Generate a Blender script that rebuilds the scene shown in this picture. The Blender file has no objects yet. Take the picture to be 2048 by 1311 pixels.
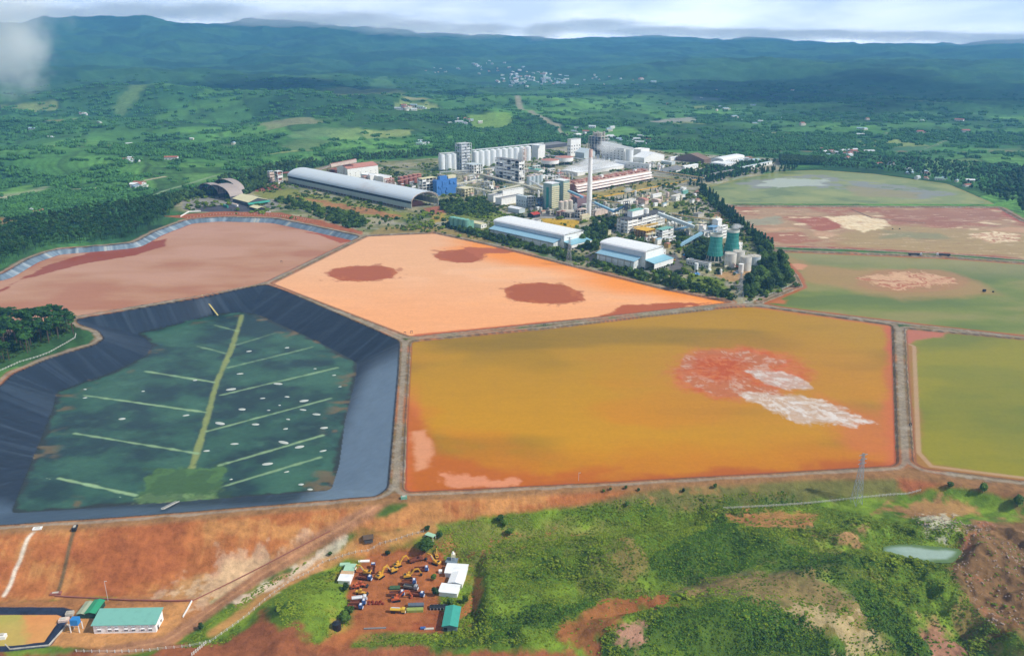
import bpy, math, random
import numpy as np
from mathutils import Vector, Matrix
R=math.radians
S=bpy.context.scene
rng=np.random.default_rng(7); rnd=random.Random(11)

# ---------------------------------------------------------------- camera, sky, sun, exposure
HC=280.0; F=1650.0; PITCH=math.atan(575/F)
cd=bpy.data.cameras.new('camera'); cam=bpy.data.objects.new('camera',cd); S.collection.objects.link(cam)
cam.location=(0,0,HC); cam.rotation_euler=(R(90)-PITCH,0,0)
cd.sensor_width=36; cd.lens=36*F/2048; cd.clip_start=1; cd.clip_end=60000
S.camera=cam
SUN_EL=44; SUN_AZ=105      # compass azimuth from +y, clockwise
sd=bpy.data.lights.new('sun','SUN'); so=bpy.data.objects.new('sun',sd); S.collection.objects.link(so)
sd.energy=4.6; sd.angle=R(0.6); sd.color=(1,.95,.87)
so.rotation_euler=(R(90-SUN_EL),0,R(180-SUN_AZ)); so.location=(0,0,2000)
w=bpy.data.worlds.new('World'); S.world=w; w.use_nodes=True
nt=w.node_tree; N=nt.nodes; L=nt.links; N.clear()
def nd(tree,t,**k):
    n=tree.nodes.new(t)
    for a,b in k.items():
        if a.startswith('i_'): n.inputs[a[2:].replace('_',' ')].default_value=b
        else: setattr(n,a,b)
    return n
sky=nd(nt,'ShaderNodeTexSky',sky_type='NISHITA',sun_disc=False,sun_elevation=R(SUN_EL),sun_rotation=R(SUN_AZ),altitude=900,air_density=1.2,dust_density=1.5)
tc=nd(nt,'ShaderNodeTexCoord')
mp=nd(nt,'ShaderNodeMapping'); mp.inputs['Scale'].default_value=(6,6,24); mp.inputs['Location'].default_value=(.3,1.7,.35)
L.new(tc.outputs['Generated'],mp.inputs['Vector'])
n1=nd(nt,'ShaderNodeTexNoise'); n1.inputs['Scale'].default_value=1.0; n1.inputs['Detail'].default_value=5; n1.inputs['Roughness'].default_value=.5; n1.inputs['Distortion'].default_value=.25
L.new(mp.outputs[0],n1.inputs['Vector'])
cr=nd(nt,'ShaderNodeValToRGB'); L.new(n1.outputs[0],cr.inputs[0])
e=cr.color_ramp.elements; e[0].position=.34; e[0].color=(.6,.62,.64,1); e[1].position=.62; e[1].color=(1,.985,.965,1)
mp2=nd(nt,'ShaderNodeMapping'); mp2.inputs['Scale'].default_value=(2.2,2.2,4.5)
L.new(tc.outputs['Generated'],mp2.inputs['Vector'])
n2=nd(nt,'ShaderNodeTexNoise'); n2.inputs['Scale'].default_value=1.3; n2.inputs['Detail'].default_value=6
L.new(mp2.outputs[0],n2.inputs['Vector'])
sx=nd(nt,'ShaderNodeSeparateXYZ'); L.new(tc.outputs['Generated'],sx.inputs[0])
mr=nd(nt,'ShaderNodeMapRange'); mr.inputs[1].default_value=.1; mr.inputs[2].default_value=.6; mr.inputs[3].default_value=.65; mr.inputs[4].default_value=.08
L.new(sx.outputs[2],mr.inputs[0])
ad=nd(nt,'ShaderNodeMath',operation='ADD'); L.new(n2.outputs[0],ad.inputs[0]); L.new(mr.outputs[0],ad.inputs[1])
m2=nd(nt,'ShaderNodeMapRange'); m2.inputs[1].default_value=.42; m2.inputs[2].default_value=.6; L.new(ad.outputs[0],m2.inputs[0])
mx=nd(nt,'ShaderNodeMix',data_type='RGBA'); L.new(m2.outputs[0],mx.inputs[0]); L.new(sky.outputs[0],mx.inputs[6]); L.new(cr.outputs[0],mx.inputs[7])
bd=nd(nt,'ShaderNodeMapRange',interpolation_type='SMOOTHSTEP'); bd.inputs[1].default_value=.05; bd.inputs[2].default_value=.13; bd.inputs[3].default_value=26; bd.inputs[4].default_value=4.6; L.new(sx.outputs[2],bd.inputs[0])
sc_=nd(nt,'ShaderNodeVectorMath',operation='SCALE'); L.new(cr.outputs[0],sc_.inputs[0]); L.new(bd.outputs[0],sc_.inputs['Scale']); L.new(sc_.outputs[0],mx.inputs[7])
bg=nd(nt,'ShaderNodeBackground'); bg.inputs[1].default_value=.1; L.new(mx.outputs[2],bg.inputs[0])
wo=nd(nt,'ShaderNodeOutputWorld'); L.new(bg.outputs[0],wo.inputs[0])
S.view_settings.view_transform='Standard'; S.view_settings.look='None'; S.view_settings.exposure=0.08; S.view_settings.gamma=1
S.render.engine='CYCLES'
S.cycles.volume_bounces=4; S.cycles.max_bounces=6; S.cycles.transparent_max_bounces=16
HAZE=(7.6e-5,(.17,.50,1.0))

# ---------------------------------------------------------------- numbers: photo pixel -> place, noise, outlines
cP,sP=math.cos(PITCH),math.sin(PITCH)
def raydir(px,py):
    u=(px-1024)/F; v=(655.5-py)/F
    return u, cP+v*sP, -sP+v*cP
def G(px,py,z=0.0):
    dx,dy,dz=raydir(px,py); t=(z-HC)/dz
    return (dx*t,dy*t)
def GP(pts,z=0.0): return np.array([G(a,b,z) for a,b in pts])
def height_at(px,py,ytop,z=0.0):
    x,y=G(px,py,z); dx,dy,dz=raydir(px,ytop); return HC+dz*y/dy - z
def solve_len(o,z,d,xpix):
    k=(xpix-1024)/F; dep=o[1]*cP-(z-HC)*sP
    return (k*dep-o[0])/(d[0]-k*d[1]*cP)
def hsh(ix,iy,seed):
    h=(ix.astype(np.int64)*374761393+iy.astype(np.int64)*668265263+seed*1442695041)&0xffffffff
    h=((h^(h>>13))*1274126177)&0xffffffff
    h=(h^(h>>16))&0xffffffff
    return h.astype(np.float64)/4294967295.0
def vn(x,y,seed=0):
    xi=np.floor(x); yi=np.floor(y); fx=x-xi; fy=y-yi
    fx=fx*fx*fx*(fx*(fx*6-15)+10); fy=fy*fy*fy*(fy*(fy*6-15)+10)
    a=hsh(xi,yi,seed); b=hsh(xi+1,yi,seed); c=hsh(xi,yi+1,seed); d=hsh(xi+1,yi+1,seed)
    return (a+(b-a)*fx)*(1-fy)+(c+(d-c)*fx)*fy
def fbm(x,y,o=4,seed=0,g=.5):
    s=0;a=1;t=0
    for i in range(o):
        s=s+a*(vn(x*2**i+i*17.3,y*2**i-i*9.1,seed+i)*2-1); t+=a; a*=g
    return s/t
def sms(a,b,x):
    t=np.clip((x-a)/(b-a),0,1); return t*t*(3-2*t)
def seg(x,y,P,closed=True,arc=False):
    """distance to a polyline; also inside flag and run along the line"""
    n=len(P); m=n if closed else n-1
    best=np.full(x.shape,1e12); ins=np.zeros(x.shape,bool); run=np.zeros(x.shape); L0=0
    for i in range(m):
        ax,ay=P[i]; bx,by=P[(i+1)%n]; ex,ey=bx-ax,by-ay; ll=ex*ex+ey*ey+1e-9
        t=((x-ax)*ex+(y-ay)*ey)/ll; tc_=np.clip(t,0,1)
        d=(x-ax-tc_*ex)**2+(y-ay-tc_*ey)**2
        k=d<best
        best=np.where(k,d,best)
        if arc: run=np.where(k,L0+t*math.sqrt(ll),run)
        L0+=math.sqrt(ll)
        if closed:
            c=((ay>y)!=(by>y)); xx=(bx-ax)*(y-ay)/((by-ay) if by!=ay else 1e-9)+ax
            ins^=(c&(x<xx))
    return np.sqrt(best),ins,run
def sdf(x,y,P,margin=120):
    """signed distance, negative inside; far points get +margin"""
    P=np.asarray(P); o=np.full(x.shape,float(margin))
    k=(x>P[:,0].min()-margin)&(x<P[:,0].max()+margin)&(y>P[:,1].min()-margin)&(y<P[:,1].max()+margin)
    if k.any():
        d,i,_=seg(x[k],y[k],P); o[k]=np.minimum(np.where(i,-d,d),margin)
    return o
def rnd_poly(P,r,n=4):
    """round the corners of an outline"""
    P=[np.array(p,float) for p in P]; out=[]
    for i in range(len(P)):
        a,b,c=P[i-1],P[i],P[(i+1)%len(P)]
        u=a-b; v=c-b; lu=np.linalg.norm(u); lv=np.linalg.norm(v); q=min(r,lu*.4,lv*.4)
        p0=b+u/lu*q; p1=b+v/lv*q
        for k in range(n+1):
            t=k/n; out.append((1-t)**2*p0+2*t*(1-t)*b+t*t*p1)
    return np.array(out)
# ---------------------------------------------------------------- ponds: crest outlines (pixels of the crest edge), water level, bank slope
PA=rnd_poly(GP([(-260,620),(-120,560),(0,549),(60,515),(110,498),(200,491),(268,485),(310,462),(375,438),(440,433),(550,436),(620,450),(722,472),(527,565),(400,590),(150,631),(60,655),(-60,690),(-260,740)]),14)
PB=rnd_poly(GP([(541,566),(733,471),(870,465),(985,490),(1200,545),(1330,577),(1465,604),(1100,644),(818,673)]),6)
PC=rnd_poly(GP([(805,984),(811,830),(820,681),(1090,656),(1300,631),(1460,613),(1515,611),(1786,649),(1797,930),(1600,942),(1160,967)]),8)
PD=rnd_poly(GP([(1548,500),(1592,548),(1604,571),(1536,598),(1518,605),(1560,614),(1800,644),(2048,672),(2600,735),(2600,585),(2048,525),(1880,513)]),6)
PE=rnd_poly(GP([(1443,411),(2000,414),(2048,441),(2500,560),(2500,565),(2048,518),(1900,507),(1700,497),(1532,492),(1500,470)]),6)
PF=rnd_poly(GP([(1405,373),(1480,354),(1560,341),(1640,338),(1750,346),(1900,366),(1990,404),(1997,408),(1443,407)]),12)
PG=rnd_poly(GP([(1809,655),(2048,677),(2600,740),(2700,1040),(2300,985),(2048,961),(1850,936),(1826,924),(1814,760)]),6)
RIM=rnd_poly(GP([(150,638),(400,594),(500,573),(532,568),(575,583),(700,637),(800,681),(797,740),(777,975),(755,991),(300,1029),(0,1049),(-250,1062),(-330,950),(-120,830),(0,771),(25,746),(100,715),(190,688),(208,676),(196,660),(158,648)]),9)
ZB=-18.0
BOT=GP([(274,667),(428,629),(484,624),(516,629),(623,677),(690,711),(714,726),(710,762),(690,838),(678,929),(662,980),(300,1007),(22,1026),(44,970),(71,905),(107,814),(113,784),(167,764),(222,746),(293,711),(305,691),(293,677)],ZB)
BOT=rnd_poly(BOT,5,3)
CREST=GP([(-600,1105),(-250,1078),(0,1058),(300,1038),(700,1004),(800,996),(1160,976),(1600,950),(1800,946),(1860,955),(2048,985),(2500,1040)])
PLAT=GP([(-700,640),(-200,500),(0,470),(200,440),(330,415),(480,372),(560,350),(700,325),(880,312),(1100,285),(1320,300),(1560,318),(1650,328),(1900,352),(2060,410),(2500,520),(3200,1000),(2500,1060),(-700,1060)])
PI_=GP([(-60,1222),(118,1222),(132,1226),(92,1284),(20,1292),(-60,1296)],-21)
PONDS=[('a',PA,-6.0,.55),('b',PB,-.9,.6),('c',PC,-.9,.6),('d',PD,-1.2,.5),('e',PE,-1.6,.4),('f',PF,-1.4,.3),('g',PG,-.9,.6)]
SKYX=np.array([-60,-40,-31.8,-25,-22,-18,-12,-7,-2,3,8,14,20,26,31.8,45,60.]); 
SKYZ=np.array([500,560,560,640,660,600,560,470,380,330,350,320,300,270,240,260,300.])
BUMPS=[((300,205),75,900,260),((560,215),55,520,200),((640,232),38,300,160),((120,250),40,500,260),((930,205),30,700,300),((200,300),22,420,160),((430,345),16,260,120),((90,330),26,300,140),((700,262),22,300,120),((820,235),26,380,160),((1700,150),90,2600,900),((1900,210),24,900,300),((400,165),70,1500,500)]
BUMPS=[(G(*c),h,a,b) for c,h,a,b in BUMPS]
# mounds of the green ground south of the ponds
MND=[((1500,1090),9,95,22),((1080,1090),7,60,26),((1300,1130),6,70,20),((1560,1230),10,60,26),((1330,1290),9,55,18),((1750,1180),8,45,30),((1000,1200),4,40,30),((600,1230),5,22,26),((840,1095),4,22,12),((720,1240),2.5,14,10),((900,1290),3,50,8),((1900,1090),3,40,20),((2000,1200),8,35,40),((1700,1290),6,40,15)]
MND=[(G(c[0],c[1],-18),h,a,b) for c,h,a,b in MND]
DIP=[(G(1845,1103,-18),-3.0,26,12)]
RIDGES=[(GP(p,-16),h*1.35,s) for p,h,s in (([(960,1085),(1120,1050),(1300,1040),(1450,1046),(1600,1086),(1780,1156),(1960,1260),(2050,1330)],11,15),([(1050,1275),(1220,1228),(1420,1208),(1560,1232),(1650,1300)],8,11),([(1230,1110),(1420,1120),(1560,1150)],5,9),([(560,1290),(600,1230),(650,1180)],4,10),([(1900,1040),(2060,1120),(2150,1250)],7,12))]
def zfun(x,y):
    x=np.asarray(x,float); y=np.asarray(y,float); z=np.zeros(x.shape); r=np.hypot(x,y)
    # north, east, west of the works: valley, hills, mountains
    dpl=sdf(x,y,PLAT,600)
    k=dpl>0
    if k.any():
        X,Y,D,RR=x[k],y[k],dpl[k],r[k]
        t=sms(0,420,D)
        az=np.degrees(np.arctan2(X,np.maximum(Y,1)))
        west=1-sms(-300,500,X+(Y-2500)*.1)
        h=-10+fbm(X/620,Y/420,4,3)*(16+30*west)*sms(1500,3200,RR)+fbm(X/260,Y/200,3,8)*(5+8*west)
        for (c,hh,a,b) in BUMPS: h=h+hh*np.exp(-(((X-c[0])/a)**2+((Y-c[1])/b)**2)**1.3)
        far=sms(5500,14500,RR)
        rd=1-np.abs(fbm(X/2600,Y/1800,4,21))*1.6
        h=h+far**1.6*(np.interp(az,SKYX,SKYZ))*(.74+.26*rd)+sms(4000,7500,RR)*(fbm(X/1500,Y/900,3,33)*70-np.abs(fbm(X/700,Y/500,4,37))*110+25)
        z[k]=h*t
    # the ground falls away south of the crest
    yc=np.interp(x,CREST[:,0],CREST[:,1]); ds=(yc-y)
    k=ds>0
    if k.any():
        X,Y,D=x[k],y[k],ds[k]
        dep=np.interp(X,[-150,-60,40,150,330],[22,21,17,13,9])
        wd=dep*1.9
        q=-dep*sms(0,1,D/wd*.96+.02)
        q=q-.035*np.maximum(D-wd-40,0)*sms(-40,120,X)
        m=sms(20,70,D)
        g=0
        for (c,hh,a,b) in MND+DIP: g=g+(hh*1.6 if hh>0 else hh)*np.exp(-(((X-c[0])/a)**2+((Y-c[1])/b)**2)**1.2)
        for P_,hh,sg in RIDGES: g=np.maximum(g,hh*np.exp(-(seg(X,Y,P_,closed=False)[0]/sg)**2))
        east=sms(-70,20,X)
        q=q+sms(160,215,X)*sms(25,60,D)*(fbm(X/22,Y/16,4,301)*5-np.abs(fbm(X/11,Y/9,3,303))*3.5)
        q=q+m*(g+east*(fbm(X/42,Y/26,4,41)*4.6-(np.abs(fbm(X/30,Y/22,3,48))*3))+fbm(X/14,Y/11,3,44)*(.3+.8*east))
        z[k]=q
    for n,P,wl,sl in PONDS:
        d=sdf(x,y,P,60); z=np.where(d<0,-np.minimum(-d*sl,-wl+2.0),z)
    d=sdf(x,y,RIM,200); k=d<0
    if k.any():
        do=-d[k]; di,ii,_=seg(x[k],y[k],BOT)
        t=np.where(ii,1.0,do/(do+di+1e-6)); z[k]=ZB*t+np.where(ii,.0,0)
    d=sdf(x,y,PI_,30); z=np.where(d<0,-21-np.minimum(-d*.5,2.5),z)
    z=np.where((d>=0)&(d<6),-21,z)
    # level pads of the lower yard and office
    for P,zz in PADS:
        d=sdf(x,y,P,14); z=z+(zz-z)*(1-sms(0,10,d))
    return z
PADS=[]
def T(px,py):
    """where the sight line of a photo pixel meets the ground"""
    dx,dy,dz=raydir(px,py); a=(HC-60)/-dz*.6; b=min((HC+60)/-dz,15000/max(dy,.1)) if dz<0 else 15000
    ts=np.linspace(a,b,160)
    for _ in range(3):
        zz=zfun(dx*ts,dy*ts)-(HC+dz*ts); i=np.argmax(zz>=0) if (zz>=0).any() else len(ts)-1
        i=max(i,1); ts=np.linspace(ts[i-1],ts[i],24)
    t=ts[-1]; return (dx*t,dy*t,HC+dz*t)
def TP(pts): return np.array([T(a,b)[:2] for a,b in pts])
TPOND=T(1850,1103); TPC=np.array([[TPOND[0]+21*math.cos(a)*(1+.18*math.sin(3*a)),TPOND[1]+9.5*math.sin(a)*(1+.2*math.cos(2*a+1))] for a in np.linspace(0,2*math.pi,24,endpoint=False)])
PADS+=[(TPC,TPOND[2]-1.6)]
PADS+=[(TP([(160,1216),(384,1206),(345,1262),(322,1288),(120,1288)]),-21.2)]
PADS+=[(TP([(700,1262),(690,1215),(700,1150),(740,1108),(800,1100),(890,1105),(945,1120),(945,1190),(938,1262)]),-21.5)]

# ---------------------------------------------------------------- object helpers
def link(o): S.collection.objects.link(o); return o
def tag(o,label=None,cat=None,group=None,kind=None):
    if label: o['label']=label
    if cat: o['category']=cat
    if group: o['group']=group
    if kind: o['kind']=kind
    return o
def empty(name,loc,rz=0,label=None,cat=None,group=None):
    o=bpy.data.objects.new(name,None); o.empty_display_size=1; link(o); o.location=loc; o.rotation_euler=(0,0,rz)
    return tag(o,label,cat,group)
def lin(c):
    if isinstance(c,str): c=[int(c[i:i+2],16)/255 for i in (0,2,4)]
    return tuple(((v/12.92) if v<=.04045 else ((v+.055)/1.055)**2.4) for v in c)
MATS={}
def mat(name,col,rough=.7,metal=0,var=.18,scale=.25,dirt=None,bump=0,stripe=0,spec=.4):
    """procedural paint, concrete or sheet metal: noise-weathered colour, optional sheet joints"""
    if name in MATS: return MATS[name]
    if isinstance(col,str): col=lin(col)
    m=bpy.data.materials.new(name); m.use_nodes=True; t=m.node_tree; b=t.nodes['Principled BSDF']
    b.inputs['Roughness'].default_value=rough; b.inputs['Metallic'].default_value=metal; b.inputs['Specular IOR Level'].default_value=spec
    c=nd(t,'ShaderNodeTexCoord'); g=nd(t,'ShaderNodeNewGeometry')
    n=nd(t,'ShaderNodeTexNoise'); n.inputs['Scale'].default_value=scale; n.inputs['Detail'].default_value=6; n.inputs['Roughness'].default_value=.65
    t.links.new(g.outputs['Position'],n.inputs['Vector'])
    r=nd(t,'ShaderNodeValToRGB'); t.links.new(n.outputs[0],r.inputs[0])
    dk=dirt if dirt else tuple(v*(1-var*1.8) for v in col)
    if isinstance(dk,str): dk=lin(dk)
    e=r.color_ramp.elements; e[0].position=.22; e[0].color=(*dk,1); e[1].position=.5; e[1].color=(*tuple(min(v*(1+var*.3),.9) for v in col),1)
    out=r.outputs[0]
    if stripe:
        wv=nd(t,'ShaderNodeTexWave',wave_type='BANDS',bands_direction='X' if stripe>0 else 'Y'); wv.inputs['Scale'].default_value=abs(stripe); wv.inputs['Distortion'].default_value=.0
        t.links.new(c.outputs['Object'],wv.inputs['Vector'])
        mm=nd(t,'ShaderNodeMapRange'); mm.inputs[1].default_value=0; mm.inputs[2].default_value=.25; mm.inputs[3].default_value=.72; mm.inputs[4].default_value=1
        t.links.new(wv.outputs['Fac'],mm.inputs[0])
        mu=nd(t,'ShaderNodeMix',data_type='RGBA',blend_type='MULTIPLY'); mu.inputs[0].default_value=1
        t.links.new(out,mu.inputs[6]); t.links.new(mm.outputs[0],mu.inputs[7]); out=mu.outputs[2]
    t.links.new(out,b.inputs['Base Color'])
    if bump:
        bp=nd(t,'ShaderNodeBump'); bp.inputs['Strength'].default_value=bump; bp.inputs['Distance'].default_value=.3
        t.links.new(n.outputs[0],bp.inputs['Height']); t.links.new(bp.outputs[0],b.inputs['Normal'])
    MATS[name]=m; return m
class MB:
    def __init__(s): s.v=[]; s.f=[]; s.m=[]
    def add(s,vs,fs,mi=0):
        o=len(s.v); s.v+= [tuple(q) for q in vs]; s.f+=[tuple(i+o for i in f) for f in fs]; s.m+=[mi]*len(fs); return s
    def box(s,x0,y0,z0,x1,y1,z1,mi=0):
        return s.add([(x0,y0,z0),(x1,y0,z0),(x1,y1,z0),(x0,y1,z0),(x0,y0,z1),(x1,y0,z1),(x1,y1,z1),(x0,y1,z1)],
            [(0,3,2,1),(4,5,6,7),(0,1,5,4),(1,2,6,5),(2,3,7,6),(3,0,4,7)],mi)
    def prism(s,prof,a0,a1,axis='y',mi=0):
        """profile of (u,z) pushed along an axis"""
        n=len(prof); f=(lambda u,z,a:(u,a,z)) if axis=='y' else (lambda u,z,a:(a,u,z))
        vs=[f(u,z,a0) for u,z in prof]+[f(u,z,a1) for u,z in prof]
        return s.add(vs,[tuple(range(n)),tuple(reversed(range(n,2*n)))]+[(i,i+n,(i+1)%n+n,(i+1)%n) for i in range(n)],mi)
    def cyl(s,cx,cy,z0,z1,r0,r1=None,n=12,cap=True,mi=0):
        r1=r0 if r1 is None else r1
        vs=[(cx+r0*math.cos(2*math.pi*i/n),cy+r0*math.sin(2*math.pi*i/n),z0) for i in range(n)]+[(cx+r1*math.cos(2*math.pi*i/n),cy+r1*math.sin(2*math.pi*i/n),z1) for i in range(n)]
        fs=[(i,(i+1)%n,(i+1)%n+n,i+n) for i in range(n)]
        if cap: fs+=[tuple(reversed(range(n))),tuple(range(n,2*n))]
        return s.add(vs,fs,mi)
    def lathe(s,cx,cy,prof,n=20,mi=0):
        for (r0,z0),(r1,z1) in zip(prof,prof[1:]): s.cyl(cx,cy,z0,z1,r0,r1,n,False,mi)
        return s
    def beam(s,p,q,w,h=None,mi=0):
        h=h or w; p=Vector(p); q=Vector(q); d=q-p
        if d.length<1e-6: return s
        d.normalize(); up=Vector((0,0,1)) if abs(d.z)<.95 else Vector((1,0,0))
        a=d.cross(up).normalized()*w/2; b=a.cross(d).normalized()*h/2
        vs=[p-a-b,p+a-b,p+a+b,p-a+b,q-a-b,q+a-b,q+a+b,q-a+b]
        return s.add(vs,[(0,3,2,1),(4,5,6,7),(0,1,5,4),(1,2,6,5),(2,3,7,6),(3,0,4,7)],mi)
    def ball(s,c,r,rz=None,n=8,mi=0):
        rz=rz or r; k=5
        s.lathe(c[0],c[1],[(max(r*math.sin(math.pi*i/k),.001),c[2]-rz*math.cos(math.pi*i/k)) for i in range(k+1)],n,mi); return s
    def build(s,name,mats,parent=None,smooth=False,loc=None):
        me=bpy.data.meshes.new(name); me.from_pydata(s.v,[],s.f)
        for m_ in (mats if isinstance(mats,(list,tuple)) else [mats]): me.materials.append(m_)
        if len(me.polygons): me.polygons.foreach_set('material_index',s.m)
        if smooth: me.shade_smooth()
        me.update()
        o=bpy.data.objects.new(name,me); link(o)
        if parent: o.parent=parent
        if loc: o.location=loc
        return o
def copy_tree(o,parent=None):
    c=o.copy(); link(c)
    if parent: c.parent=parent
    for ch in list(o.children): copy_tree(ch,c)
    return c
# ---------------------------------------------------------------- the ground, as one fan-shaped sheet reaching the mountains
def ground_material(name,rough=.95,detail=1.0,bump=.5):
    m=bpy.data.materials.new(name); m.use_nodes=True; t=m.node_tree; b=t.nodes['Principled BSDF']; b.inputs['Roughness'].default_value=rough; b.inputs['Specular IOR Level'].default_value=.15
    a=nd(t,'ShaderNodeAttribute',attribute_name='Col'); g=nd(t,'ShaderNodeNewGeometry')
    n1=nd(t,'ShaderNodeTexNoise'); n1.inputs['Scale'].default_value=.22; n1.inputs['Detail'].default_value=7; n1.inputs['Roughness'].default_value=.7
    n2=nd(t,'ShaderNodeTexNoise'); n2.inputs['Scale'].default_value=.045; n2.inputs['Detail'].default_value=8; n2.inputs['Roughness'].default_value=.72
    for n in (n1,n2): t.links.new(g.outputs['Position'],n.inputs['Vector'])
    sm=nd(t,'ShaderNodeMath',operation='ADD'); t.links.new(n1.outputs[0],sm.inputs[0]); t.links.new(n2.outputs[0],sm.inputs[1])
    mr=nd(t,'ShaderNodeMapRange'); mr.inputs[1].default_value=.7; mr.inputs[2].default_value=1.3; mr.inputs[3].default_value=1-.42*detail; mr.inputs[4].default_value=1+.42*detail
    t.links.new(sm.outputs[0],mr.inputs[0])
    mu=nd(t,'ShaderNodeMix',data_type='RGBA',blend_type='MULTIPLY'); mu.inputs[0].default_value=1
    t.links.new(a.outputs['Color'],mu.inputs[6]); t.links.new(mr.outputs[0],mu.inputs[7]); t.links.new(mu.outputs[2],b.inputs['Base Color'])
    bp=nd(t,'ShaderNodeBump'); bp.inputs['Strength'].default_value=bump; bp.inputs['Distance'].default_value=2.5
    t.links.new(sm.outputs[0],bp.inputs['Height']); t.links.new(bp.outputs[0],b.inputs['Normal'])
    return m
def mix(c,col,k):
    k=np.asarray(k)[:,None]; col=np.asarray(col)
    return c+(col-c)*k
def C(h): return np.array(lin(h))
def patch(c,x,y,P,col,soft=3,warp=0,ws=20,seed=1,amt=1.0):
    P=np.asarray(P); d=sdf(x,y,P,warp*2+soft*3+20); k=d<(warp*1.2+soft*1.5+1)
    if not k.any(): return c
    dd=d[k]
    if warp: dd=dd+fbm(x[k]/ws,y[k]/ws,4,seed,.6)*warp
    c=c.copy(); c[k]=mix(c[k],col,(1-sms(-soft,soft,dd))*amt); return c
def strip(c,x,y,P,wd,col,soft=1,amt=1.0,warp=0):
    P=np.asarray(P); k=(x>P[:,0].min()-wd*3)&(x<P[:,0].max()+wd*3)&(y>P[:,1].min()-wd*3)&(y<P[:,1].max()+wd*3)
    if not k.any(): return c
    d,_,_=seg(x[k],y[k],P,closed=False)
    if warp: d=d+fbm(x[k]/9,y[k]/9,3,77)*warp
    c=c.copy(); c[k]=mix(c[k],col,(1-sms(wd/2-soft,wd/2+soft,d))*amt); return c
SOIL=C('a8603a'); SOILR=C('9c4a2c'); TAN=C('c08a58'); PALE=C('d8bf9c'); GRN=C('4f6b2a'); GRND=C('33502a'); OLIVE=C('7a7a42'); CONC=C('a8a498')
DEFP=dict(
 slope=TP([(-300,1060),(0,1044),(300,1024),(757,985),(812,980),(1160,966),(1330,957),(1240,985),(1200,998),(1130,1012),(960,1030),(860,1048),(740,1062),(640,1100),(520,1150),(420,1200),(200,1196),(0,1204),(-300,1210)]),
 lowstrip=TP([(-300,1205),(0,1202),(200,1192),(400,1196),(440,1205),(380,1262),(330,1292),(120,1292),(-300,1300)]),
 pale=TP([(330,1190),(400,1140),(520,1108),(600,1092),(615,1105),(540,1150),(440,1205),(400,1195)]),
 pale2=TP([(600,1125),(640,1090),(700,1060),(640,1130),(560,1175),(470,1215),(470,1200),(560,1150)]),
 pad=TP([(150,1222),(384,1204),(345,1262),(322,1292),(95,1292)]),
 bottom=TP([(-300,1298),(120,1299),(390,1298),(425,1296),(462,1284),(500,1240),(520,1216),(545,1212),(562,1256),(592,1264),(630,1297),(662,1293),(690,1278),(705,1330),(650,1400),(-300,1500)]),
 bottom2=TP([(640,1318),(700,1296),(900,1300),(1150,1300),(1180,1330),(1000,1420),(600,1420)]),
 yard=TP([(690,1296),(640,1296),(672,1270),(706,1246),(708,1220),(694,1190),(700,1150),(742,1108),(800,1098),(880,1108),(905,1150),(880,1190),(880,1216),(905,1226),(884,1264),(730,1264)]),
 track=TP([(880,1240),(925,1212),(943,1180),(950,1150),(968,1150),(966,1185),(945,1220),(900,1255)]),
 rock=TP([(1932,1049),(2048,1036),(2350,1060),(2500,1600),(2120,1370),(2003,1262),(1947,1210),(1905,1140),(1925,1090)]),
 t1=TP([(1450,1028),(1560,1022),(1635,1028),(1625,1056),(1491,1052)]), t2=TP([(1676,1080),(1735,1044),(1742,1058),(1712,1092)]),
 t3=TP([(1589,1213),(1620,1222),(1665,1233),(1717,1255),(1742,1284),(1700,1282),(1655,1268),(1610,1240)]),
 t4=TP([(1230,1284),(1246,1259),(1292,1236),(1282,1290),(1250,1300)]), t5=TP([(1830,1233),(1870,1249),(1942,1311),(1965,1355),(1840,1355),(1850,1290)]),
 t6=TP([(1102,1269),(1225,1197),(1333,1187),(1353,1208),(1256,1228),(1205,1269),(1200,1311),(1150,1311),(1143,1290)]),
 t7=TP([(1740,1026),(1768,1016),(1880,985),(1962,1013),(1921,1036),(1820,1030)]), t8=TP([(1215,1110),(1260,1080),(1290,1120),(1290,1150),(1250,1150)]),
 dry=TP([(1379,1156),(1512,1136),(1640,1146),(1727,1213),(1742,1279),(1660,1269),(1604,1228),(1461,1192),(1358,1197),(1328,1182)]),
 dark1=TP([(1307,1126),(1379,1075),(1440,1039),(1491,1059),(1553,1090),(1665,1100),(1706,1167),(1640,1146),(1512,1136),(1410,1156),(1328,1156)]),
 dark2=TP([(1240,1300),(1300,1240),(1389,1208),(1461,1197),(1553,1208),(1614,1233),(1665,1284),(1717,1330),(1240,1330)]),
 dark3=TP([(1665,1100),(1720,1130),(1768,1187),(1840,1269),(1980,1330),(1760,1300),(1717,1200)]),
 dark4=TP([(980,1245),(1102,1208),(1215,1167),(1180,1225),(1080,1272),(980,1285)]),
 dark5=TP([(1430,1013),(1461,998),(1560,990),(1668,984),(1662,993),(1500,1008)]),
 bank=TP([(1160,966),(1800,936),(1835,980),(1448,1012),(1200,1010),(1120,1010)]),
 island=TP([(745,1030),(770,1006),(815,998),(815,1010),(790,1024),(760,1035)]),
 roadE=TP([(1790,944),(1860,948),(2048,975),(2400,1030),(2400,1060),(2048,995),(1900,965),(1840,985),(1800,985)]),
 scrub=TP([(560,1125),(600,1095),(680,1062),(745,1062),(730,1085),(640,1125),(560,1160)]),
 junk=TP([(1840,1030),(1900,1025),(1920,1060),(1870,1075)]))
ROAD1=TP([(772,998),(740,1020),(680,1056),(600,1100),(520,1150),(440,1206),(380,1250),(330,1282),(200,1306)])
ROAD2=TP([(860,1058),(780,1075),(700,1100),(620,1140),(560,1176),(500,1216),(430,1262)])
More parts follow.
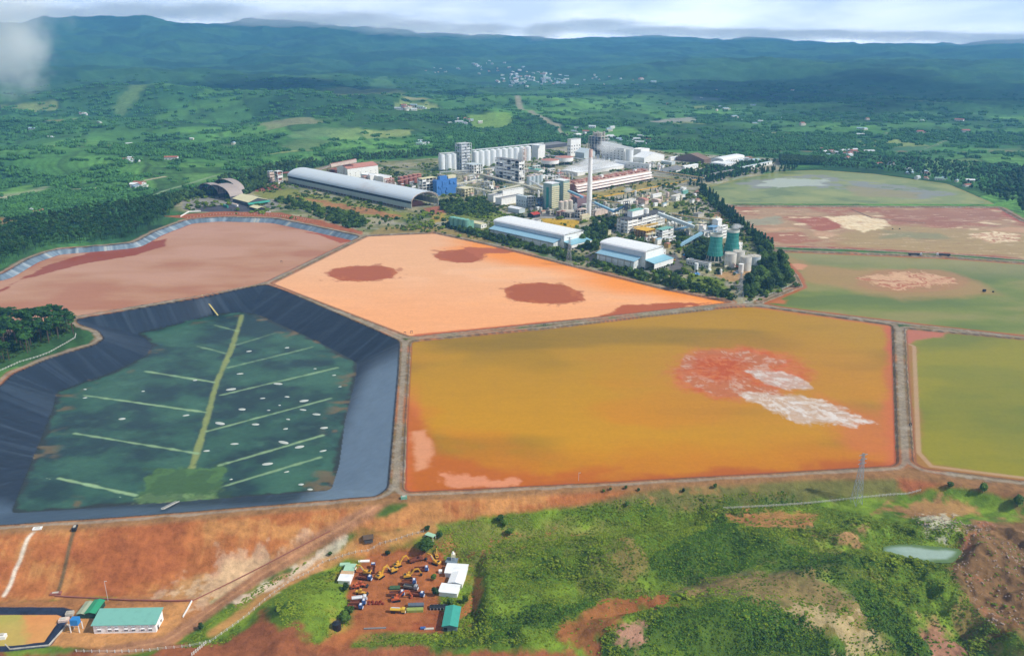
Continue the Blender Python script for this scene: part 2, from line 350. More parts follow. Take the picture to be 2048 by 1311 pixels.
PLANT=GP([(870,465),(733,470),(560,440),(360,420),(360,395),(480,385),(560,355),(700,325),(880,318),(1130,285),(1330,305),(1560,318),(1560,335),(1410,370),(1445,410),(1540,495),(1604,570),(1520,603),(1470,605),(1200,543),(985,488)])
def ground_colour(x,y,z):
    r=np.hypot(x,y); c=np.zeros((len(x),3)); 
    # ---- countryside: plantations, woods and fields
    k=(r>600)
    X,Y=x,y
    n1=fbm(X/420,Y/300,4,51); n2=fbm(X/120,Y/90,3,52); n3=fbm(X/45,Y/35,3,53)
    c=np.tile(C('4a783c'),(len(x),1))
    c=mix(c,C('315a34'),sms(-.05,.3,n1)); c=mix(c,C('629044'),sms(.05,.45,-n1)*.8)
    wx=X+fbm(X/200,Y/200,2,60)*60; wy=Y+fbm(X/200+9,Y/200,2,61)*60
    ca,sa=.92,.39; u=(wx*ca+wy*sa)/190; v=(-wx*sa+wy*ca)/150
    cell=hsh(np.floor(u),np.floor(v),5); cell2=hsh(np.floor(u*.5),np.floor(v*.5+.3),6)
    fu=np.minimum(u-np.floor(u),1-(u-np.floor(u))); fv=np.minimum(v-np.floor(v),1-(v-np.floor(v)))
    inn=sms(.02,.07,np.minimum(fu,fv))
    near=1-sms(3500,6500,r); c=mix(c,C('2c5036'),sms(3400,7000,r)*.8)
    c=mix(c,C('5c8a3e'),(cell>.86)*inn*.55*near); c=mix(c,C('25412a'),(cell2>.72)*.6); c=mix(c,C('8f9a5c'),((cell<.035))*inn*.7*near)
    c=mix(c,C('446b3a'),(cell2<.25)*.5)
    c=mix(c,C('2a3f28'),(1-inn)*.45*near)
    rows=sms(.55,.8,np.sin((wx*ca+wy*sa)/3.2+cell*6)*.5+.5)*(r<2600)
    c=c*(1-.22*rows[:,None]); c=c*(1+.30*n2[:,None]+.22*n3[:,None])
    for pts,col in FIELDS: c=patch(c,x,y,pts,col,16,40,60,3,.7)
    for pts,wd,col in WAYS: c=strip(c,x,y,pts,wd,col,wd*.35)
    # ---- works area
    d=sdf(x,y,PLANT,90); k=d<60
    if k.any():
        xx,yy=x[k],y[k]; q=np.tile(C('75784e'),(k.sum(),1)); m1=fbm(xx/55,yy/55,4,71); m2=fbm(xx/18,yy/18,3,72)
        q=mix(q,C('4a6030'),sms(.0,.35,m1)); q=mix(q,C('a39a7c'),sms(.05,.4,-m1)*.8); q=mix(q,C('8e8c84'),sms(.15,.4,m2)*.6)
        cx_=sms(-60,60,xx+60)*sms(1150,1500,yy)
        q=mix(q,C('a39d90'),cx_*.8*sms(-.35,.1,m1+m2))
        c[k]=mix(c[k],q,1-sms(-5,25,d[k]+m1*20)) if False else c[k]+(q-c[k])*((1-sms(-5,25,d[k]+m1*20))[:,None])
    for pts,col,s_,w_ in WORKPATCH: c=patch(c,x,y,pts,col,s_,w_,22,9)
    c=mix(c,C('8f6a44'),sms(-26,-16,np.interp(x,CREST[:,0],CREST[:,1])-y)*(r<1200))
    # ---- dike tops
    dm=np.full(len(x),99.)
    k=(y>300)&(y<1900)
    for n,P,wl,sl in PONDS:
        if n=='f': continue
        o=np.full(len(x),99.); o[k]=sdf(x[k],y[k],P,40); dm=np.minimum(dm,np.abs(o))
        if n!='a': 
            bankk=(o<0)&(o>-12)
            c[bankk]=C('6a5a4a') if n in 'bcg' else C('9a6a4c')
    o=np.full(len(x),99.); o[k]=sdf(x[k],y[k],RIM,40); dm=np.minimum(dm,np.abs(np.where(o>0,o,99)))
    yc=np.interp(x,CREST[:,0],CREST[:,1])
    top=(1-sms(6,9,dm+fbm(x/12,y/12,2,7)*2.5+3.5*sms(-6,2,yc-y)))
    nn=fbm(x/5,y/5,3,81); n9=fbm(x/40,y/40,2,82)
    q=np.tile(C('7c6546'),(len(x),1)); q=mix(q,C('8f8474'),sms(.0,.5,nn)); q=mix(q,C('7a6a3e'),sms(.1,.5,-nn+n9)*.7); q=mix(q,C('a3643c'),sms(.1,.4,n9)*.8); q=mix(q,C('96663f'),sms(-9,-2,yc-y)*.85)
    q=mix(q,C('958b7a'),(1-sms(1.0,2.6,np.abs(dm-4.0)))*.75)
    q=mix(q,C('4a443e'),(1-sms(.3,.9,dm))*.8)
    c=c+(q-c)*top[:,None]
    # ---- south side
    k=(yc-y)>2
    if k.any():
        X,Y=x[k],y[k]; a=fbm(X/26,Y/18,5,91,.6); b=fbm(X/8,Y/6,4,92,.6); e=fbm(X/60,Y/40,3,93)
        q=np.tile(C('587222'),(k.sum(),1)); q=mix(q,C('78902c'),sms(.0,.4,a)*.8); q=mix(q,C('2f4a1c'),sms(.05,.4,-a)*.85); q=mix(q,C('7d7440'),sms(.2,.5,e+b*.3)*.6)
        q=mix(q,C('93633c'),sms(.42,.6,b*.6+e*.5)*.8)
        X_=X; Y_=Y
        def pp(n,col,s_=1.5,w_=4,ws=12,amt=1.0,sd=1):
            nonlocal q; q=patch(q,X_,Y_,DEFP[n],col,s_,w_,ws,sd,amt)
        pp('bank',C('6c6a38'),3,6); 
        kk=fbm(X/9,Y/7,3,97); q2=patch(q,X,Y,DEFP['bank'],C('a9744a'),3,8,12,2); q=q+(q2-q)*sms(.0,.3,kk)[:,None]*np.clip((200-X)/180,0,1)[:,None]
        q=mix(q,C('8a6238'),1-sms(9,15,(yc-y)[k]+9*sms(40,120,X))); pp('slope',C('a8683a'),2,3)
        dsl=sdf(X,Y,DEFP['slope'],30)<0
        st=fbm(X/2.2,Y/30,3,99); e2=fbm(X/45,Y/20,4,100,.6)
        q[dsl]=mix(q[dsl],C('91502e'),(sms(-.1,.35,e2)*.6)[dsl]); q[dsl]=mix(q[dsl],C('b98850'),(sms(.1,.5,-e2+st*.3)*.6)[dsl]); q[dsl]*= (1+.10*st[dsl])[:,None]
        pp('lowstrip',C('a27044'),2,5); pp('scrub',C('55652c'),2,5); pp('pale',C('b8925f'),5,12,14,.7); pp('pale',C('d8c8b0'),4,22,9,.3,5); pp('pale2',C('b48f68'),2,5); pp('pale2',C('dccdb8'),2,12,9,.6,5)
        pp('pad',C('b98550'),1.5,2); pp('bottom',C('8c5434'),3,12,22); pp('bottom2',C('935838'),2,6); pp('island',C('4c6228'),1.5,2)
        q=strip(q,X,Y,ROAD1,9,C('9c7050'),2); q=strip(q,X,Y,ROAD1,1.2,C('b98a62'),.6,.7); q=strip(q,X,Y,ROAD2,7,C('b5834e'),2,.9,2)
        pp('yard',C('93502e'),2,3,12); pp('yard',C('a86c3c'),6,26,18,.55,6); pp('track',C('a8703a'),2,3)
        pp('roadE',C('a0603c'),3,5); pp('rock',C('7f482f'),4,10,20); pp('rock',C('9c7050'),4,28,14,.6,7); pp('rock',C('5a5a34'),4,34,10,.45,17); pp('dry',C('77704a'),5,9,16,.9); pp('dry',C('96784c'),4,26,10,.5,31)
        for n in ('dark1','dark2','dark3','dark4','dark5'): pp(n,C('3c5620'),6,12,14,.7)  # shade of the mound flanks put into the ground colour
        for n,cc in (('t1','b07a4c'),('t2','b98a60'),('t3','8f8048'),('t4','b98572'),('t5','a87560'),('t6','9a5638'),('t7','a87850'),('t8','8f7c48')): pp(n,C(cc),3,9,7,.8)
        pp('t3',C('b8a27a'),3,26,9,.7,8); pp('junk',C('b8b29c'),2,12,6,.8)
        # gullies down the embankment
        q=strip(q,X,Y,TP([(75,1056),(56,1075),(50,1090),(40,1120),(30,1140),(22,1165),(8,1190)]),2.0,C('dcd2c0'),.7,.9,.25)
        q=strip(q,X,Y,TP([(150,1056),(135,1110),(117,1180)]),2.2,C('6e5a3e'),.5)
        c[k]=c[k]+(q-c[k])*sms(2,7,(yc-y)[k])[:,None]
    # ---- liners
    for P,wl,cc in ((PA,-6,'6d7f8c'),(RIM,-17.9,'202b38'),):
        d=sdf(x,y,P,30); k=d<0
        if k.any():
            _,_,run=seg(x[k],y[k],P,arc=True); s=fbm(run/6,d[k]*.004,3,111,.6); s2=vn(run/45,run*0,5)
            q=np.tile(C(cc),(k.sum(),1)); q=mix(q,C('9aa6ae') if wl==-6 else C('4c5c6c'),sms(.0,.5,s)*(.85 if wl==-6 else .22)); q=mix(q,C('222e3c'),sms(.0,.5,-s)*(.4 if wl==-6 else .25))
            if wl==-6: q=mix(q,C('c8b98a'),sms(.35,.6,s)*.6*s2)
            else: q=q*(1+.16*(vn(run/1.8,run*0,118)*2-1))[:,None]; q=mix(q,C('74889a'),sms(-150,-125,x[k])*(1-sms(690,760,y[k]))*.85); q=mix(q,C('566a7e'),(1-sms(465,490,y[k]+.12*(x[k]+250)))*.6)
            q=mix(q,C('26262a'),1-sms(.8,1.8,-d[k]))
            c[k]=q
    # basin floor
    d=sdf(x,y,BOT,20); k=d<.3
    if k.any():
        X,Y,D=x[k],y[k],d[k]; a=fbm(X/40,Y/34,5,121,.6); b=fbm(X/14,Y/10,4,122,.6)
        q=np.tile(C('2b5240'),(k.sum(),1)); q=mix(q,C('142c30'),sms(-.15,.4,a)*.85); q=mix(q,C('3c664e'),sms(.0,.5,-a)*.6); q=mix(q,C('50785f'),sms(.2,.6,b)*.2)
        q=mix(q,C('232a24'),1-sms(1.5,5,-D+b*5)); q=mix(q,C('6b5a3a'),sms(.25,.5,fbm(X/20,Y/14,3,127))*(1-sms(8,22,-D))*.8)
        def gl(p,w_,col,am=1): 
            nonlocal q; q=strip(q,X,Y,GP(p,ZB),w_,col,1.1,am,1.2)
        G1=C('8aa87a'); G2=C('7f8a4c')
        gl([(484,630),(462,700),(435,760),(410,850),(384,935)],5,G2)
        for a_,b_,am in (((290,742),(428,764),.9),((168,790),(412,824),.95),((150,866),(395,906),.9),((118,956),(272,990),1),((395,692),(450,706),.6),((455,735),(624,694),.7),((440,790),(674,735),.85),((414,862),(662,796),.95),((440,930),(645,870),.9),((436,975),(640,914),.8),((470,690),(550,666),.5),((430,650),(476,662),.6)):
            gl([a_,b_],2.5,G1,am)
        q=patch(q,X,Y,GP([(276,1008),(300,940),(345,936),(452,934),(440,996),(330,1004)],ZB),C('4a6e32'),1.5,6,7,2,.85); q=patch(q,X,Y,GP([(276,1008),(282,985),(360,990),(440,985),(440,996)],ZB),C('7f9a60'),2,9,6,3,.5); q=patch(q,X,Y,GP([(276,1008),(300,940),(452,934),(440,996)],ZB),C('2c4a28'),3,22,9,33,.5)
        vg=sms(.52,.6,b)*(sdf(X,Y,GP([(60,1000),(110,930),(300,940),(280,1000)],ZB),20)<0)
        q=mix(q,C('c0d0b8'),vg*.8)
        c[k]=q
    d=sdf(x,y,PI_,10); k=(d<6)&(d>-4); c[k]=mix(c[k],C('2c3548'),(1-sms(2.5,3.2,np.abs(d[k]-1))))
    return np.clip(c,.004,.85)
FIELDS=[(GP(p),C(h)) for p,h in [
 ([(605,205),(640,182),(700,178),(790,182),(830,205),(760,212),(680,214)],'7d8a5a'),([(800,205),(830,195),(860,200),(850,212),(810,214)],'a09a70'),([(935,240),(1020,236),(1022,246),(950,252)],'7fa04c'),
 ([(655,268),(720,262),(725,272),(670,276)],'86a05a'),([(80,226),(150,224),(160,232),(100,238)],'8e9660'),([(100,240),(150,238),(140,246),(90,247)],'8c8458'),([(0,385),(90,365),(95,372),(0,392)],'9aa080'),([(0,372),(60,362),(60,372),(0,382)],'6e9a46'),
 ([(230,215),(300,195),(300,205),(240,222)],'6d8850'),([(520,250),(600,246),(640,252),(600,262),(530,262)],'8b8a68'),([(440,285),(478,278),(478,292),(445,296)],'587a44'),
 ([(580,270),(700,262),(710,268),(590,278)],'6e8a58'),([(1100,262),(1140,258),(1160,268),(1110,272)],'6f9a4a'),([(1820,322),(1860,318),(1900,322),(1870,330)],'7f9c5a'),([(1840,335),(1920,334),(1930,345),(1850,345)],'6e8a52'),
 ([(1780,290),(1850,284),(1890,296),(1800,300)],'4e7050'),([(380,352),(440,350),(430,362),(385,362)],'679048'),([(745,165),(770,160),(800,180),(740,180)],'587f50'),([(1330,228),(1390,226),(1392,236),(1300,236)],'a8a49a'),([(1290,232),(1330,229),(1325,240),(1305,238)],'9c9a8c'),
 ([(1380,190),(1450,190),(1440,196),(1382,196)],'6e8080'),([(1960,290),(2048,286),(2048,300),(1975,300)],'64784c'),([(0,432),(40,440),(30,455),(0,450)],'9c5a3a'),
 ([(620,272),(690,285),(600,300),(560,292)],'5f7c4c')]]
WAYS=[(GP([(1028,193),(1040,215),(1075,235),(1115,252)]),26,C('8d8a74')),(GP([(1115,252),(1150,275),(1180,290)]),10,C('a09a88')),(GP([(1270,290),(1400,293),(1500,300),(1700,298),(2048,296)]),10,C('8a6c58')),(GP([(1355,285),(1500,292),(1700,300)]),8,C('96705a')),(GP([(0,388),(120,372),(240,368),(330,356)]),8,C('a5a083')),(GP([(240,425),(330,378),(430,352)]),9,C('7f9470')),(GP([(1760,262),(1880,262),(1900,275),(1850,290)]),6,C('7a8468'))]
WORKPATCH=[(GP(p),C(h),s,w_) for p,h,s,w_ in [
 ([(500,372),(560,366),(565,380),(520,388)],'94594a',4,10),([(505,385),(580,378),(700,405),(830,428),(820,440),(720,432),(620,408),(540,400)],'7c8040',6,14),([(590,392),(690,408),(800,432),(770,436),(650,412)],'9a7048',4,18),
 ([(733,471),(760,456),(870,452),(985,478),(985,490),(870,465)],'8c7c4c',5,10),([(846,415),(885,412),(900,424),(860,430)],'96604a',4,8),([(862,430),(890,426),(895,440),(865,446)],'a08a3c',4,8),
 ([(360,398),(430,392),(560,400),(560,418),(500,424),(370,420)],'87857c',3,8),([(400,412),(490,408),(540,414),(500,424),(400,424)],'4a4a50',3,6),([(330,432),(440,423),(560,425),(640,440),(725,463),(724,471),(620,449),(550,435),(440,432),(375,437)],'9a5c3c',3,6),
 ([(1082,437),(1100,436),(1160,440),(1155,452),(1130,462),(1090,450)],'b8962e',2,5),([(1060,425),(1180,432),(1160,440),(1085,436),(1050,445)],'96928a',2,4),([(1160,392),(1300,362),(1330,366),(1200,396)],'93854c',4,6),([(1300,364),(1340,352),(1400,362),(1320,372)],'84804e',4,6),
 ([(1296,408),(1360,402),(1390,412),(1350,425),(1300,425)],'848452',4,8),([(1410,428),(1440,424),(1460,450),(1430,440)],'94744e',3,6),([(1325,510),(1350,505),(1365,530),(1370,550),(1350,552)],'62605e',2,4),([(1430,548),(1500,538),(1510,552),(1460,566)],'a8875c',3,8),
 ([(1170,505),(1196,500),(1180,530),(1168,522)],'7a766e',2,3),([(1375,545),(1450,560),(1450,585),(1360,565)],'6a7a34',3,8),([(980,500),(1290,566),(1460,598),(1462,603),(1290,573),(985,490)],'7a4a34',3,5),([(1395,378),(1443,408),(1545,495),(1560,500),(1600,565),(1590,575),(1545,515),(1430,405)],'987250',3,5),
 ([(1250,482),(1310,488),(1330,495),(1270,500)],'8f8240',3,5),([(885,430),(1000,425),(1010,440),(900,440)],'6f7c3c',4,8)]]
def az_list():
    a=[-58]; 
    while a[-1]<58: a.append(a[-1]+(.08 if -39.5<a[-1]<39 else .6))
    return np.radians(np.array(a))
def ring_list():
    r=[150.]
    while r[-1]<15000:
        q=r[-1]; d=min(max(.75*q*q/(825*280),.9),46); 
        if q<1950: d=min(d,2.3)
        elif q<2500: d=min(d,2.3+(q-1950)/30)
        r.append(q+d)
    return np.array(r)
AZ=az_list(); RG=ring_list()
def grid_obj(name,idx_mask_faces,XY,Z,COL,mat_,nr,na):
    pass
def make_mesh(name,co,faces,col,material,smooth=True):
    used=np.unique(faces); remap=np.full(len(co),-1,np.int64); remap[used]=np.arange(len(used)); f=remap[faces]
    me=bpy.data.meshes.new(name); me.vertices.add(len(used)); me.vertices.foreach_set('co',co[used].astype(np.float32).ravel())
    me.loops.add(f.size); me.loops.foreach_set('vertex_index',f.ravel().astype(np.int32))
    me.polygons.add(len(f)); me.polygons.foreach_set('loop_start',np.arange(0,f.size,4,dtype=np.int32)); me.polygons.foreach_set('loop_total',np.full(len(f),4,np.int32))
    me.update(calc_edges=True)
    ca=me.color_attributes.new('Col','FLOAT_COLOR','POINT'); cc=np.ones((len(used),4),np.float32); cc[:,:3]=col[used]; ca.data.foreach_set('color',cc.ravel())
    me.materials.append(material)
    if smooth: me.polygons.foreach_set('use_smooth',np.ones(len(f),bool))
    o=bpy.data.objects.new(name,me); link(o); return o
def build_ground():
    nr,na=len(RG),len(AZ); rr,aa=np.meshgrid(RG,AZ,indexing='ij'); x=(rr*np.sin(aa)).ravel(); y=(rr*np.cos(aa)).ravel()
    z=zfun(x,y); z=z+fbm(x/9,y/9,2,131)*.25*(sdf(x,y,BOT,5)>1)
    far=rr.ravel()>2200
    z[far]+=fbm(x[far]/70,y[far]/60,3,133)[:]*6*sms(2200,3000,rr.ravel()[far])
    col=ground_colour(x,y,z)
    cls=np.zeros(len(x),np.int8)
    k=(y<1600)
    d=sdf(x,y,RIM,20); cls[d<-.2]=1; d=sdf(x,y,BOT,5); cls[d<.2]=2
    d=sdf(x,y,PA,20); cls[(d<-.2)]=1
    dr=np.full(len(x),99.); kk=k&(rr.ravel()<1500)
    for n,P,wl,sl in PONDS+[('h',RIM,0,0)]:
        if n in 'f': continue
        o=np.full(len(x),99.); o[kk]=sdf(x[kk],y[kk],P,30); dr=np.minimum(dr,np.where(o<0,99,o))
    cls[(dr>1.2)&(dr<7)&(cls==0)]=3
    q=np.arange(nr*na).reshape(nr,na); fc=np.stack([q[:-1,:-1],q[:-1,1:],q[1:,1:],q[1:,:-1]],-1).reshape(-1,4)[:,::-1]
    fcl=cls[fc[:,0]]; co=np.stack([x,y,z],1)
    gm=ground_material('soil_and_vegetation'); lm=ground_material('liner_sheet',.42,.25,.06); lm.node_tree.nodes['Principled BSDF'].inputs['Specular IOR Level'].default_value=.3
    fm=ground_material('basin_sludge',.35,.5,.1); fm.node_tree.nodes['Principled BSDF'].inputs['Specular IOR Level'].default_value=.4
    tag(make_mesh('ground',co,fc[fcl==0],col,gm),kind='structure',label='red soil, green plantations and wooded hills around the ponds')
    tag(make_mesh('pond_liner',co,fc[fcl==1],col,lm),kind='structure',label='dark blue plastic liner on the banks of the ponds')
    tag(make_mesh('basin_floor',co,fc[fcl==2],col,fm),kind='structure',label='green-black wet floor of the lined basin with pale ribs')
    tag(make_mesh('road',co,fc[fcl==3],col,gm),kind='structure',label='pale gravel tracks on the dikes between the ponds')
build_ground()

# ---------------------------------------------------------------- the coloured waters
def water_material():
    m=bpy.data.materials.new('muddy_water'); m.use_nodes=True; t=m.node_tree; b=t.nodes['Principled BSDF']
    a=nd(t,'ShaderNodeAttribute',attribute_name='Col'); g=nd(t,'ShaderNodeNewGeometry')
    n1=nd(t,'ShaderNodeTexNoise'); n1.inputs['Scale'].default_value=.35; n1.inputs['Detail'].default_value=6; n1.inputs['Roughness'].default_value=.7
    t.links.new(g.outputs['Position'],n1.inputs['Vector'])
    mr=nd(t,'ShaderNodeMapRange'); mr.inputs[1].default_value=.3; mr.inputs[2].default_value=.7; mr.inputs[3].default_value=.93; mr.inputs[4].default_value=1.07; t.links.new(n1.outputs[0],mr.inputs[0])
    mu=nd(t,'ShaderNodeMix',data_type='RGBA',blend_type='MULTIPLY'); mu.inputs[0].default_value=1
    t.links.new(a.outputs['Color'],mu.inputs[6]); t.links.new(mr.outputs[0],mu.inputs[7]); t.links.new(mu.outputs[2],b.inputs['Base Color'])
    b.inputs['Roughness'].default_value=.25; b.inputs['Specular IOR Level'].default_value=.05
    bp=nd(t,'ShaderNodeBump'); bp.inputs['Strength'].default_value=.12; bp.inputs['Distance'].default_value=.2
    t.links.new(n1.outputs[0],bp.inputs['Height']); t.links.new(bp.outputs[0],b.inputs['Normal'])
    return m
WM=water_material()
def ell(cx,cy,rx,ry,z,n=20): return GP([(cx+rx*math.cos(2*math.pi*i/n),cy+ry*math.sin(2*math.pi*i/n)) for i in range(n)],z)
def fan(c,x,y,ctr,P,col1,col2,z,seed,soft=2,warp=6,ws=14,rad=.4):
    """mud fan: cracks and streaks run out from the outfall"""
    d=sdf(x,y,P,60); k=d<25
    if not k.any(): return c
    X,Y=x[k],y[k]; o=G(*ctr,z); th=np.arctan2(Y-o[1],X-o[0]); rr=np.hypot(X-o[0],Y-o[1])
    th=th+fbm(X/16,Y/16,3,seed+9,.6)*.3; st=fbm(np.cos(th)*7+rr*.006,np.sin(th)*7+rr*.01,4,seed,.75)*1.5*rad+fbm(X/7,Y/5,3,seed+7,.6)*1.3*(1-rad); st2=fbm(np.cos(th)*22,np.sin(th)*22+rr*.02,2,seed+3)
    dd=d[k]+fbm(X/ws,Y/ws,5,seed+1,.7)*warp*1.3+st2*warp*.3
    m=(1-sms(-soft*1.6,soft*1.6,dd))*(.78+.22*sms(-.3,.2,fbm(X/5,Y/4,3,seed+11))); q=np.tile(np.asarray(col1),(k.sum(),1)); q=mix(q,col2,sms(-.05,.3,st+.35*st2))
    q=q*(1+.08*st2)[:,None]; c=c.copy(); c[k]=c[k]+(q-c[k])*m[:,None]; return c
def pond_colour(n,x,y,z):
    P={'a':PA,'b':PB,'c':PC,'d':PD,'e':PE,'f':PF,'g':PG,'i':PI_,'t':TPC}[n]
    a=fbm(x/110,y/60,4,201); b=fbm(x/30,y/22,4,202,.6); D=-sdf(x,y,P,200); f=lambda p:GP(p,z)
    o=np.ones((len(x),1))
    if n=='a':
        c=C('b0805e')*o; c=mix(c,C('b88a6e'),sms(-.2,.4,a)); c=mix(c,C('a06040'),sms(.0,.5,-a)*.6)
        c=mix(c,C('9c4a2c'),1-sms(1,5,D+b*2-9)); 
        c=patch(c,x,y,f([(-60,600),(0,580),(100,528),(200,500),(270,488),(332,478),(330,492),(270,510),(180,525),(100,545),(40,560),(0,585),(-60,620)]),C('8f4222'),2,5,14,3)
        c=patch(c,x,y,f([(600,462),(700,474),(704,482),(680,486),(640,470)]),C('a04c28'),2,3,14,3)
    elif n=='b':
        c=C('e2aa7c')*o; c=mix(c,C('e6b48c'),sms(-.1,.4,a)); 
        yy=y; t=sms(1150,800,yy) if False else 1-sms(820,1080,yy)
        c=mix(c,C('e8a068'),t*.8); c=mix(c,C('f0a45c'),sms(.1,.5,a)*.35)
        dl=seg(x,y,GP([(985,490),(1465,604)]),closed=False)[0]; c=mix(c,C('ec8c28'),(1-sms(10,80,dl+a*30))*.9)
        for p in (f([(657,545),(668,537),(700,532),(760,531),(788,537),(795,545),(784,555),(750,560),(715,563),(680,560),(660,552)]),f([(867,512),(880,502),(915,499),(950,497),(968,505),(960,518),(945,525),(915,525),(880,520)]),f([(1009,578),(1030,568),(1080,565),(1130,570),(1160,583),(1170,600),(1130,606),(1085,607),(1040,603),(1012,592)])):
            c=patch(c,x,y,p,C('cf8a56'),4,4,9,4,.4); c=patch(c,x,y,p,C('b0602f'),1.0,2.6,5,4); c=patch(c,x,y,p,C('98481f'),3,26,12,14,.55)
        c=patch(c,x,y,f([(945,510),(925,494),(1015,496),(1045,504),(960,507),(965,518)]),C('ae5c30'),1.5,6,9,4)
        c=patch(c,x,y,f([(1200,632),(1250,610),(1340,606),(1420,606),(1300,626),(1130,646),(1100,646)]),C('aa5628'),2,7,9,5)
        c=patch(c,x,y,f([(818,676),(1090,648),(1200,634),(1120,640),(830,668)]),C('c4683a'),2,2,14,5)
        c=mix(c,C('8a5a40'),(1-sms(3.2,4.6,D))*.8)
    elif n=='c':
        t=1-sms(500,800,y); c=C('a87e14')*o; c=mix(c,C('9a7614'),sms(.0,.4,a)); c=mix(c,C('bc860a'),t); c=mix(c,C('7c641c'),sms(-.05,.4,fbm(x/170,y/60,3,209))*.6)  # olive bands in the colour, deepened to suggest cloud reflection
        c=mix(c,C('c07012'),sms(.1,.5,-a)*.5*t)
        db=seg(x,y,GP([(805,984),(1160,967),(1797,930)]),closed=False)[0]; dl=seg(x,y,GP([(805,984),(820,681)]),closed=False)[0]; dR=seg(x,y,GP([(1786,649),(1797,930)]),closed=False)[0]; dt=seg(x,y,GP([(1515,611),(1786,649)]),closed=False)[0]
        c=mix(c,C('b87214'),(1-sms(10,70,db+b*16))*.9); c=mix(c,C('a85a20'),1-sms(3,15,db+b*10)); c=mix(c,C('c8643a'),(1-sms(3,15,dl+b*6))*sms(800,560,y) if False else (1-sms(3,15,dl+b*6))*(1-sms(560,680,y)))
        c=mix(c,C('b86038'),1-sms(3,12,dR+b*6)); c=mix(c,C('bb6a3a'),(1-sms(2,14,dt+b*8))*.8)
        c=patch(c,x,y,f([(805,800),(850,840),(875,900),(960,935),(1100,945),(1240,935),(1180,960),(805,984)]),C('b0601c'),8,9,25,6)
        c=patch(c,x,y,f([(822,862),(850,862),(866,890),(860,930),(835,940)]),C('cc8c64'),3,4,10,7); c=patch(c,x,y,f([(880,945),(950,955),(1040,962),(1020,975),(900,976)]),C('cc8660'),3,10,10,7)
        c=patch(c,x,y,ell(1540,775,240,100,z),C('b07a20'),40,20,50,8,.5)
        c=patch(c,x,y,f([(1640,790),(1750,820),(1797,800),(1797,925),(1700,900)]),C('c06c38'),14,16,40,8,.7)
        c=fan(c,x,y,(1450,740),ell(1478,745,140,52,z),C('bf6a3c'),C('b85a28'),z,301,6,10)
        c=fan(c,x,y,(1450,740),f([(1352,742),(1368,712),(1430,700),(1500,702),(1560,722),(1540,740),(1470,738),(1520,770),(1560,790),(1500,800),(1430,790),(1372,765)]),C('b0683e'),C('bc9680'),z,302,2,10)
        c=fan(c,x,y,(1450,740),ell(1440,738,60,26,z),C('b0501c'),C('bc6430'),z,305,6,8)
        c=fan(c,x,y,(1505,748),f([(1497,742),(1560,742),(1612,758),(1620,775),(1580,780),(1530,768)]),C('b89c8c'),C('cabfb6'),z,303,1.5,5)
        c=fan(c,x,y,(1540,795),f([(1470,778),(1540,788),(1640,800),(1700,822),(1745,845),(1700,848),(1620,850),(1580,838),(1540,815),(1480,790)]),C('bca490'),C('cfc6be'),z,304,2,9)
        c=mix(c,C('8a4a34'),(1-sms(1.8,3.2,D))*.8)
    elif n=='d':
        c=C('6f7c38')*o; c=mix(c,C('5f7036'),sms(-.1,.3,a)); c=mix(c,C('8c8456'),sms(.0,.4,-a)*.7); db=seg(x,y,GP([(1548,500),(2048,525),(2600,585)]),closed=False)[0]; c=mix(c,C('8c8860'),(1-sms(20,110,db+b*15))*.8)
        c=patch(c,x,y,f([(1560,510),(1640,530),(1760,540),(1960,560),(2000,590),(1800,600),(1700,580),(1610,560)]),C('a08058'),14,14,40,8,.8)
        c=patch(c,x,y,ell(1592,533,22,7,z),C('c08a70'),3,6,12,8); c=patch(c,x,y,f([(1545,598),(1575,600),(1570,608),(1540,606)]),C('b06a40'),3,3,10,8)
        c=patch(c,x,y,ell(1820,561,115,24,z),C('a07858'),6,10,30,9,.8)
        c=fan(c,x,y,(1853,566),f([(1722,556),(1790,545),(1850,544),(1900,556),(1918,564),(1850,572),(1800,580),(1760,572)]),C('c9a48e'),C('a86a50'),z,310,2,14,14,.85)
        c=mix(c,C('a0603e'),1-sms(5,9,D+b*2))
    elif n=='e':
        c=C('a4866c')*o; m1=fbm(x/70,y/40,5,320,.6); c=mix(c,C('9c6048'),sms(.0,.3,m1)*.85); c=mix(c,C('c09880'),sms(.15,.4,-m1)*.7); c=mix(c,C('dcc8b8'),sms(.32,.42,-fbm(x/60,y/24,5,321,.6))*.9)
        c=patch(c,x,y,f([(1720,450),(1900,455),(2100,470),(2300,530),(2048,516),(1800,500),(1660,490)]),C('a08a62'),14,18,40,8,.95)
        c=patch(c,x,y,f([(1780,462),(1880,468),(1900,478),(1760,476)]),C('7a8064'),12,16,26,8,.7)
        c=patch(c,x,y,f([(1480,440),(1560,432),(1570,446),(1510,452)]),C('8f9488'),6,14,16,8,.8); c=patch(c,x,y,f([(1595,440),(1660,432),(1700,455),(1640,462)]),C('9c5236'),6,12,20,9,.9)
        c=fan(c,x,y,(1725,440),f([(1652,434),(1720,430),(1770,440),(1785,450),(1730,464),(1690,455)]),C('e4d6c6'),C('d8c0a8'),z,330,2,8); c=fan(c,x,y,(1985,472),f([(1935,468),(1990,463),(2045,470),(2035,482),(1990,486),(1945,476)]),C('dfcdbc'),C('b07860'),z,331,2,10,14,.7)
        c=patch(c,x,y,f([(1750,420),(1980,416),(2000,440),(1900,452),(1790,446)]),C('94604a'),8,14,26,9,.8); c=mix(c,C('9c4e3c'),1-sms(6,16,D+b*9))
        c=strip(c,x,y,f([(1702,418),(1745,436),(1850,446)]),3,C('5a4638'),1)
    elif n=='f':
        c=C('7c8a54')*o; m1=fbm(x/90,y/70,5,340,.6); c=mix(c,C('8c945c'),sms(.0,.3,m1)); c=mix(c,C('66784a'),sms(.1,.4,-m1))
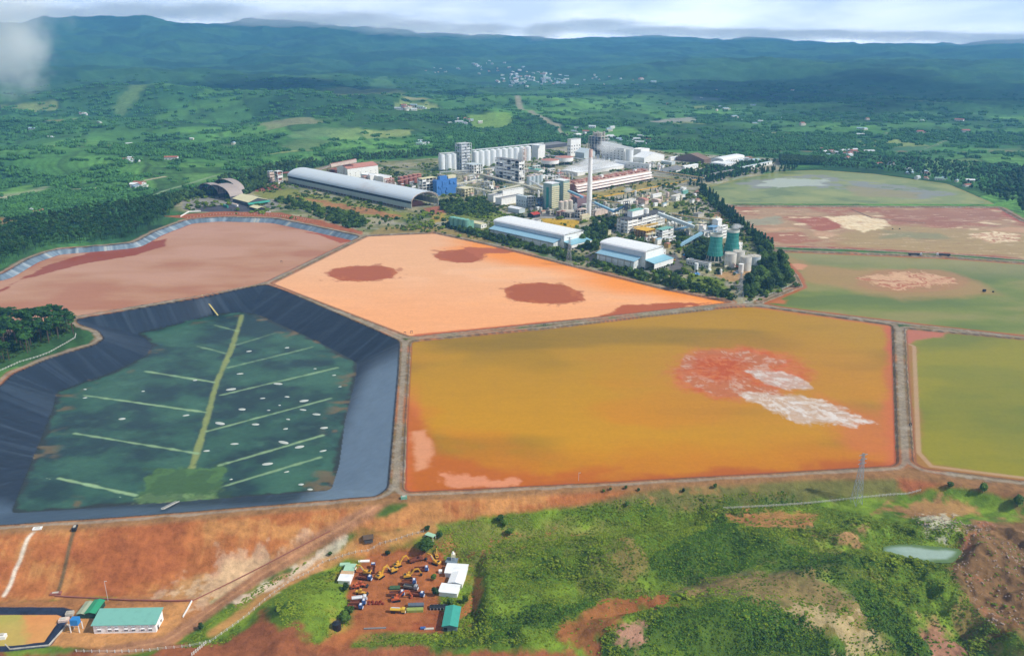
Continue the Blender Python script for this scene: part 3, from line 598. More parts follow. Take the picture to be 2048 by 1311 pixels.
        wtr=patch(np.zeros((len(x),3)),x,y,f([(1480,368),(1560,352),(1640,350),(1700,360),(1800,372),(1900,385),(1890,398),(1780,396),(1700,380),(1560,374),(1500,380)]),np.ones(3),8,30,40,9)[:,0]
        c=mix(c,C('80858a'),wtr*sms(-.15,.1,b+.1)); c=patch(c,x,y,f([(1500,372),(1560,356),(1660,358),(1640,370),(1560,376)]),C('a8b4bc'),5,22,25,19,.9); c=patch(c,x,y,f([(1700,372),(1850,385),(1830,396),(1700,392)]),C('8d8464'),8,14,40,9,.8)
        c=mix(c,C('8a8c56'),1-sms(8,16,D+b*5)); c=mix(c,C('a08058'),1-sms(3,7,D))
    elif n=='g':
        c=C('7e7c22')*o; c=mix(c,C('707426'),sms(.0,.4,a)); c=mix(c,C('8c841e'),sms(.0,.4,-a)*.7)
        c=patch(c,x,y,f([(1809,655),(1900,664),(1880,674),(1830,680),(1812,690)]),C('b06a50'),4,7,14,8)
        dl=seg(x,y,GP([(1814,690),(1818,900),(1850,936),(2048,961),(2600,1020)]),closed=False)[0]; c=mix(c,C('9a6c38'),(1-sms(4,12,dl+b*5))*.9); c=mix(c,C('b09070'),(1-sms(1,2.5,np.abs(dl-6.5)))*.8)
        c=mix(c,C('8c5a3c'),1-sms(1.8,3.4,D))
    elif n=='t': c=C('93a89c')*o; c=mix(c,C('7f9688'),sms(-.2,.3,b)); c=mix(c,C('5c7448'),1-sms(.3,3.5,D+b*3))
    elif n=='i':
        c=C('a8a050')*o; c=patch(c,x,y,GP([(50,1225),(140,1222),(110,1290),(60,1290)],z),C('cc8a50'),3,5,8,8); c=mix(c,C('c89a5c'),sms(.1,.4,a)*.5)
    s3=fbm(x/26,y/4.5,4,401,.65); c=c*(1+(.10 if n=='e' else .05)*s3)[:,None]
    if n in 'def': c=c*np.array([1.06,1.0,.74])
    if n=='e': c=mix(c,C('d8bfa4'),sms(.38,.6,s3)*.6); c=mix(c,C('8c4a34'),sms(.38,.6,-s3)*.4)
    return np.clip(c,.004,.88)
def build_water(n,P,zw,label):
    x0,y0=P.min(0)-3; x1,y1=P.max(0)+3
    rr,aa=np.meshgrid(RG,AZ,indexing='ij'); nr,na=rr.shape; x=rr*np.sin(aa); y=rr*np.cos(aa)
    m=(x>x0)&(x<x1)&(y>y0)&(y<y1); ri=np.where(m.any(1))[0]; ai=np.where(m.any(0))[0]; a0,a1=max(ri[0]-1,0),min(ri[-1]+2,nr); b0,b1=max(ai[0]-1,0),min(ai[-1]+2,na)
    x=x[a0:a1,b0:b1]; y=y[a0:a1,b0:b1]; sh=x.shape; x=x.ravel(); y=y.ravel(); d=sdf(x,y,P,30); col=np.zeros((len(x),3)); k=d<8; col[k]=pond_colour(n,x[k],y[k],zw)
    q=np.arange(len(x)).reshape(sh); fc=np.stack([q[:-1,:-1],q[:-1,1:],q[1:,1:],q[1:,:-1]],-1).reshape(-1,4)[:,::-1]; fc=fc[(d[fc]<1.0).all(1)]
    o=make_mesh('water',np.stack([x,y,np.full(len(x),zw)],1),fc,col,WM); tag(o,label,kind='structure')
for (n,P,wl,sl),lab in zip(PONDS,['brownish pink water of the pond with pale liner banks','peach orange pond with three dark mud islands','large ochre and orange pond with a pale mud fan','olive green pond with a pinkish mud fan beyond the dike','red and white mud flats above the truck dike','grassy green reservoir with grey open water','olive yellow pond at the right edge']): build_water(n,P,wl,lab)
build_water('t',TPC,TPOND[2]-1.0,'small pale turquoise pool in the green ground at the right')
build_water('i',PI_,-21.9,'small green and orange settling pond at the lower left corner')
pass
# ---------------------------------------------------------------- materials of built things
WHT=mat('white_painted_wall','ebebe8',.6,var=.06,dirt='cfccc4'); WHR=mat('white_sheet_roof','eef1f3',.45,var=.04,dirt='dadfe2',stripe=.5)
BLR=mat('pale_blue_sheet_roof','8fb8cc',.45,var=.1,dirt='7aa6bd',stripe=.5); BLW=mat('blue_grey_cladding','bcc8cc',.6,var=.1)
CONM=mat('stained_concrete','b9b4a8',.85,var=.2,dirt='857f74'); DRK=mat('dark_opening','22262a',.8,var=.2); WIN=mat('dark_glass','3a444c',.25,var=.1)
STL=mat('galvanised_steel','c0c4c6',.5,0,var=.12); GRY=mat('grey_flat_roof','77787a',.85,var=.22); DGR=mat('dark_sooty_roof','4f5052',.85,var=.25)
RST=mat('rust_red_paint','8f5a4c',.75,var=.3,dirt='6a4238'); RDR=mat('red_sheet_roof','a8392a',.6,var=.15); TRR=mat('terracotta_roof','b07a6c',.7,var=.2)
PNK=mat('dust_pink_concrete','d2bdb0',.8,var=.2,dirt='ab9082'); YEL=mat('yellow_pipe_paint','d8aa2c',.5,var=.15); BLU=mat('blue_conveyor_paint','6f9cc0',.5,var=.15)
NET=mat('blue_cladding_net','3f72b0',.7,var=.35,dirt='2c5488',scale=.6); CRM=mat('cream_wall','cfc8a8',.75,var=.15); CRR=mat('cream_sheet_roof','d6cfa6',.55,var=.1)
GRM=mat('green_machine_paint','6fa08c',.6,var=.2); TEA=mat('teal_sheet_roof','3f9a86',.5,var=.1,stripe=.6); TEB=mat('faded_teal_roof','74ad9f',.5,var=.08); TCW=mat('teal_tower_cladding','2d8a7e',.55,var=.2,dirt='256f68',stripe=0)
GRG=mat('grey_green_strip_wall','a3ada4',.7,var=.12); ARR=mat('weathered_arch_roof','c8d2d8',.45,0,var=.1,scale=.012,dirt='b0a49c'); SIL=mat('pale_silo_shell','e4e8ea',.5,0,var=.06,dirt='ccd0d0')
BRW=mat('brown_rust_roof','7c6658',.8,var=.2); GRN_=mat('dark_green_trim','2f6a52',.6,var=.15); ORG=mat('orange_paint','c9602c',.55,var=.2); LVR=mat('cream_louvre_bands','cfc9a6',.7,var=.15)
def base(N,xR,xL,ytop=None,h=None,z=0.0,ang=45):
    """N: ground pixel of the near corner; xR, xL: pixel columns of the right and left corners. The local x axis runs to the right corner, local y to the left corner."""
    o=G(N[0],N[1],z); a=R(ang); LX=solve_len(o,z,(math.cos(a),math.sin(a)),xR); LY=solve_len(o,z,(-math.sin(a),math.cos(a)),xL)
    H=h if h is not None else height_at(N[0],N[1],ytop,z)
    return o,LX,LY,H,a
def hung(root,proto,loc,scale=(1,1,1),rz=0,name=None):
    c=proto.copy(); link(c); c.parent=root; c.location=loc; c.scale=scale; c.rotation_euler=(0,0,rz)
    if name: c.name=name
    return c
def windows(root,LX,LY,cols_x,cols_y,rows,z0,dz,w=1.6,h=1.4,m=WIN):
    """one window mesh, hung as separate parts on the two faces that look towards the ponds"""
    first=None
    def put(loc,rz):
        nonlocal first
        if first is None:
            first=MB().box(-.5,-.07,0,.5,.07,1).build('window',m,root); first.location=loc; first.scale=(w,1,h); first.rotation_euler=(0,0,rz); first.data.name='window'
        else: hung(root,first,loc,(w,1,h),rz)
    for r in range(rows):
        for i in range(cols_x): put(((i+.5)*LX/cols_x,-.03,z0+r*dz),0)
        for i in range(cols_y): put((-.03,(i+.5)*LY/cols_y,z0+r*dz),R(90))
def block(name,label,cat,N,xR,xL,ytop=None,h=None,roof='flat',wm=WHT,rm=GRY,rise=.18,win=None,z=0.0,ang=45,group=None,over=.6,ridge='y',parapet=True):
    o,LX,LY,H,a=base(N,xR,xL,ytop,h,z,ang); t=empty(name,(o[0],o[1],z),a,label,cat,group)
    MB().box(0,0,-.5,LX,LY,H).build('wall',wm,t)
    if roof=='flat':
        b=MB().box(-over*.3,-over*.3,H+.003,LX+over*.3,LY+over*.3,H+.5); b.build('roof',rm,t)
        if parapet: b=MB(); w=.5; b.box(-.2,-.2,H+.5,LX+.2,w,H+1.3); b.box(-.2,LY-w,H+.5,LX+.2,LY+.2,H+1.3); b.box(-.2,w,H+.5,w,LY-w,H+1.3); b.box(LX-w,w,H+.5,LX+.2,LY-w,H+1.3); b.build('parapet',wm,t)
    elif roof=='gable':
        b=MB(); W_=LX if ridge=='y' else LY; rh=W_*rise; k=.35
        prof=[(-over,H-.1),(W_/2,H+rh-.1),(W_+over,H-.1),(W_+over,H+k),(W_/2,H+rh+k),(-over,H+k)]
        if ridge=='y': b.prism(prof,-over,LY+over,'y')
        else: b.prism(prof,-over,LX+over,'x')
        b.build('roof',rm,t); g=MB()
        if ridge=='y': g.prism([(0.02,H),(W_-.02,H),(W_/2,H+rh-.12)],.01,LY-.01,'y')
        else: g.prism([(0.02,H),(W_-.02,H),(W_/2,H+rh-.12)],.01,LX-.01,'x')
        g.build('gable',wm,t)
    elif roof=='mono':
        b=MB().add([(-over,-over,H+.05),(LX+over,-over,H+.05),(LX+over,LY+over,H+LY*rise),(-over,LY+over,H+LY*rise)]+[(-over,-over,H+.4),(LX+over,-over,H+.4),(LX+over,LY+over,H+LY*rise+.4),(-over,LY+over,H+LY*rise+.4)],[(0,3,2,1),(4,5,6,7),(0,1,5,4),(1,2,6,5),(2,3,7,6),(3,0,4,7)]); b.build('roof',rm,t)
    elif roof=='arch':
        b=MB(); W_=LX if ridge=='y' else LY; n=10; rh=W_*rise
        p=[(W_/2-(W_/2+over)*math.cos(math.pi*i/n),H+rh*math.sin(math.pi*i/n)) for i in range(n+1)]; pr=p+[(u,v+.4) for u,v in reversed(p)]
        b.prism(pr,-over,(LY if ridge=='y' else LX)+over,'y' if ridge=='y' else 'x'); b.build('roof',rm,t,True if False else False)
        g=MB().prism([(u,v-.05) for u,v in p[1:-1]],.02,(LY if ridge=='y' else LX)-.02,'y' if ridge=='y' else 'x'); g.build('gable',wm,t)
    if win: windows(t,LX,LY,*win)
    t['dims']=(LX,LY,H); return t
def frame(name,label,cat,N,xR,xL,ytop,floors=5,bays=(3,3),fm=CONM,rm=GRY,z=0.0,ang=45,infill=None,inner=DGR,group=None,h=None):
    """open concrete or steel frame building: columns, floor slabs, dark plant inside"""
    o,LX,LY,H,a=base(N,xR,xL,ytop,h,z,ang); t=empty(name,(o[0],o[1],z),a,label,cat,group); cw=max(.7,min(LX,LY)*.05)
    p0=None
    for i in range(bays[0]+1):
        for j in range(bays[1]+1):
            if 0<i<bays[0] and 0<j<bays[1]: continue
            x=cw/2+i*(LX-cw)/bays[0]; y=cw/2+j*(LY-cw)/bays[1]
            if p0 is None: p0=MB().box(-cw/2,-cw/2,-.5,cw/2,cw/2,H-.01).build('column',fm,t); p0.location=(x,y,0)
            else: hung(t,p0,(x,y,0))
    for k in range(1,floors+1):
        zz=H*k/floors; MB().box(-.15,-.15,zz-.45,LX+.15,LY+.15,zz+.02).build('floor',fm if k<floors else rm,t)
    q=MB(); r_=random.Random(int(N[0]))
    for k in range(floors):
        z0=H*k/floors+.1; z1=H*(k+1)/floors-.6
        for i in range(bays[0]):
            for j in range(bays[1]):
                if r_.random()<.8: q.box(cw+LX*(i+.12)/bays[0],cw+LY*(j+.12)/bays[1],z0,-cw+LX*(i+.9)/bays[0],-cw+LY*(j+.9)/bays[1],z0+(z1-z0)*r_.uniform(.45,.95))
    q.build('machinery',inner,t)
    if infill:
        q=MB()
        for k in range(floors):
            for i in range(bays[0]):
                if r_.random()<infill[1]: q.box(LX*i/bays[0]+cw,.05,H*k/floors+.1,LX*(i+1)/bays[0]-.05,.3,H*(k+.62)/floors)
            for j in range(bays[1]):
                if r_.random()<infill[1]: q.box(.05,LY*j/bays[1]+cw,H*k/floors+.1,.3,LY*(j+1)/bays[1]-.05,H*(k+.62)/floors)
        q.build('infill_panel',infill[0],t)
    t['dims']=(LX,LY,H); return t
def lift(px,py,h): 
    """a point h metres above the plain that the photo shows at that pixel"""
    x,y=G(px,py,h); return Vector((x,y,h))
def gallery(name,label,cat,p,q,w=3.2,hh=3,gm=BLU,rm=None,legs=3,lm=STL,group=None,roofed=True):
    o=Vector((p.x,p.y,0)); t=empty(name,o,0,label,cat,group); P=p-o; Q=q-o
    MB().beam(P,Q,w,hh).build('gallery',gm,t)
    if rm: u=Vector((0,0,hh/2+.12)); MB().beam(P+u,Q+u,w+.5,.22).build('roof',rm,t)
    for i in range(legs):
        s=(i+.5)/legs; c=P.lerp(Q,s); d=(Q-P).normalized(); n=Vector((-d.y,d.x,0)).normalized()
        if c.z<hh/2+1.5: continue
        b=MB(); b.beam(c+n*w*.4-Vector((0,0,hh/2)),Vector((c.x,c.y,0))+n*w*.9,.35); b.beam(c-n*w*.4-Vector((0,0,hh/2)),Vector((c.x,c.y,0))-n*w*.9,.35)
        m_=c.z/2; b.beam(Vector((c.x,c.y,m_))+n*w*.6,Vector((c.x,c.y,m_))-n*w*.6,.25)
        b.build('trestle',lm,t)
    return t
def piperack(name,label,pts,h=9,gm=YEL,w=4,step=14,np_=3,lm=STL,cat='pipe bridge',group=None,pr=.5):
    """pts: ground points"""
    o=Vector((*pts[0],0)); t=empty(name,o,0,label,cat,group); Q=[Vector((a[0],a[1],0))-o for a in pts]
    pb=[MB() for _ in range(np_)]; lb=MB()
    for a,b in zip(Q,Q[1:]):
        d=(b-a); n=max(int(d.length/step),1); u=d.normalized(); s=Vector((-u.y,u.x,0))
        for k in range(np_):
            off=s*((k-(np_-1)/2)*w/max(np_,1)); pb[k].beam(a+off+Vector((0,0,h)),b+off+Vector((0,0,h)),pr*2,pr*2)
        for i in range(n+1):
            c=a.lerp(b,i/n)
            if h>1.5:
                for sg in (-1,1): lb.beam(c+s*sg*w/2,c+s*sg*w/2+Vector((0,0,h-pr)),.35)
                lb.beam(c-s*w/2+Vector((0,0,h-pr-.2)),c+s*w/2+Vector((0,0,h-pr-.2)),.35,.3)
            else: lb.box(c.x-.5,c.y-.5,0,c.x+.5,c.y+.5,h-pr)
        if h>5:
            for sg in (-1,1):
                lb.beam(a+s*sg*w/2+Vector((0,0,h-pr-1.6)),b+s*sg*w/2+Vector((0,0,h-pr-1.6)),.25)
                for i in range(n):
                    c0=a.lerp(b,i/n)+s*sg*w/2; c1=a.lerp(b,(i+1)/n)+s*sg*w/2; lb.beam(c0+Vector((0,0,h-pr-1.6)),c1+Vector((0,0,h-pr)),.18)
    for k in range(np_): pb[k].build('pipe',gm if k%2==0 or np_==1 else STL,t)
    lb.build('support_frame',lm,t); return t
def tank(name,label,cat,c,r,h,wm=WHT,rm=None,z=0,group=None,dome=0,legs=0,n=20,rail=False):
    t=empty(name,(c[0],c[1],z),0,label,cat,group); z0=legs
    MB().cyl(0,0,z0-.3*(legs==0),h,r,None,n,False).cyl(0,0,z0-.3*(legs==0),h-.01,.01,None,3,False).build('shell',wm,t,True) if False else MB().cyl(0,0,z0-.3*(legs==0),h,r,None,n).build('shell',wm,t)
    b=MB().cyl(0,0,h+.02,h+.02+max(dome,.15),r*1.01,(r*.15 if dome else r*1.01),n); b.build('roof',rm or wm,t)
    if legs:
        b=MB()
        for i in range(8): a=i*math.pi/4; b.box(r*.9*math.cos(a)-.4,r*.9*math.sin(a)-.4,0,r*.9*math.cos(a)+.4,r*.9*math.sin(a)+.4,legs-.01)
        b.build('leg',CONM,t)
    if rail:
        b=MB()
        for i in range(n):
            a0=i*2*math.pi/n; a1=(i+1)*2*math.pi/n; p0=Vector((r*math.cos(a0),r*math.sin(a0),h+.2)); p1=Vector((r*math.cos(a1),r*math.sin(a1),h+.2)); up=Vector((0,0,1.2))
            b.beam(p0,p0+up,.12); b.beam(p0+up,p1+up,.12)
        b.build('railing',STL,t)
    return t

# ---------------------------------------------------------------- long arch shed (left of the works)
o,LX,LY,H,a=base((823,421),877,577,407); t=empty('arch_shed',(o[0],o[1],0),a,'very long arched grey storage shed with open end','shed')
n=16; rise=LX*.235
arc=lambda e,q: [(LX/2-(LX/2+e)*math.cos(math.pi*(i/n)*.94+math.pi*.03),H+2.2+rise*(math.sin(math.pi*(i/n)*.94+math.pi*.03))+q) for i in range(n+1)]
p=arc(.8,0); MB().prism(p+list(reversed([(u,v+.6) for u,v in p])),-1,LY+1,'y').build('roof',ARR,t)
MB().box(-.2,0,3.2,.3,LY,H-.8).build('side_panel',GRG,t); MB().box(LX-.3,0,3.2,LX+.2,LY,H+1.5).build('side_panel',GRG,t)
MB().box(.05,0,H-.8,.25,LY,H+4.6).build('clerestory',DRK,t)
p0=MB().box(-.35,-.35,-.5,.35,.35,H+3).build('column',CONM,t); p0.location=(.75,0,0)
for i in range(40):
    for x_ in (.75,LX-.75):
        if i or x_>1: hung(t,p0,(x_,i*LY/39,0))
b=MB(); p2=arc(-1.2,-.8)
for (u0,v0),(u1,v1) in zip(p2,p2[1:]): b.beam((u0,.2,v0),(u1,.2,v1),.7,.9)
b=b.build('arch_rib',PNK,t)
for yy in (LY*.33,LY*.66,LY-.6): hung(t,b,(0,yy,0))
MB().box(3,LY-1,0,LX-3,LY-.6,H+6).build('end_wall',GRG,t); MB().box(LX*.2,30,0,LX*.8,LY-40,6).build('ore_pile',RST,t)
g=MB(); g.prism([(4,0),(LX-4,0),(LX*.6,9),(LX*.4,9)],25,LY-30,'y').build('ore_heap',RST,t)
MB().beam((-.9,LY*.53,H+3.9),(LX*.32,LY*.53,H+rise+2.4),1.0,.5).build('roof_ladder',WHT,t)
# ore handling at its left end and behind
frame('transfer_tower','rusty pale transfer tower at the far left of the works','tower',(541,365),550,536,343,4,(1,1),PNK,BLW,infill=(PNK,.9),inner=RST)
frame('transfer_tower','white topped transfer tower beside the arch shed','tower',(557,368),567,550,343,4,(1,1),WHT,WHT,infill=(WHT,.7),inner=RST)
gallery('conveyor','red conveyor bridge running to the left transfer towers','conveyor',lift(564,346,20),lift(598,342,20),3,2.5,RST,None,2,RST)
gallery('conveyor','pink inclined conveyor climbing behind the arch shed','conveyor',lift(628,344,16),lift(660,331,30),4,3.5,PNK,TRR,2,RST)
t=gallery('conveyor','pink enclosed conveyor head above the red roofed mill','conveyor',lift(661,331,30),lift(712,321,36),6,7,PNK,TRR,3,RST)
block('mill_building','long white mill with red ridge roof behind the arch shed','mill',(696,358),757,675,338,None,'gable',WHT,TRR,.16,(6,4,2,5,5),ridge='x')
block('store_building','plain white low block right of the red roofed mill','store',(767,368),784,745,355,None,'flat',WHT,WHR)
block('store_building','small white wing between mill and low block','store',(741,366),757,722,352,None,'flat',WHT,WHR)
frame('pipe_plant','rusty open pipe frame under the pink conveyor','frame',(672,352),690,655,340,3,(2,2),RST,RST,inner=RST)
for i,(px,py) in enumerate([(802,372),(811,370),(820,368),(829,366),(838,365)]):
    tank('ore_silo','rust red ore silo in the row of five','silo',G(px,py),5.6,18,RST,TRR,group='rust red silos behind the arch shed',dome=1.5)
gallery('walkway','rusty pipe walkway along the red silos','walkway',lift(795,362,15),lift(842,351,19),3,1.5,TRR,None,4,RST)
piperack('pipe_rack','grey pipe rack along the back of the arch shed',[G(695,361),G(815,388),G(840,392)],7,STL,6,12,3)
# ---------------------------------------------------------------- frame building with the blue netting
frame('process_building','open white frame building with cream roof','building',(846,392),874,836,358,6,(4,3),WHT,CRR,infill=(WHT,.3))
t=block('netted_building','building wrapped in bright blue cladding','building',(874,392),914,866,362,None,'flat',NET,NET,parapet=False)
LX,LY,H=t['dims']; b=MB(); r_=random.Random(4)
for i in range(16): x=r_.uniform(0,LX-5); z_=r_.uniform(2,H-6); b.box(x,-r_.uniform(.5,1.6),z_,x+r_.uniform(3,6),-.02,z_+r_.uniform(3,6))
b.build('netting',NET,t); MB().box(LX*.2,LY*.2,H+.6,LX*.55,LY*.7,H+7).build('roof_house',NET,t); MB().box(LX*.62,LY*.2,H+.6,LX,LY*.9,H+6).build('roof_tank',CRM,t)
# ---------------------------------------------------------------- the silo row
A0=G(885,342); A1=G(1063,322); 
def along(s): return (A0[0]+(A1[0]-A0[0])*s,A0[1]+(A1[1]-A0[1])*s)
D_=math.hypot(A1[0]-A0[0],A1[1]-A0[1])
pos=[G(884,341),G(897,340),G(908,339)]
for c in pos: tank('storage_silo','tall white silo left of the steel stair tower','silo',c,7.4,35.5,SIL,SIL,group='white silos left of the stair tower',dome=2,n=24)
for i in range(10):
    px=951+i*11.6; c=G(px,333.5-i*1.25); tank('storage_silo','tall white silo in the row right of the steel stair tower','silo',c,7.6,35,SIL,SIL,group='white silos right of the stair tower',dome=2,n=24)
frame('stair_tower','grey steel stair tower rising above the silo row','tower',(924,340),944,911,288,9,(2,3),STL,STL,infill=(STL,.45),inner=STL)
gallery('roof_walkway','steel conveyor walkway on the three left silos','walkway',Vector((*G(879,342),39)),Vector((*G(914,338.6),39)),5,2,STL,None,0)
gallery('roof_walkway','long steel conveyor walkway on top of the right silo row','walkway',Vector((*G(944,334.2),39)),Vector((*G(1086,318),39)),5,2.2,STL,None,0)
frame('stair_tower','narrow rusty stair frame near the end of the silo row','tower',(1049,326),1053,1045,296,6,(1,1),PNK,PNK,inner=PNK)
block('silo_building','white block closing the right end of the silo row','building',(1076,318),1090,1063,292,None,'flat',WHT,WHR)
block('dome_store','small white cabin on the grey canopy end','cabin',(1064,296),1075,1058,289,8,'flat',WHT,WHT,z=0) if False else None
block('canopy_shed','wide dark grey flat roof behind the silo row','shed',(1078,300),1134,1058,None,9,'mono',DGR,GRY,.03)
# ---------------------------------------------------------------- process core
frame('process_building','white process building with a tall frame annex in the middle','building',(1038,368),1049,990,322,7,(2,6),WHT,GRY,infill=(WHT,.55))
block('roof_house','white upper block on the middle process building','building',(1036,352),1046,992,None,31,'flat',WHT,GRY,win=(2,8,1,24,4,2,2)) if False else None
t=block('filter_building','white filter building with grey roof before the silos','building',(1019,362),1046,992,None,26,'flat',WHT,GRY,win=(6,5,4,4,6,2.2,2))
frame('pipe_plant','low white pipe frame in front of the stair tower','frame',(948,349),966,928,330,3,(4,4),WHT,BLW,infill=(WHT,.3))
frame('pipe_plant','cream pipe frame building beside the blue clad building','frame',(930,394),948,912,378,3,(3,3),CRM,CRM,inner=CRM)
piperack('pipe_rack','cream pipe bridge from the blue clad building to the core',[G(912,382),G(965,372)],14,CRM,7,10,4)
piperack('pipe_rack','cream pipe bridge bending round the small grove',[G(940,386),G(982,396),G(1040,382)],12,CRM,7,10,4)
piperack('pipe_rack','long dusty pipe bridge running down to the boiler towers',[G(905,357),G(965,361),G(1030,378),G(1090,394)],13,CRM,8,12,5)
piperack('pipe_rack','grey pipe bridge below the silo row',[G(880,352),G(930,349),G(990,344)],9,STL,7,12,4)
for i,(px,py) in enumerate([(1058,370),(1066,369),(1074,367.5),(1081,366),(1062,366),(1070,364.5)]):
    tank('seed_tank','blue grey tank in the group of six beside the process building','tank',G(px,py),4.9,18,BLW,PNK,group='blue grey tanks beside the process building',n=16)
tank('thickener','round white thickener tank with rusty rim, nearer of the two','thickener',G(1100,333),21,16,WHT,TRR,legs=8,dome=3,n=32)
tank('thickener','round white thickener tank with rusty rim, farther of the two','thickener',G(1128,328),22,17,WHT,TRR,legs=8,dome=3,n=32)
block('workshop','low workshop with pale green and white roof near the thickeners','workshop',(1078,347),1090,1052,341,None,'gable',WHT,TEB,.1)
block('process_block','white tower block with grey flat roof behind the thickeners','tower',(1141,313),1161,1134,280,None,'flat',WHT,GRY,win=(4,2,3,8,8,3,3))
block('process_block','grey roofed link building beneath the big frame tower','building',(1168,318),1190,1150,306,None,'gable',BLW,BLW,.2)
t=frame('frame_tower','tall open concrete tower with machinery on its top','tower',(1201,312),1215,1176,274,7,(2,4),CONM,CONM,inner=GRY)
LX,LY,H=t['dims']
b=MB(); r_=random.Random(2)
for i in range(14): x=r_.uniform(1,LX-7); y=r_.uniform(1,LY-7); b.cyl(x+3,y+3,H+.05,H+r_.uniform(5,13),r_.uniform(1.2,3.2),None,10)
for i in range(5): b.box(LX*.2*i,LY*.3,H+.05,LX*.2*i+.8,LY*.3+.8,H+11)
b.box(LX*.1,LY*.25,H+8,LX*.9,LY*.6,H+8.6); b.build('roof_machinery',CONM,t)
gallery('conveyor','white inclined gallery sloping down from the frame tower','conveyor',lift(1203,286,50),lift(1266,298,36),6,6,WHT,WHR,2)
block('calciner_building','white windowed hall left of the large white silo','building',(1247,324),1262,1204,298,None,'flat',WHT,GRY,win=(2,6,4,5,6,2.4,2.4))
tank('storage_silo','single very wide white silo near the conveyor end','silo',G(1258,325),9.5,32,SIL,SIL,dome=2,n=32)
block('alumina_store','white stepped block behind the wide silo','building',(1281,320),1298,1264,300,None,'flat',WHT,WHT)
block('alumina_store','large white shed with ribbed walls beyond the red terraces','shed',(1288,327),1328,1265,316,None,'gable',WHT,WHR,.12)
block('filter_hall','wide low hall with white sheet roof in the steam','hall',(1155,352),1262,1121,345.5,None,'gable',WHT,WHR,.03,ridge='x')
block('filter_hall','long narrow white hall behind the steam','hall',(1298,342),1302,1228,330,None,'flat',WHT,WHR,win=(1,8,1,6,5,3,2))
block('pump_house','low white shed left of the steaming hall','shed',(1150,349),1160,1112,344,None,'gable',WHT,WHR,.1) if False else None
# terraced long building with rusty tanks on top
o,LX,LY,H,a=base((1151,387),1300,1136,None,17); t=empty('terraced_building',(o[0],o[1],0),a,'long three tier building with white and red awning strips','building')
LY=26
MB().box(0,2,-.5,LX,LY,H).build('wall',RST,t); MB().box(-1,0,H+.01,LX+1,LY+1,H+.5).build('roof',PNK,t)
for k,(z0,y0) in enumerate(((15.4,-1),(10.6,-3.2),(5.8,-5.4))):
    MB().add([(-1,y0-3,z0-1.8),(LX+1,y0-3,z0-1.8),(LX+1,2,z0+1.3),(-1,2,z0+1.3),(-1,y0-3,z0-1.4),(LX+1,y0-3,z0-1.4),(LX+1,2,z0+1.7),(-1,2,z0+1.7)],[(0,3,2,1),(4,5,6,7),(0,1,5,4),(1,2,6,5),(2,3,7,6),(3,0,4,7)]).build('awning',[mat('awning_white','ebe2dc',.6,var=.2,dirt='c9998a',scale=.03)],t)
p0=MB().box(-.5,-6.5,-.5,.5,-5.6,4.2).build('column',RST,t)
for i in range(1,34): hung(t,p0,(i*LX/33,0,0))
for i in range(32):
    x=LX*(i+.5)/32; rr_=3.1
    for j in (0,1):
        c=MB().cyl(x,LY*.3+j*LY*.42,H+.5,H+3.2+(i%3)*.8,rr_,None,12) if (i+j)%2==0 else MB().cyl(x,LY*.3+j*LY*.42,H+.5,H+2.2,rr_*.9,None,12)
        c.build('tank_top',[RST,TRR,PNK][(i*2+j)%3],t)
for i in (12,27): MB().box(LX*i/33,LY*.3,H+.5,LX*i/33+6,LY*.3+6,H+8).build('cabin',WHT,t)
b=MB()
for j in range(4): b.beam((0,LY*(.1+.25*j),H+4.5),(LX,LY*(.1+.25*j),H+4.5),.7)
b.build('pipe',TRR,t)
# yellow gas bridges and ground pipes
piperack('pipe_bridge','yellow pipe bridge on legs, upper of the two by the red terraces',[G(1302,350),G(1407,366)],11,YEL,5,9,2,pr=.6)
piperack('pipe_bridge','yellow pipe bridge on legs, lower of the two by the red terraces',[G(1304,361),G(1378,371)],9,YEL,4,9,2,pr=.5)
piperack('ground_pipeline','low yellow pipeline crossing the grass before the terraces',[G(1186,398),G(1270,383),G(1334,370),G(1407,358),G(1440,352)],1.2,YEL,1,14,1,pr=.75,cat='pipeline')
piperack('pipe_bridge','yellow pipe bridge right of the chimney',[G(1188,407),G(1240,416)],9,YEL,4,9,2)
piperack('pipe_bridge','yellow pipe bridge leading to the crusher towers',[G(1344,438),G(1424,451)],9,YEL,4,10,2)
piperack('pipe_bridge','bright yellow pipe bridge before the gas plant',[G(1266,466),G(1314,457)],9,YEL,3,8,3,lm=YEL,pr=.6)
# chimney
c=G(1177.5,436); t=empty('chimney',(c[0],c[1],0),0,'very tall pale chimney with reddish top','chimney')
SH=mat('chimney_concrete','efece8',.8,var=.06,dirt='d0ccc6',scale=.06); ST_=mat('chimney_top_paint','d8b8ac',.8,var=.15)
MB().lathe(0,0,[(4.0,0),(4.0,31)],24).build('lower_shaft',SH,t,True)
MB().lathe(0,0,[(4.5,30),(4.2,45),(3.6,72),(3.1,100)],24).lathe(0,0,[(4.5,30),(3.9,30.1)],24).build('shaft',SH,t,True)
MB().lathe(0,0,[(3.1,100),(2.9,113),(2.4,113),(2.3,108)],24).build('top_band',ST_,t,True)
b=MB()
for sx_,sy_ in ((5,-2),(8,-2),(5,2),(8,2)): b.box(sx_-.2,sy_-.2,0,sx_+.2,sy_+.2,32)
for k in range(9): b.box(4.6,-2.3,k*4,8.4,2.3,k*4+.25)
b.build('stair_frame',CONM,t)
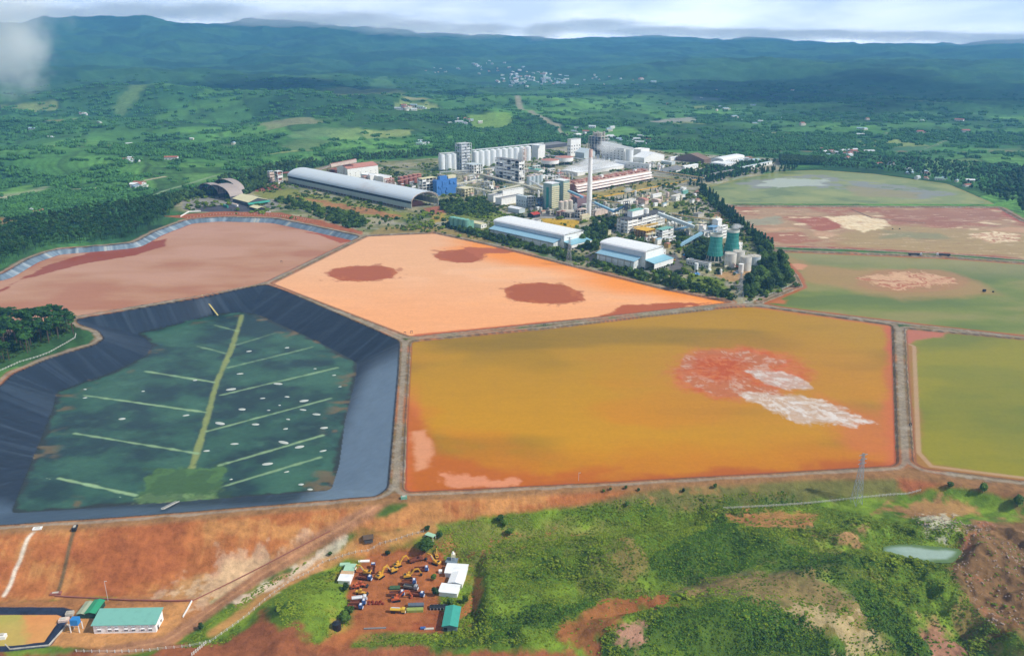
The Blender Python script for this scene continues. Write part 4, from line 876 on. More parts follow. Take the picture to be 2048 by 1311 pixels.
# twin boiler towers
for N_,xr,xl,yt,yb,lab in (((1103,420),1117,1086,368,0,'nearer'),((1126,410),1138,1108,362,0,'farther')):
    t=block('boiler_tower','tall boiler tower with pale louvre bands, %s of the twin pair'%lab,'tower',N_,xr,xl,yt,None,'flat',GRM if lab=='x' else mat('boiler_grey_green_cladding','8fa39a',.7,var=.2),WHR,parapet=False,over=3)  # one even grey-green cladding colour on all walls
    LX,LY,H=t['dims']
    for k in range(11):
        z_=H*(.06+.078*k); MB().box(-.5,-1.0,z_,LX+.5,-.02,z_+H*.05).build('louvre_band',LVR,t)
    MB().box(LX*.1,-.01,0.1,LX*.9,.02,.3).build('door',DRK,t) if False else None
    b=MB(); b.box(-.9,LY*.35,2,-.02,LY*.6,H*.85); b.build('vent_shaft',TCW,t)
# turbine hall and offices beside the boilers
block('office_block','low white block at the left end of the power house','office',(987,404.5),1005,975,392,None,'flat',WHT,GRY)
block('turbine_hall','long white hall with a grey roof strip in the power house','hall',(1003,411),1046,991,398,None,'flat',WHT,GRY)
block('turbine_hall','white upper hall rising behind the power house','hall',(1006,401),1046,1003,None,17,'flat',WHT,GRY)
block('office_block','blue white office with dark windows in the power house','office',(1052,415),1060,1032,395,None,'flat',BLW,BLW,win=(2,4,2,3,6,1.8,1.8))
frame('open_annex','white concrete frame with dark bays beside the power house','frame',(1062,416),1071,1053,394,4,(2,2),WHT,WHT,inner=DGR)
block('gable_shed','small white gable shed in front of the power house','shed',(1038,427),1050,1016,419,None,'gable',BLW,WHR,.15)
t=block('canopy_shed','open shed with red roof near the yellow lawn','shed',(1067,436),1080,1055,430,None,'gable',DRK,RDR,.2,ridge='x')
frame('open_boiler_plant','dark frame with bright blue ducts beside the boiler towers','frame',(1084,418),1099,1070,398,4,(3,3),GRY,DGR,infill=(BLU,.25),inner=mat('blue_duct','3a6a94',.6,var=.3))
for i,(px,py) in enumerate([(1122,428),(1131,426.5),(1140,425)]): tank('ash_silo','dusty grey ash silo beside the chimney foot','silo',G(px,py),4.6,21,CONM,PNK,group='grey ash silos left of the chimney',dome=2,n=16)
frame('open_filter_plant','dusty concrete frame below the ash silos','frame',(1140,436),1160,1112,427,2,(5,5),CONM,CONM)
frame('duct_plant','pale concrete frame left of the chimney foot','frame',(1160,437),1178,1148,421,3,(3,2),WHT,PNK)
block('pump_house','cream pump house at the chimney foot','building',(1164,442),1180,1159,432,None,'flat',CRM,PNK,win=(4,1,1,1,3,1.4,3))
block('pump_house','long pale building with dusty roof right of the chimney','building',(1190,434),1217,1182,423,None,'flat',PNK,CONM)
block('coal_house','purple brown clad bunker behind the chimney','building',(1154,417),1173,1142,396,None,'mono',mat('brown_purple_cladding','7a6468',.8,var=.25),TRR,.2)
gallery('conveyor','pale blue conveyor rising to the boiler bunker','conveyor',lift(1137,382,26),lift(1165,394,24),4,3,BLU,BLR,1)
gallery('conveyor','long pale blue conveyor descending right of the chimney','conveyor',lift(1186,404,22),lift(1228,423,16),4,3,BLU,BLR,3)
gallery('conveyor','short blue conveyor climbing to the dark tower','conveyor',lift(1228,423,14),lift(1249,412,30),3.4,3,BLU,BLU,2)
tank('white_vessel','small round white vessel on the duct frame','vessel',G(1151,434),2.6,22,WHT,WHT,dome=2.5,legs=14,n=12)
# coal and gas building with sooty roof
t=frame('coal_building','grey roofed coal building on open legs, right of the chimney','building',(1255,467),1329,1233,440,4,(8,3),WHT,DGR,infill=(WHT,.75),inner=CONM)
LX,LY,H=t['dims']
t=empty('roof_house',(*[(Matrix.Translation(t.location)@Matrix.Rotation(R(45),4,'Z')@Vector((LX*.22,LY*.4,H)))[i] for i in (0,1)],H+.03),R(45),'white cabin with pale green roof standing on the sooty roof','cabin')
MB().box(0,0,0,LX*.3,LY*.45,9).build('wall',WHT,t); MB().box(-.4,-.4,9,LX*.3+.4,LY*.45+.4,9.5).build('roof',TEB,t)
b0=G(1252,462); frame('dark_tower','dark slender tower smoking at the corner of the coal building','tower',(1249,452),1258,1244,404,6,(1,1),DGR,DGR,inner=DRK)
tank('roof_tank','white tank standing on the sooty roof','tank',(G(1290,452)[0],G(1290,452)[1]),5,28,WHT,WHT,dome=1,n=16,z=0)
t=frame('gas_building','white three storey block with pale green roof before the coal building','building',(1324,481),1346,1310,460,4,(4,2),WHT,TEB,infill=(WHT,.75),inner=GRY)
block('annex','white square block at the right end of the coal building','building',(1317,450),1329,1311,437,None,'flat',WHT,WHT,win=(2,2,3,3,5,1.4,1.8))
frame('pipe_plant','yellow and rust pipe maze left of the gas building','frame',(1292,476),1310,1268,462,3,(4,4),mat('yellow_steel','b89858',.6,var=.3),YEL,inner=mat('rusty_pipes','a8704c',.7,var=.3))
for i,(px,py) in enumerate([(1337,456),(1344,455),(1350,457)]): tank('gas_washer','small white round vessel behind the gas building','vessel',G(px,py),2.6,9,WHT,WHT,dome=1.5,n=12,group='white vessels behind the gas building')
gallery('conveyor','grey blue gallery sloping down from the coal building','conveyor',lift(1316,427,30),lift(1388,454,14),5.5,4.5,BLW,BLW,3,CONM)
gallery('conveyor','thin blue conveyor towards the transfer house','conveyor',lift(1349,459,8),lift(1380,453,12),2.6,2.4,BLU,BLR,1)
gallery('conveyor','pale blue covered conveyor ending in the trees by the coal road','conveyor',lift(1403,466,14),lift(1359,491,4),4.5,3,BLR,BLR,3)
block('transfer_house','small white transfer house where the conveyors meet','building',(1404,476),1411,1396,453,None,'flat',WHT,PNK)
frame('crusher_tower','white crusher tower above the cooling towers','tower',(1443,478),1454,1436,453,4,(1,1),WHT,WHT,infill=(WHT,.8))
block('crusher_house','white upper crusher house with hipped top','building',(1434,468),1442,1423,441,None,'gable',WHT,WHT,.15,ridge='x')
frame('duct_plant','blue grey duct frame between crusher house and tower','frame',(1425,474),1437,1412,455,3,(2,2),BLW,BLU,inner=BLU)
# warehouses
def warehouse(N,xR,xL,yt,lab,nb,patchy=False):
    o,LX,LY,H,a=base(N,xR,xL,yt); t=empty('warehouse',(o[0],o[1],0),a,lab,'warehouse')
    rh=LX*.09; MB().box(0,0,-.5,LX,LY,H).build('wall',WHT,t)
    k=9; pr=[(LX/2-(LX/2+.8)*math.cos(math.pi*i/k),H+rh*math.sin(math.pi*i/k)**.8) for i in range(k+1)]
    MB().prism(pr+[(u,v+.35) for u,v in reversed(pr)],-.6,LY+.8,'y').build('roof',WHR,t); MB().prism([(u,v-.05) for u,v in pr[1:-1]],.03,LY-.03,'y').build('gable',WHT,t)
    w_=14; hb=H*.56; MB().box(-w_,8,-.5,-.01,LY-6,hb-1.2).build('aisle_wall',WHT,t)
    MB().add([(-w_-1.5,6,hb-1.1),(-.01,6,hb+2.4),(-.01,LY-4,hb+2.4),(-w_-1.5,LY-4,hb-1.1),(-w_-1.5,6,hb-.7),(-.01,6,hb+2.8),(-.01,LY-4,hb+2.8),(-w_-1.5,LY-4,hb-.7)],[(0,1,2,3),(7,6,5,4),(0,4,5,1),(1,5,6,2),(2,6,7,3),(3,7,4,0)]).build('aisle_roof',BLR,t)
    MB().box(-w_-.25,8,hb-3.0,-w_-.02,LY-6,hb-2.3).build('gutter',GRY,t)
    for i in range(nb): y=8+(LY-14)*(i+.5)/nb; MB().box(-w_-.5,y-.5,-.5,-w_-.28,y+.5,hb-1.3).build('pilaster',CONM,t)
    MB().box(-.3,2,hb+3,-.02,LY-2,H-.3).build('clerestory',BLW,t)
    pd=15; MB().add([(-2,-pd-1,hb-2.6),(LX+2,-pd-1,hb-2.6),(LX+2,-.02,hb-.2),(-2,-.02,hb-.2),(-2,-pd-1,hb-2.2),(LX+2,-pd-1,hb-2.2),(LX+2,-.02,hb+.2),(-2,-.02,hb+.2)],[(0,3,2,1),(4,5,6,7),(0,1,5,4),(1,2,6,5),(2,3,7,6),(3,0,4,7)]).build('porch_roof',mat('porch_blue_roof','7fb0c0',.45,var=.1),t)
    MB().box(-1.6,-pd-.6,2.8,LX+1.6,-pd-.2,hb-2.7).build('porch_screen',WHT,t)
    for i in range(9): x=-1+(LX+2)*i/8; MB().box(x-.3,-pd,-.5,x+.3,-pd+.5,hb-2.7).build('porch_column',WHT,t)
    for i in range(4): x=-w_+1+i*3.2; MB().box(x,7.85,3,x+1.2,7.98,hb-3).build('vent_slot',BLW,t)
warehouse((1128,496),1166,988,472,'longest white warehouse with pale blue aisle roof',8)
warehouse((1290,537),1325,1200,505,'shorter white warehouse near the coal road',6)
block('filter_plant','pale green block tank house at the pond corner','building',(936,460),948,898,445,None,'flat',GRM,GRM)
for i in range(4): tank('filter_tank','green round filter tank on the tank house row','tank',G(906+i*9,455+i*1.7),5,17,GRM,TEB,group='green filter tanks at the pond corner',n=14,dome=1)
block('store_building','white low store behind the green filter tanks','store',(962,457),973,918,449,None,'gable',WHT,CRR,.12,(2,0,1,2,3,2,2))
block('store_building','small white annex behind the shorter warehouse','store',(1322,513),1331,1288,503,None,'flat',WHT,WHR,win=(2,4,1,3,3,1.6,1.6))
# cooling towers
def cooling(px,py,lab,ht=28.5):
    c=G(px,py); t=empty('cooling_tower',(c[0],c[1],0),0,lab,'cooling tower')
    prof=[(10.6,8),(9.6,13),(8.6,19),(8.0,25),(7.9,30),(8.2,34)]
    MB().lathe(0,0,prof,28).build('shell',TCW,t,True); MB().lathe(0,0,[(7.6,34.0),(8.45,34.05),(8.5,37),(7.9,37),(7.6,33)],28).build('rim',mat('tower_rim','c8cabd',.7,var=.15),t,True)
    b=MB()
    for i in range(28):
        a=2*math.pi*i/28
        for (r0,z0),(r1,z1) in zip(prof,prof[1:]): b.beam(((r0+.1)*math.cos(a),(r0+.1)*math.sin(a),z0),((r1+.1)*math.cos(a),(r1+.1)*math.sin(a),z1),.3)
    b.build('rib',mat('rib_teal','5aa398',.6,var=.2),t)
    for q in prof[1:-1]: MB().lathe(0,0,[(q[0]+.05,q[1]),(q[0]+.3,q[1]+.2),(q[0]+.05,q[1]+.5)],28).build('hoop',mat('rib_teal','5aa398'),t)
    for i in range(14):
        a=2*math.pi*i/14; MB().beam((12*math.cos(a),12*math.sin(a),-.3),(10.4*math.cos(a),10.4*math.sin(a),8),.75).build('leg',CONM,t)
    MB().lathe(0,0,[(9.8,.1),(9.6,7.9)],20).build('inner_wall',mat('tower_dark','2c4a4a',.8,var=.2),t); MB().lathe(0,0,[(7.7,30),(.1,30.1)],20).build('fan_deck',DRK,t); MB().cyl(0,0,-.3,1.2,13,13,28).build('basin',CONM,t)
    return c
CT1=cooling(1429,521,'green cooling tower, nearer and left of the pair'); CT2=cooling(1462,512,'green cooling tower, farther and right of the pair')
for px,py,r_m,h_,lab,wm_ in ((1459.5,533,7.6,18,'white round tank directly below the farther cooling tower',WHT),(1476,527,7.8,17,'white round tank tucked behind its white neighbours',WHT),(1490,540,7.2,18,'white tank with rust streaked open top, foremost',WHT),(1507,532,8.3,14,'grey ribbed tank at the right end of the tank group',BLW)):
    tank('water_tank',lab,'tank',G(px,py),r_m,h_,mat('streaked_white_tank','d0cdc4',.7,var=.15,dirt='a59a8a') if wm_ is WHT else wm_,CONM,rail=True,n=24)
block('pump_house','long white arcaded pump house below the cooling towers','building',(1417,538),1422,1372,529,None,'flat',WHT,DGR,win=(1,14,1,1.5,3,1.2,3))
block('guard_hut','small white hut right of the farther cooling tower','hut',(1476,502),1484,1471,489,None,'flat',WHT,WHT,win=(2,1,2,2,4,1.2,1.6))
block('container','pale green container beside the water tanks','container',(1451,538),1461,1448,533,3,'flat',CRM,CRM,parapet=False)
# small buildings to the right and behind
for N_,xr,xl,yt,hh,rf,wm_,rm_,lab,cat,wn in [
 ((1290,408.5),1297,1273,401,None,'arch',PNK,TRR,'pinkish shed with curved roof on the mid lawn','shed',None),
 ((1317,408.5),1322,1303,402,None,'arch',PNK,PNK,'ribbed round roofed shed beside the pinkish shed','shed',None),
 ((1306,396),1323,1302,390,None,'gable',WHT,WHR,'small white gable house left on the mid lawn','house',None),
 ((1352,402),1370,1341,394,None,'flat',WHT,CONM,'low white house with grey flat roof on the mid lawn','house',(4,2,1,1.5,3,1.5,1.5)),
 ((1353,394),1362,1335,387,None,'gable',CRM,GRY,'grey roofed cream shed behind the mid lawn','shed',None),
 ((1366,388),1372,1359,377,None,'flat',WHT,WHT,'white narrow tower house near the conifer row','house',(2,1,2,2,4,1.5,2)),
 ((1366,391),1376,1362,383,None,'gable',TEB,TEB,'small turquoise roofed shed near the conifer row','shed',None),
 ((1242,411),1272,1234,405,None,'flat',WHT,CONM,'low white row building behind the dark tower','building',(8,1,1,1,3,1.4,1.6)),
 ((1396,436),1408,1386,429,None,'flat',CONM,GRY,'grey plant block beside the yellow bridge to the crusher','building',None),
 ((1349,348),1368,1320,341,None,'gable',WHT,GRY,'long grey roofed factory hall beyond the yellow bridges','hall',(5,3,1,3,3,1.8,1.8)),
 ((1369,341),1396,1360,334,None,'gable',WHT,WHR,'white roofed factory hall beyond the yellow bridges','hall',(5,0,1,3,3,1.8,1.8)),
 ((1450,337),1472,1421,329,None,'flat',WHT,WHR,'two storey white office before the big curved hall','office',(6,7,2,2,4,2.2,2.2)),
 ((1446,331),1488,1421,321,None,'arch',WHT,WHR,'big white hall with curved roof left of the reservoir','hall',(9,3,1,6,3,2.4,2.4)),
 ((1482,341),1544,1478,335,None,'arch',WHT,BLW,'long low hall with blue grey curved roof at the reservoir','hall',None),
 ((1410,357),1468,1404,351,None,'gable',PNK,GRY,'row of rubble grey roofed sheds beside the upper trees','shed',None),
 ((1408,327),1422,1352,320,None,'gable',BRW,BRW,'very long rusty brown roofed shed at the back','shed',None),
 ((1341,322),1357,1335,316,None,'gable',WHT,WHR,'small white roofed shed left of the rusty brown shed','shed',None),
 ((1343,330),1350,1322,325,None,'flat',BLW,WHR,'low blue white shed right of the ribbed white shed','shed',None),
 ((1216,470),1222,1200,463,None,'flat',CRM,CONM,'cream shelter hidden among the trees before the chimney','shelter',None),
 ((1075,449),1082,1062,443,None,'flat',WHT,GRY,'grey white box behind the longest warehouse','hut',None),
]:
    block(cat.replace(' ','_')+'_building' if cat in('house','office','hall') else cat,lab,cat,N_,xr,xl,yt,hh,rf,wm_,rm_,.14,wn,ridge='x')
# coal sheds at the upper left
ARC2=mat('pink_grey_arch_roof','a29690',.6,var=.15)
def arched(N,xR,xL,h,lab,rise=.2):
    o,LX,LY,H,a=base(N,xR,xL,None,h); t=empty('coal_shed',(o[0],o[1],0),a,lab,'shed'); k=12
    pr=[(LY/2-(LY/2+.5)*math.cos(math.pi*i/k),H+LY*rise*math.sin(math.pi*i/k)) for i in range(k+1)]
    MB().prism(pr+[(u,v+.5) for u,v in reversed(pr)],-.5,LX+.5,'x').build('roof',ARC2,t)
    MB().prism([(u,v-.05) for u,v in pr[1:-1]],LX*.6,LX-.2,'x').build('gable',GRN_,t); MB().box(.2,0,-.5,LX,.6,H-.2).build('side_wall',DGR,t); MB().box(2,LY-.6,-.5,LX,LY-.02,H-.2).build('side_wall',DGR,t); MB().box(LX-.6,.7,-.5,LX,LY-.7,H-.2).build('back_wall',DGR,t)
    for j in range(5): MB().box(.2,LY*(j+.02)/4.2,-.5,.9,LY*(j+.02)/4.2+.7,H+LY*rise*math.sin(math.pi*min(max((j+.05)/4.2,.02),.98))-.1).build('column',DRK,t)
arched((461,402),487,415,8,'nearer arched coal shed with pinkish roof',.17); arched((438,396),452,399,8,'left arched coal shed behind the grey yard',.17); arched((476,391),490,430,9,'arched coal shed farthest back at the yard',.17)
t=block('coal_shed','cream gable roofed shed with teal trim at the coal yard','shed',(497,412),536,466,405,None,'gable',DGR,CRR,.16,ridge='y')
LX,LY,H=t['dims']; MB().add([(-2,-7,H-3),(LX+2,-7,H-3),(LX+2,-.7,H-.8),(-2,-.7,H-.8),(-2,-7,H-2.7),(LX+2,-7,H-2.7),(LX+2,-.7,H-.5),(-2,-.7,H-.5)],[(0,3,2,1),(4,5,6,7),(0,1,5,4),(1,2,6,5),(2,3,7,6),(3,0,4,7)]).build('lean_to_roof',TEA,t)
block('small_shelter','small cream roofed shelter in front of the coal yard','shelter',(515,422),530,500,None,4,'gable',DRK,CRR,.15)
block('container','teal container in the dark coal yard','container',(455,416),457,446,None,4,'flat',TEA,TEA,parapet=False)
block('container','long white container lying in the coal yard','container',(474,413),477,463,None,3,'flat',WHT,PNK,parapet=False)
b=MB(); 
def wall_thing(name,lab,cat,pts,h,m,th=.4,group=None,zf=None):
    P0=pts[0]; z0=float(zfun(np.array([P0[0]]),np.array([P0[1]]))[0]); t=empty(name,(P0[0],P0[1],z0),0,lab,cat,group); b=MB()
    for p,q in zip(pts,pts[1:]):
        zp=float(zfun(np.array([p[0]]),np.array([p[1]]))[0])-z0; zq=float(zfun(np.array([q[0]]),np.array([q[1]]))[0])-z0
        b.beam((p[0]-P0[0],p[1]-P0[1],zp+h/2-.2),(q[0]-P0[0],q[1]-P0[1],zq+h/2-.2),th,h+.4)
    b.build('panel',m,t)
wall_thing('yard_wall','white wall strip left of the coal yard','wall',[G(348,400),G(362,393)],2.5,WHT); wall_thing('yard_wall','white wall strip bending before the coal yard','wall',[G(361,434),G(378,424),G(402,423)],2.2,WHT)
wall_thing('yard_wall','short white wall strip below the cream shelter','wall',[G(528,425),G(542,425)],2.2,WHT)
# small sheds, tanks and pipe runs that fill the works
def clutter(seed,poly,n,lab,grp,mats_,s=(4,11),h=(3,8),cat='shed'):
    r_=random.Random(seed); P=GP(poly); lo=P.min(0); hi=P.max(0); done=[]; tries=0
    occ=[o_ for o_ in S.collection.objects if o_.parent is None and 'dims' in o_]
    while len(done)<n and tries<n*80:
        tries+=1; x=r_.uniform(lo[0],hi[0]); y=r_.uniform(lo[1],hi[1])
        if not seg(np.array([x]),np.array([y]),P)[1][0]: continue
        if any((x-a)**2+(y-b_)**2<120 for a,b_ in done): continue
        bad=False
        for t in occ:
            LX,LY,H=t['dims']; a=t.rotation_euler[2]; dx=x-t.location.x; dy=y-t.location.y; u=dx*math.cos(a)+dy*math.sin(a); v=-dx*math.sin(a)+dy*math.cos(a)
            if -10<u<LX+4 and -10<v<LY+4: bad=True; break
        if bad: continue
        done.append((x,y)); k=r_.random(); m_=r_.choice(mats_)
        if k<.6:
            w_,d_,h_=r_.uniform(*s),r_.uniform(*s)*.7,r_.uniform(*h); t=empty('plant_shed',(x,y,0),R(45),lab,cat,grp); MB().box(0,0,-.5,w_,d_,h_).build('wall',m_,t)
            MB().prism([(-.4,h_-.02),(d_/2,h_+d_*.12),(d_+.4,h_-.02),(d_+.4,h_+.2),(d_/2,h_+d_*.12+.25),(-.4,h_+.2)],-.4,w_+.4,'x').build('roof',r_.choice([WHR,GRY,TRR,WHR,BLR]),t); t['dims']=(w_,d_,h_)
        else:
            q=r_.uniform(1.6,3.6); t=tank('plant_vessel',lab.replace('shed','vessel'),'vessel',(x,y),q,r_.uniform(5,13),m_,None,group=grp+' (vessels)',dome=r_.choice([0,1.2]),n=12,legs=r_.choice([0,2.5]))
clutter(1,[(905,385),(990,372),(1080,395),(1095,415),(1000,395),(940,395)],26,'small dusty shed between the pipe bridges','small plant between the pipe bridges',[WHT,CONM,CRM,BLW])
clutter(2,[(925,345),(1000,340),(1130,345),(1150,365),(1090,372),(1050,345),(990,360),(930,372)],46,'small dusty shed in the process core','small plant in the process core',[WHT,CONM,PNK,STL])
clutter(3,[(1130,300),(1230,322),(1330,345),(1330,330),(1250,330),(1180,318)],16,'small white shed behind the steaming hall','small plant behind the steaming hall',[WHT,WHT,STL])
clutter(4,[(1200,440),(1240,425),(1400,455),(1420,470),(1340,470),(1340,500),(1300,495)],34,'small shed around the coal building','small plant around the coal building',[WHT,CONM,CRM,mat('yellow_steel','b89858',.6,var=.3)])
clutter(5,[(1255,415),(1260,395),(1330,388),(1395,385),(1400,405),(1340,420)],18,'small pale shed on the mid lawn','small plant on the mid lawn',[WHT,PNK,CRM])
clutter(6,[(700,372),(790,385),(845,380),(840,360),(790,358)],20,'small rusty shed behind the arch shed','small plant behind the arch shed',[RST,PNK,CONM,WHT])
clutter(7,[(1060,425),(1110,432),(1220,430),(1230,420),(1180,405),(1150,400),(1140,430),(1060,418)],28,'small grey shed around the boiler plant','small plant around the boilers',[CONM,STL,WHT,GRY])
clutter(8,[(1390,545),(1360,520),(1372,515),(1425,545),(1500,545),(1480,555)],6,'small shed below the cooling towers','huts below the cooling towers',[WHT,CRM,CONM],s=(3,6),h=(2,3))
piperack('pipe_rack','rusty pipe bridge feeding the terraced building',[G(1090,372),G(1120,372),G(1145,384)],12,PNK,7,10,4)
piperack('pipe_rack','grey pipe bridge between boilers and process core',[G(1060,372),G(1100,395),G(1115,405)],12,STL,6,10,4)
piperack('pipe_rack','grey pipe bridge behind the thickeners',[G(1090,318),G(1140,322),G(1180,330)],10,STL,6,12,4)

def module(fm,inner,pm):
    """open two-storey pipe module"""
    t=bpy.data.objects.new('pipe_module',None); link(t); p0=None
    for x in (0,7,14):
        for y in (0,7):
            if p0 is None: p0=MB().box(-.4,-.4,-.5,.4,.4,11.9).build('column',fm,t)
            else: hung(t,p0,(x,y,0))
    f0=MB().box(-.6,-.6,5.6,14.6,7.6,6.0).build('floor',fm,t); hung(t,f0,(0,0,6))
    MB().cyl(3,3.5,.1,5.4,2,None,10).build('vessel',inner,t); MB().cyl(10.5,3.5,6.1,15,1.7,.9,10).build('upper_vessel',inner,t); MB().box(1,1.5,6.05,6,5.5,9).build('machinery',inner,t)
    b=MB()
    for k in range(4): b.beam((-3,.8+k*1.8,12.5),(17,.8+k*1.8,12.5),.55)
    b.build('pipe_run',pm,t); return t
mods=[module(CONM,STL,CRM),module(WHT,CONM,STL),module(PNK,RST,TRR)]
usedm=set(); r_=random.Random(77)
MODP=[(915,368),(940,362),(968,372),(985,378),(1010,388),(1035,395),(1072,388),(1085,382),(955,388),(930,384),(1050,352),(1070,345),(1085,352),(1100,346),(1118,358),(1135,362),(1128,372),(1105,362),(1146,398),(1172,418),(1190,424),(1135,405),(1100,430),(1120,434),(1205,428),(1225,436),(1298,484),(1290,468),(1345,470),(1362,462),(1382,470),(1338,488),(1405,458),(1420,482),(1428,452),(1130,322),(1150,328),(1182,326),(1215,330),(1310,335),(880,372),(870,378),(890,362),(1000,352),(975,352),(790,378),(775,372),(730,366)]
for i,(px,py) in enumerate(MODP):
    k=2 if (1115<px<1150 and py>355) or px<800 else i%2; x,y=G(px,py); m0=mods[k]
    if k in usedm: m0=copy_tree(m0)
    usedm.add(k); m0.location=(x,y,0); m0.rotation_euler=(0,0,R(45 if i%3 else 135)); m0.scale=(r_.uniform(.7,1.3),r_.uniform(.8,1.4),r_.uniform(.6,1.25))
    near_=min([(abs(px-a)+2*abs(py-b_),c_) for a,b_,c_ in ((1178,436,'the chimney'),(1110,415,'the boiler towers'),(1019,362,'the filter building'),(890,392,'the blue clad building'),(1290,455,'the coal building'),(1440,470,'the crusher tower'),(1230,335,'the steaming hall'),(1110,330,'the thickeners'),(760,366,'the red roofed mill'),(950,340,'the silo row'))])[1]
    tag(m0,'open pipe module with vessels near %s'%near_,'pipe module','pipe modules near '+near_[4:])
# ---------------------------------------------------------------- fences, pylons
def zat(x,y): return float(zfun(np.array([x]),np.array([y]))[0])
def resample(P,step):
    P=[np.array(p[:2]) for p in P]; out=[P[0]]; 
    for a,b in zip(P,P[1:]):
        n=max(int(np.linalg.norm(b-a)/step),1)
        for i in range(1,n+1): out.append(a+(b-a)*i/n)
    return out
FW=mat('white_concrete_posts','d4d2ca',.8,var=.15)
def fence(lab,P,step=3.5,h=1.7,rails=2,th=.28,m=FW,name='fence',rth=.14):
    Q=resample(P,step); o=Q[0]; z0=zat(*o); t=empty(name,(o[0],o[1],z0),0,lab,'fence'); zz=[zat(*q)-z0 for q in Q]
    pb=MB(); rb=MB()
    p0=MB().box(-th/2,-th/2,-.3,th/2,th/2,h).build('post',m,t)
    for i,q in enumerate(Q):
        x,y=q-o
        if i: hung(t,p0,(x,y,zz[i]))
        if i and rails:
            px,py=Q[i-1]-o
            for k in range(rails): u=h*(k+.7)/(rails+.2); rb.beam((px,py,zz[i-1]+u),(x,y,zz[i]+u),rth,rth)
    if rails: rb.build('rail',m,t)
fence('white post fence curving around the lower machine yard',TP([(153,1303),(230,1304),(300,1301),(380,1292),(420,1284),(498,1228),(540,1192),(576,1166),(646,1125),(711,1105),(760,1088),(847,1064)]),3.4,1.7,2,.3,rth=.07)
fence('broad white railing gate piece in the bottom left corner',TP([(384,1311),(412,1287)]),1.4,2.2,2,.3)
fence('white railing below the embankment at the right pylon',TP([(1447,1017),(1560,1011),(1700,998),(1780,990),(1841,981)]),2.4,1.6,2,.26)
fence('white railing along the dirt track below the pine clump',TP([(-40,770),(0,742),(40,724),(75,714),(99,705),(130,688),(150,676),(152,668)]),3,1.5,2,.24)
fence('thin post fence north of the brownish pond',TP([(375,436),(440,428),(550,430),(620,441)]),5,2,0,.35)
fence('pale boundary wall round the tree clump at the pond corner',TP([(1487,607),(1520,598),(1585,570),(1592,566)]),4,2,2,.3)
PYM=mat('pylon_steel','9aa3aa',.5,.3,var=.1)
def pylon(px,py,yt,lab,w=5.2):
    x,y,z=T(px,py); dx,dy,dz=raydir(px,yt); H=HC+dz*y/dy-z; t=empty('pylon',(x,y,z),R(20),lab,'pylon'); b=MB()
    lv=[0,.16,.31,.44,.55,.65,.74,.82,.9,1]; wd=lambda s:(w*(1-s)**1.1+.9*s)/1
    C4=[(-1,-1),(1,-1),(1,1),(-1,1)]
    for s0,s1 in zip(lv,lv[1:]):
        for i in range(4):
            a=C4[i]; c=C4[(i+1)%4]; p0=(a[0]*wd(s0)/2,a[1]*wd(s0)/2,s0*H-(.4 if s0==0 else 0)); p1=(a[0]*wd(s1)/2,a[1]*wd(s1)/2,s1*H); q0=(c[0]*wd(s0)/2,c[1]*wd(s0)/2,s0*H); q1=(c[0]*wd(s1)/2,c[1]*wd(s1)/2,s1*H)
            b.beam(p0,p1,.2); b.beam(p0,q1,.1); b.beam(q0,p1,.1); b.beam(p1,q1,.1)
    b.build('lattice_mast',PYM,t)
    for s in (.80,.88,.97):
        a=MB(); L_=w*.62
        for sg in (-1,1): a.beam((0,0,s*H+.9),(sg*L_,0,s*H),.18); a.beam((0,.4,s*H),(sg*L_,0,s*H),.18); a.beam((0,-.4,s*H),(sg*L_,0,s*H),.18)
        a.build('cross_arm',PYM,t)
pylon(1712,1006,906,'tall lattice pylon standing on the white railing line',5.6)
pylon(1478,601,545,'lattice pylon at the junction of the dike roads',7.5)
pylon(1138,529,474,'lattice pylon before the longest warehouse end',6.5)
def pole(px,py,h,lab,name='lamp_pole'):
    x,y,z=T(px,py); t=empty(name,(x,y,z),0,lab,'pole'); MB().cyl(0,0,-.3,h,.14,.09,8).build('pole',STL,t); MB().box(-.1,-.1,h+.01,1.4,.1,h+.2).build('lamp_arm',STL,t)
pole(216,1200,13,'slender light pole beside the red pipe'); pole(1157,966,8,'slim pole at the edge of the ochre pond')
# ---------------------------------------------------------------- lower left office and its yard
OW=mat('office_white','efefee',.7,var=.06); 
x0,y0,_=T(188.5,1266); x1,y1,_=T(313,1264); z0=-21.2
o=G(188.5,1266,z0); q=G(313,1263.5,z0); LX=math.hypot(q[0]-o[0],q[1]-o[1]); an=math.atan2(q[1]-o[1],q[0]-o[0]); LY=10.5; H=5.4
t=empty('office_building',(o[0],o[1],z0),an,'white office block with pale teal roof in the lower left','office')
MB().box(0,0,-.3,LX,LY,H).build('wall',OW,t)
MB().add([(-.7,-.7,H+.02),(LX+.7,-.7,H+.02),(LX+.7,LY+.7,H+1.9),(-.7,LY+.7,H+1.9),(-.7,-.7,H+.3),(LX+.7,-.7,H+.3),(LX+.7,LY+.7,H+2.2),(-.7,LY+.7,H+2.2)],[(0,3,2,1),(4,5,6,7),(0,1,5,4),(1,2,6,5),(2,3,7,6),(3,0,4,7)]).build('roof',TEB,t)
MB().add([(0.01,0.01,H),(LX-.01,0.01,H),(LX-.01,LY-.01,H+1.75),(0.01,LY-.01,H+1.75),(0.01,LY-.01,H),(LX-.01,LY-.01,H)],[(0,1,2,3),(0,3,4),(1,5,2),(3,2,5,4),(0,4,5,1)]).build('gable',OW,t)
us=[.09,.26,.37,.52,.64,.79,.91]
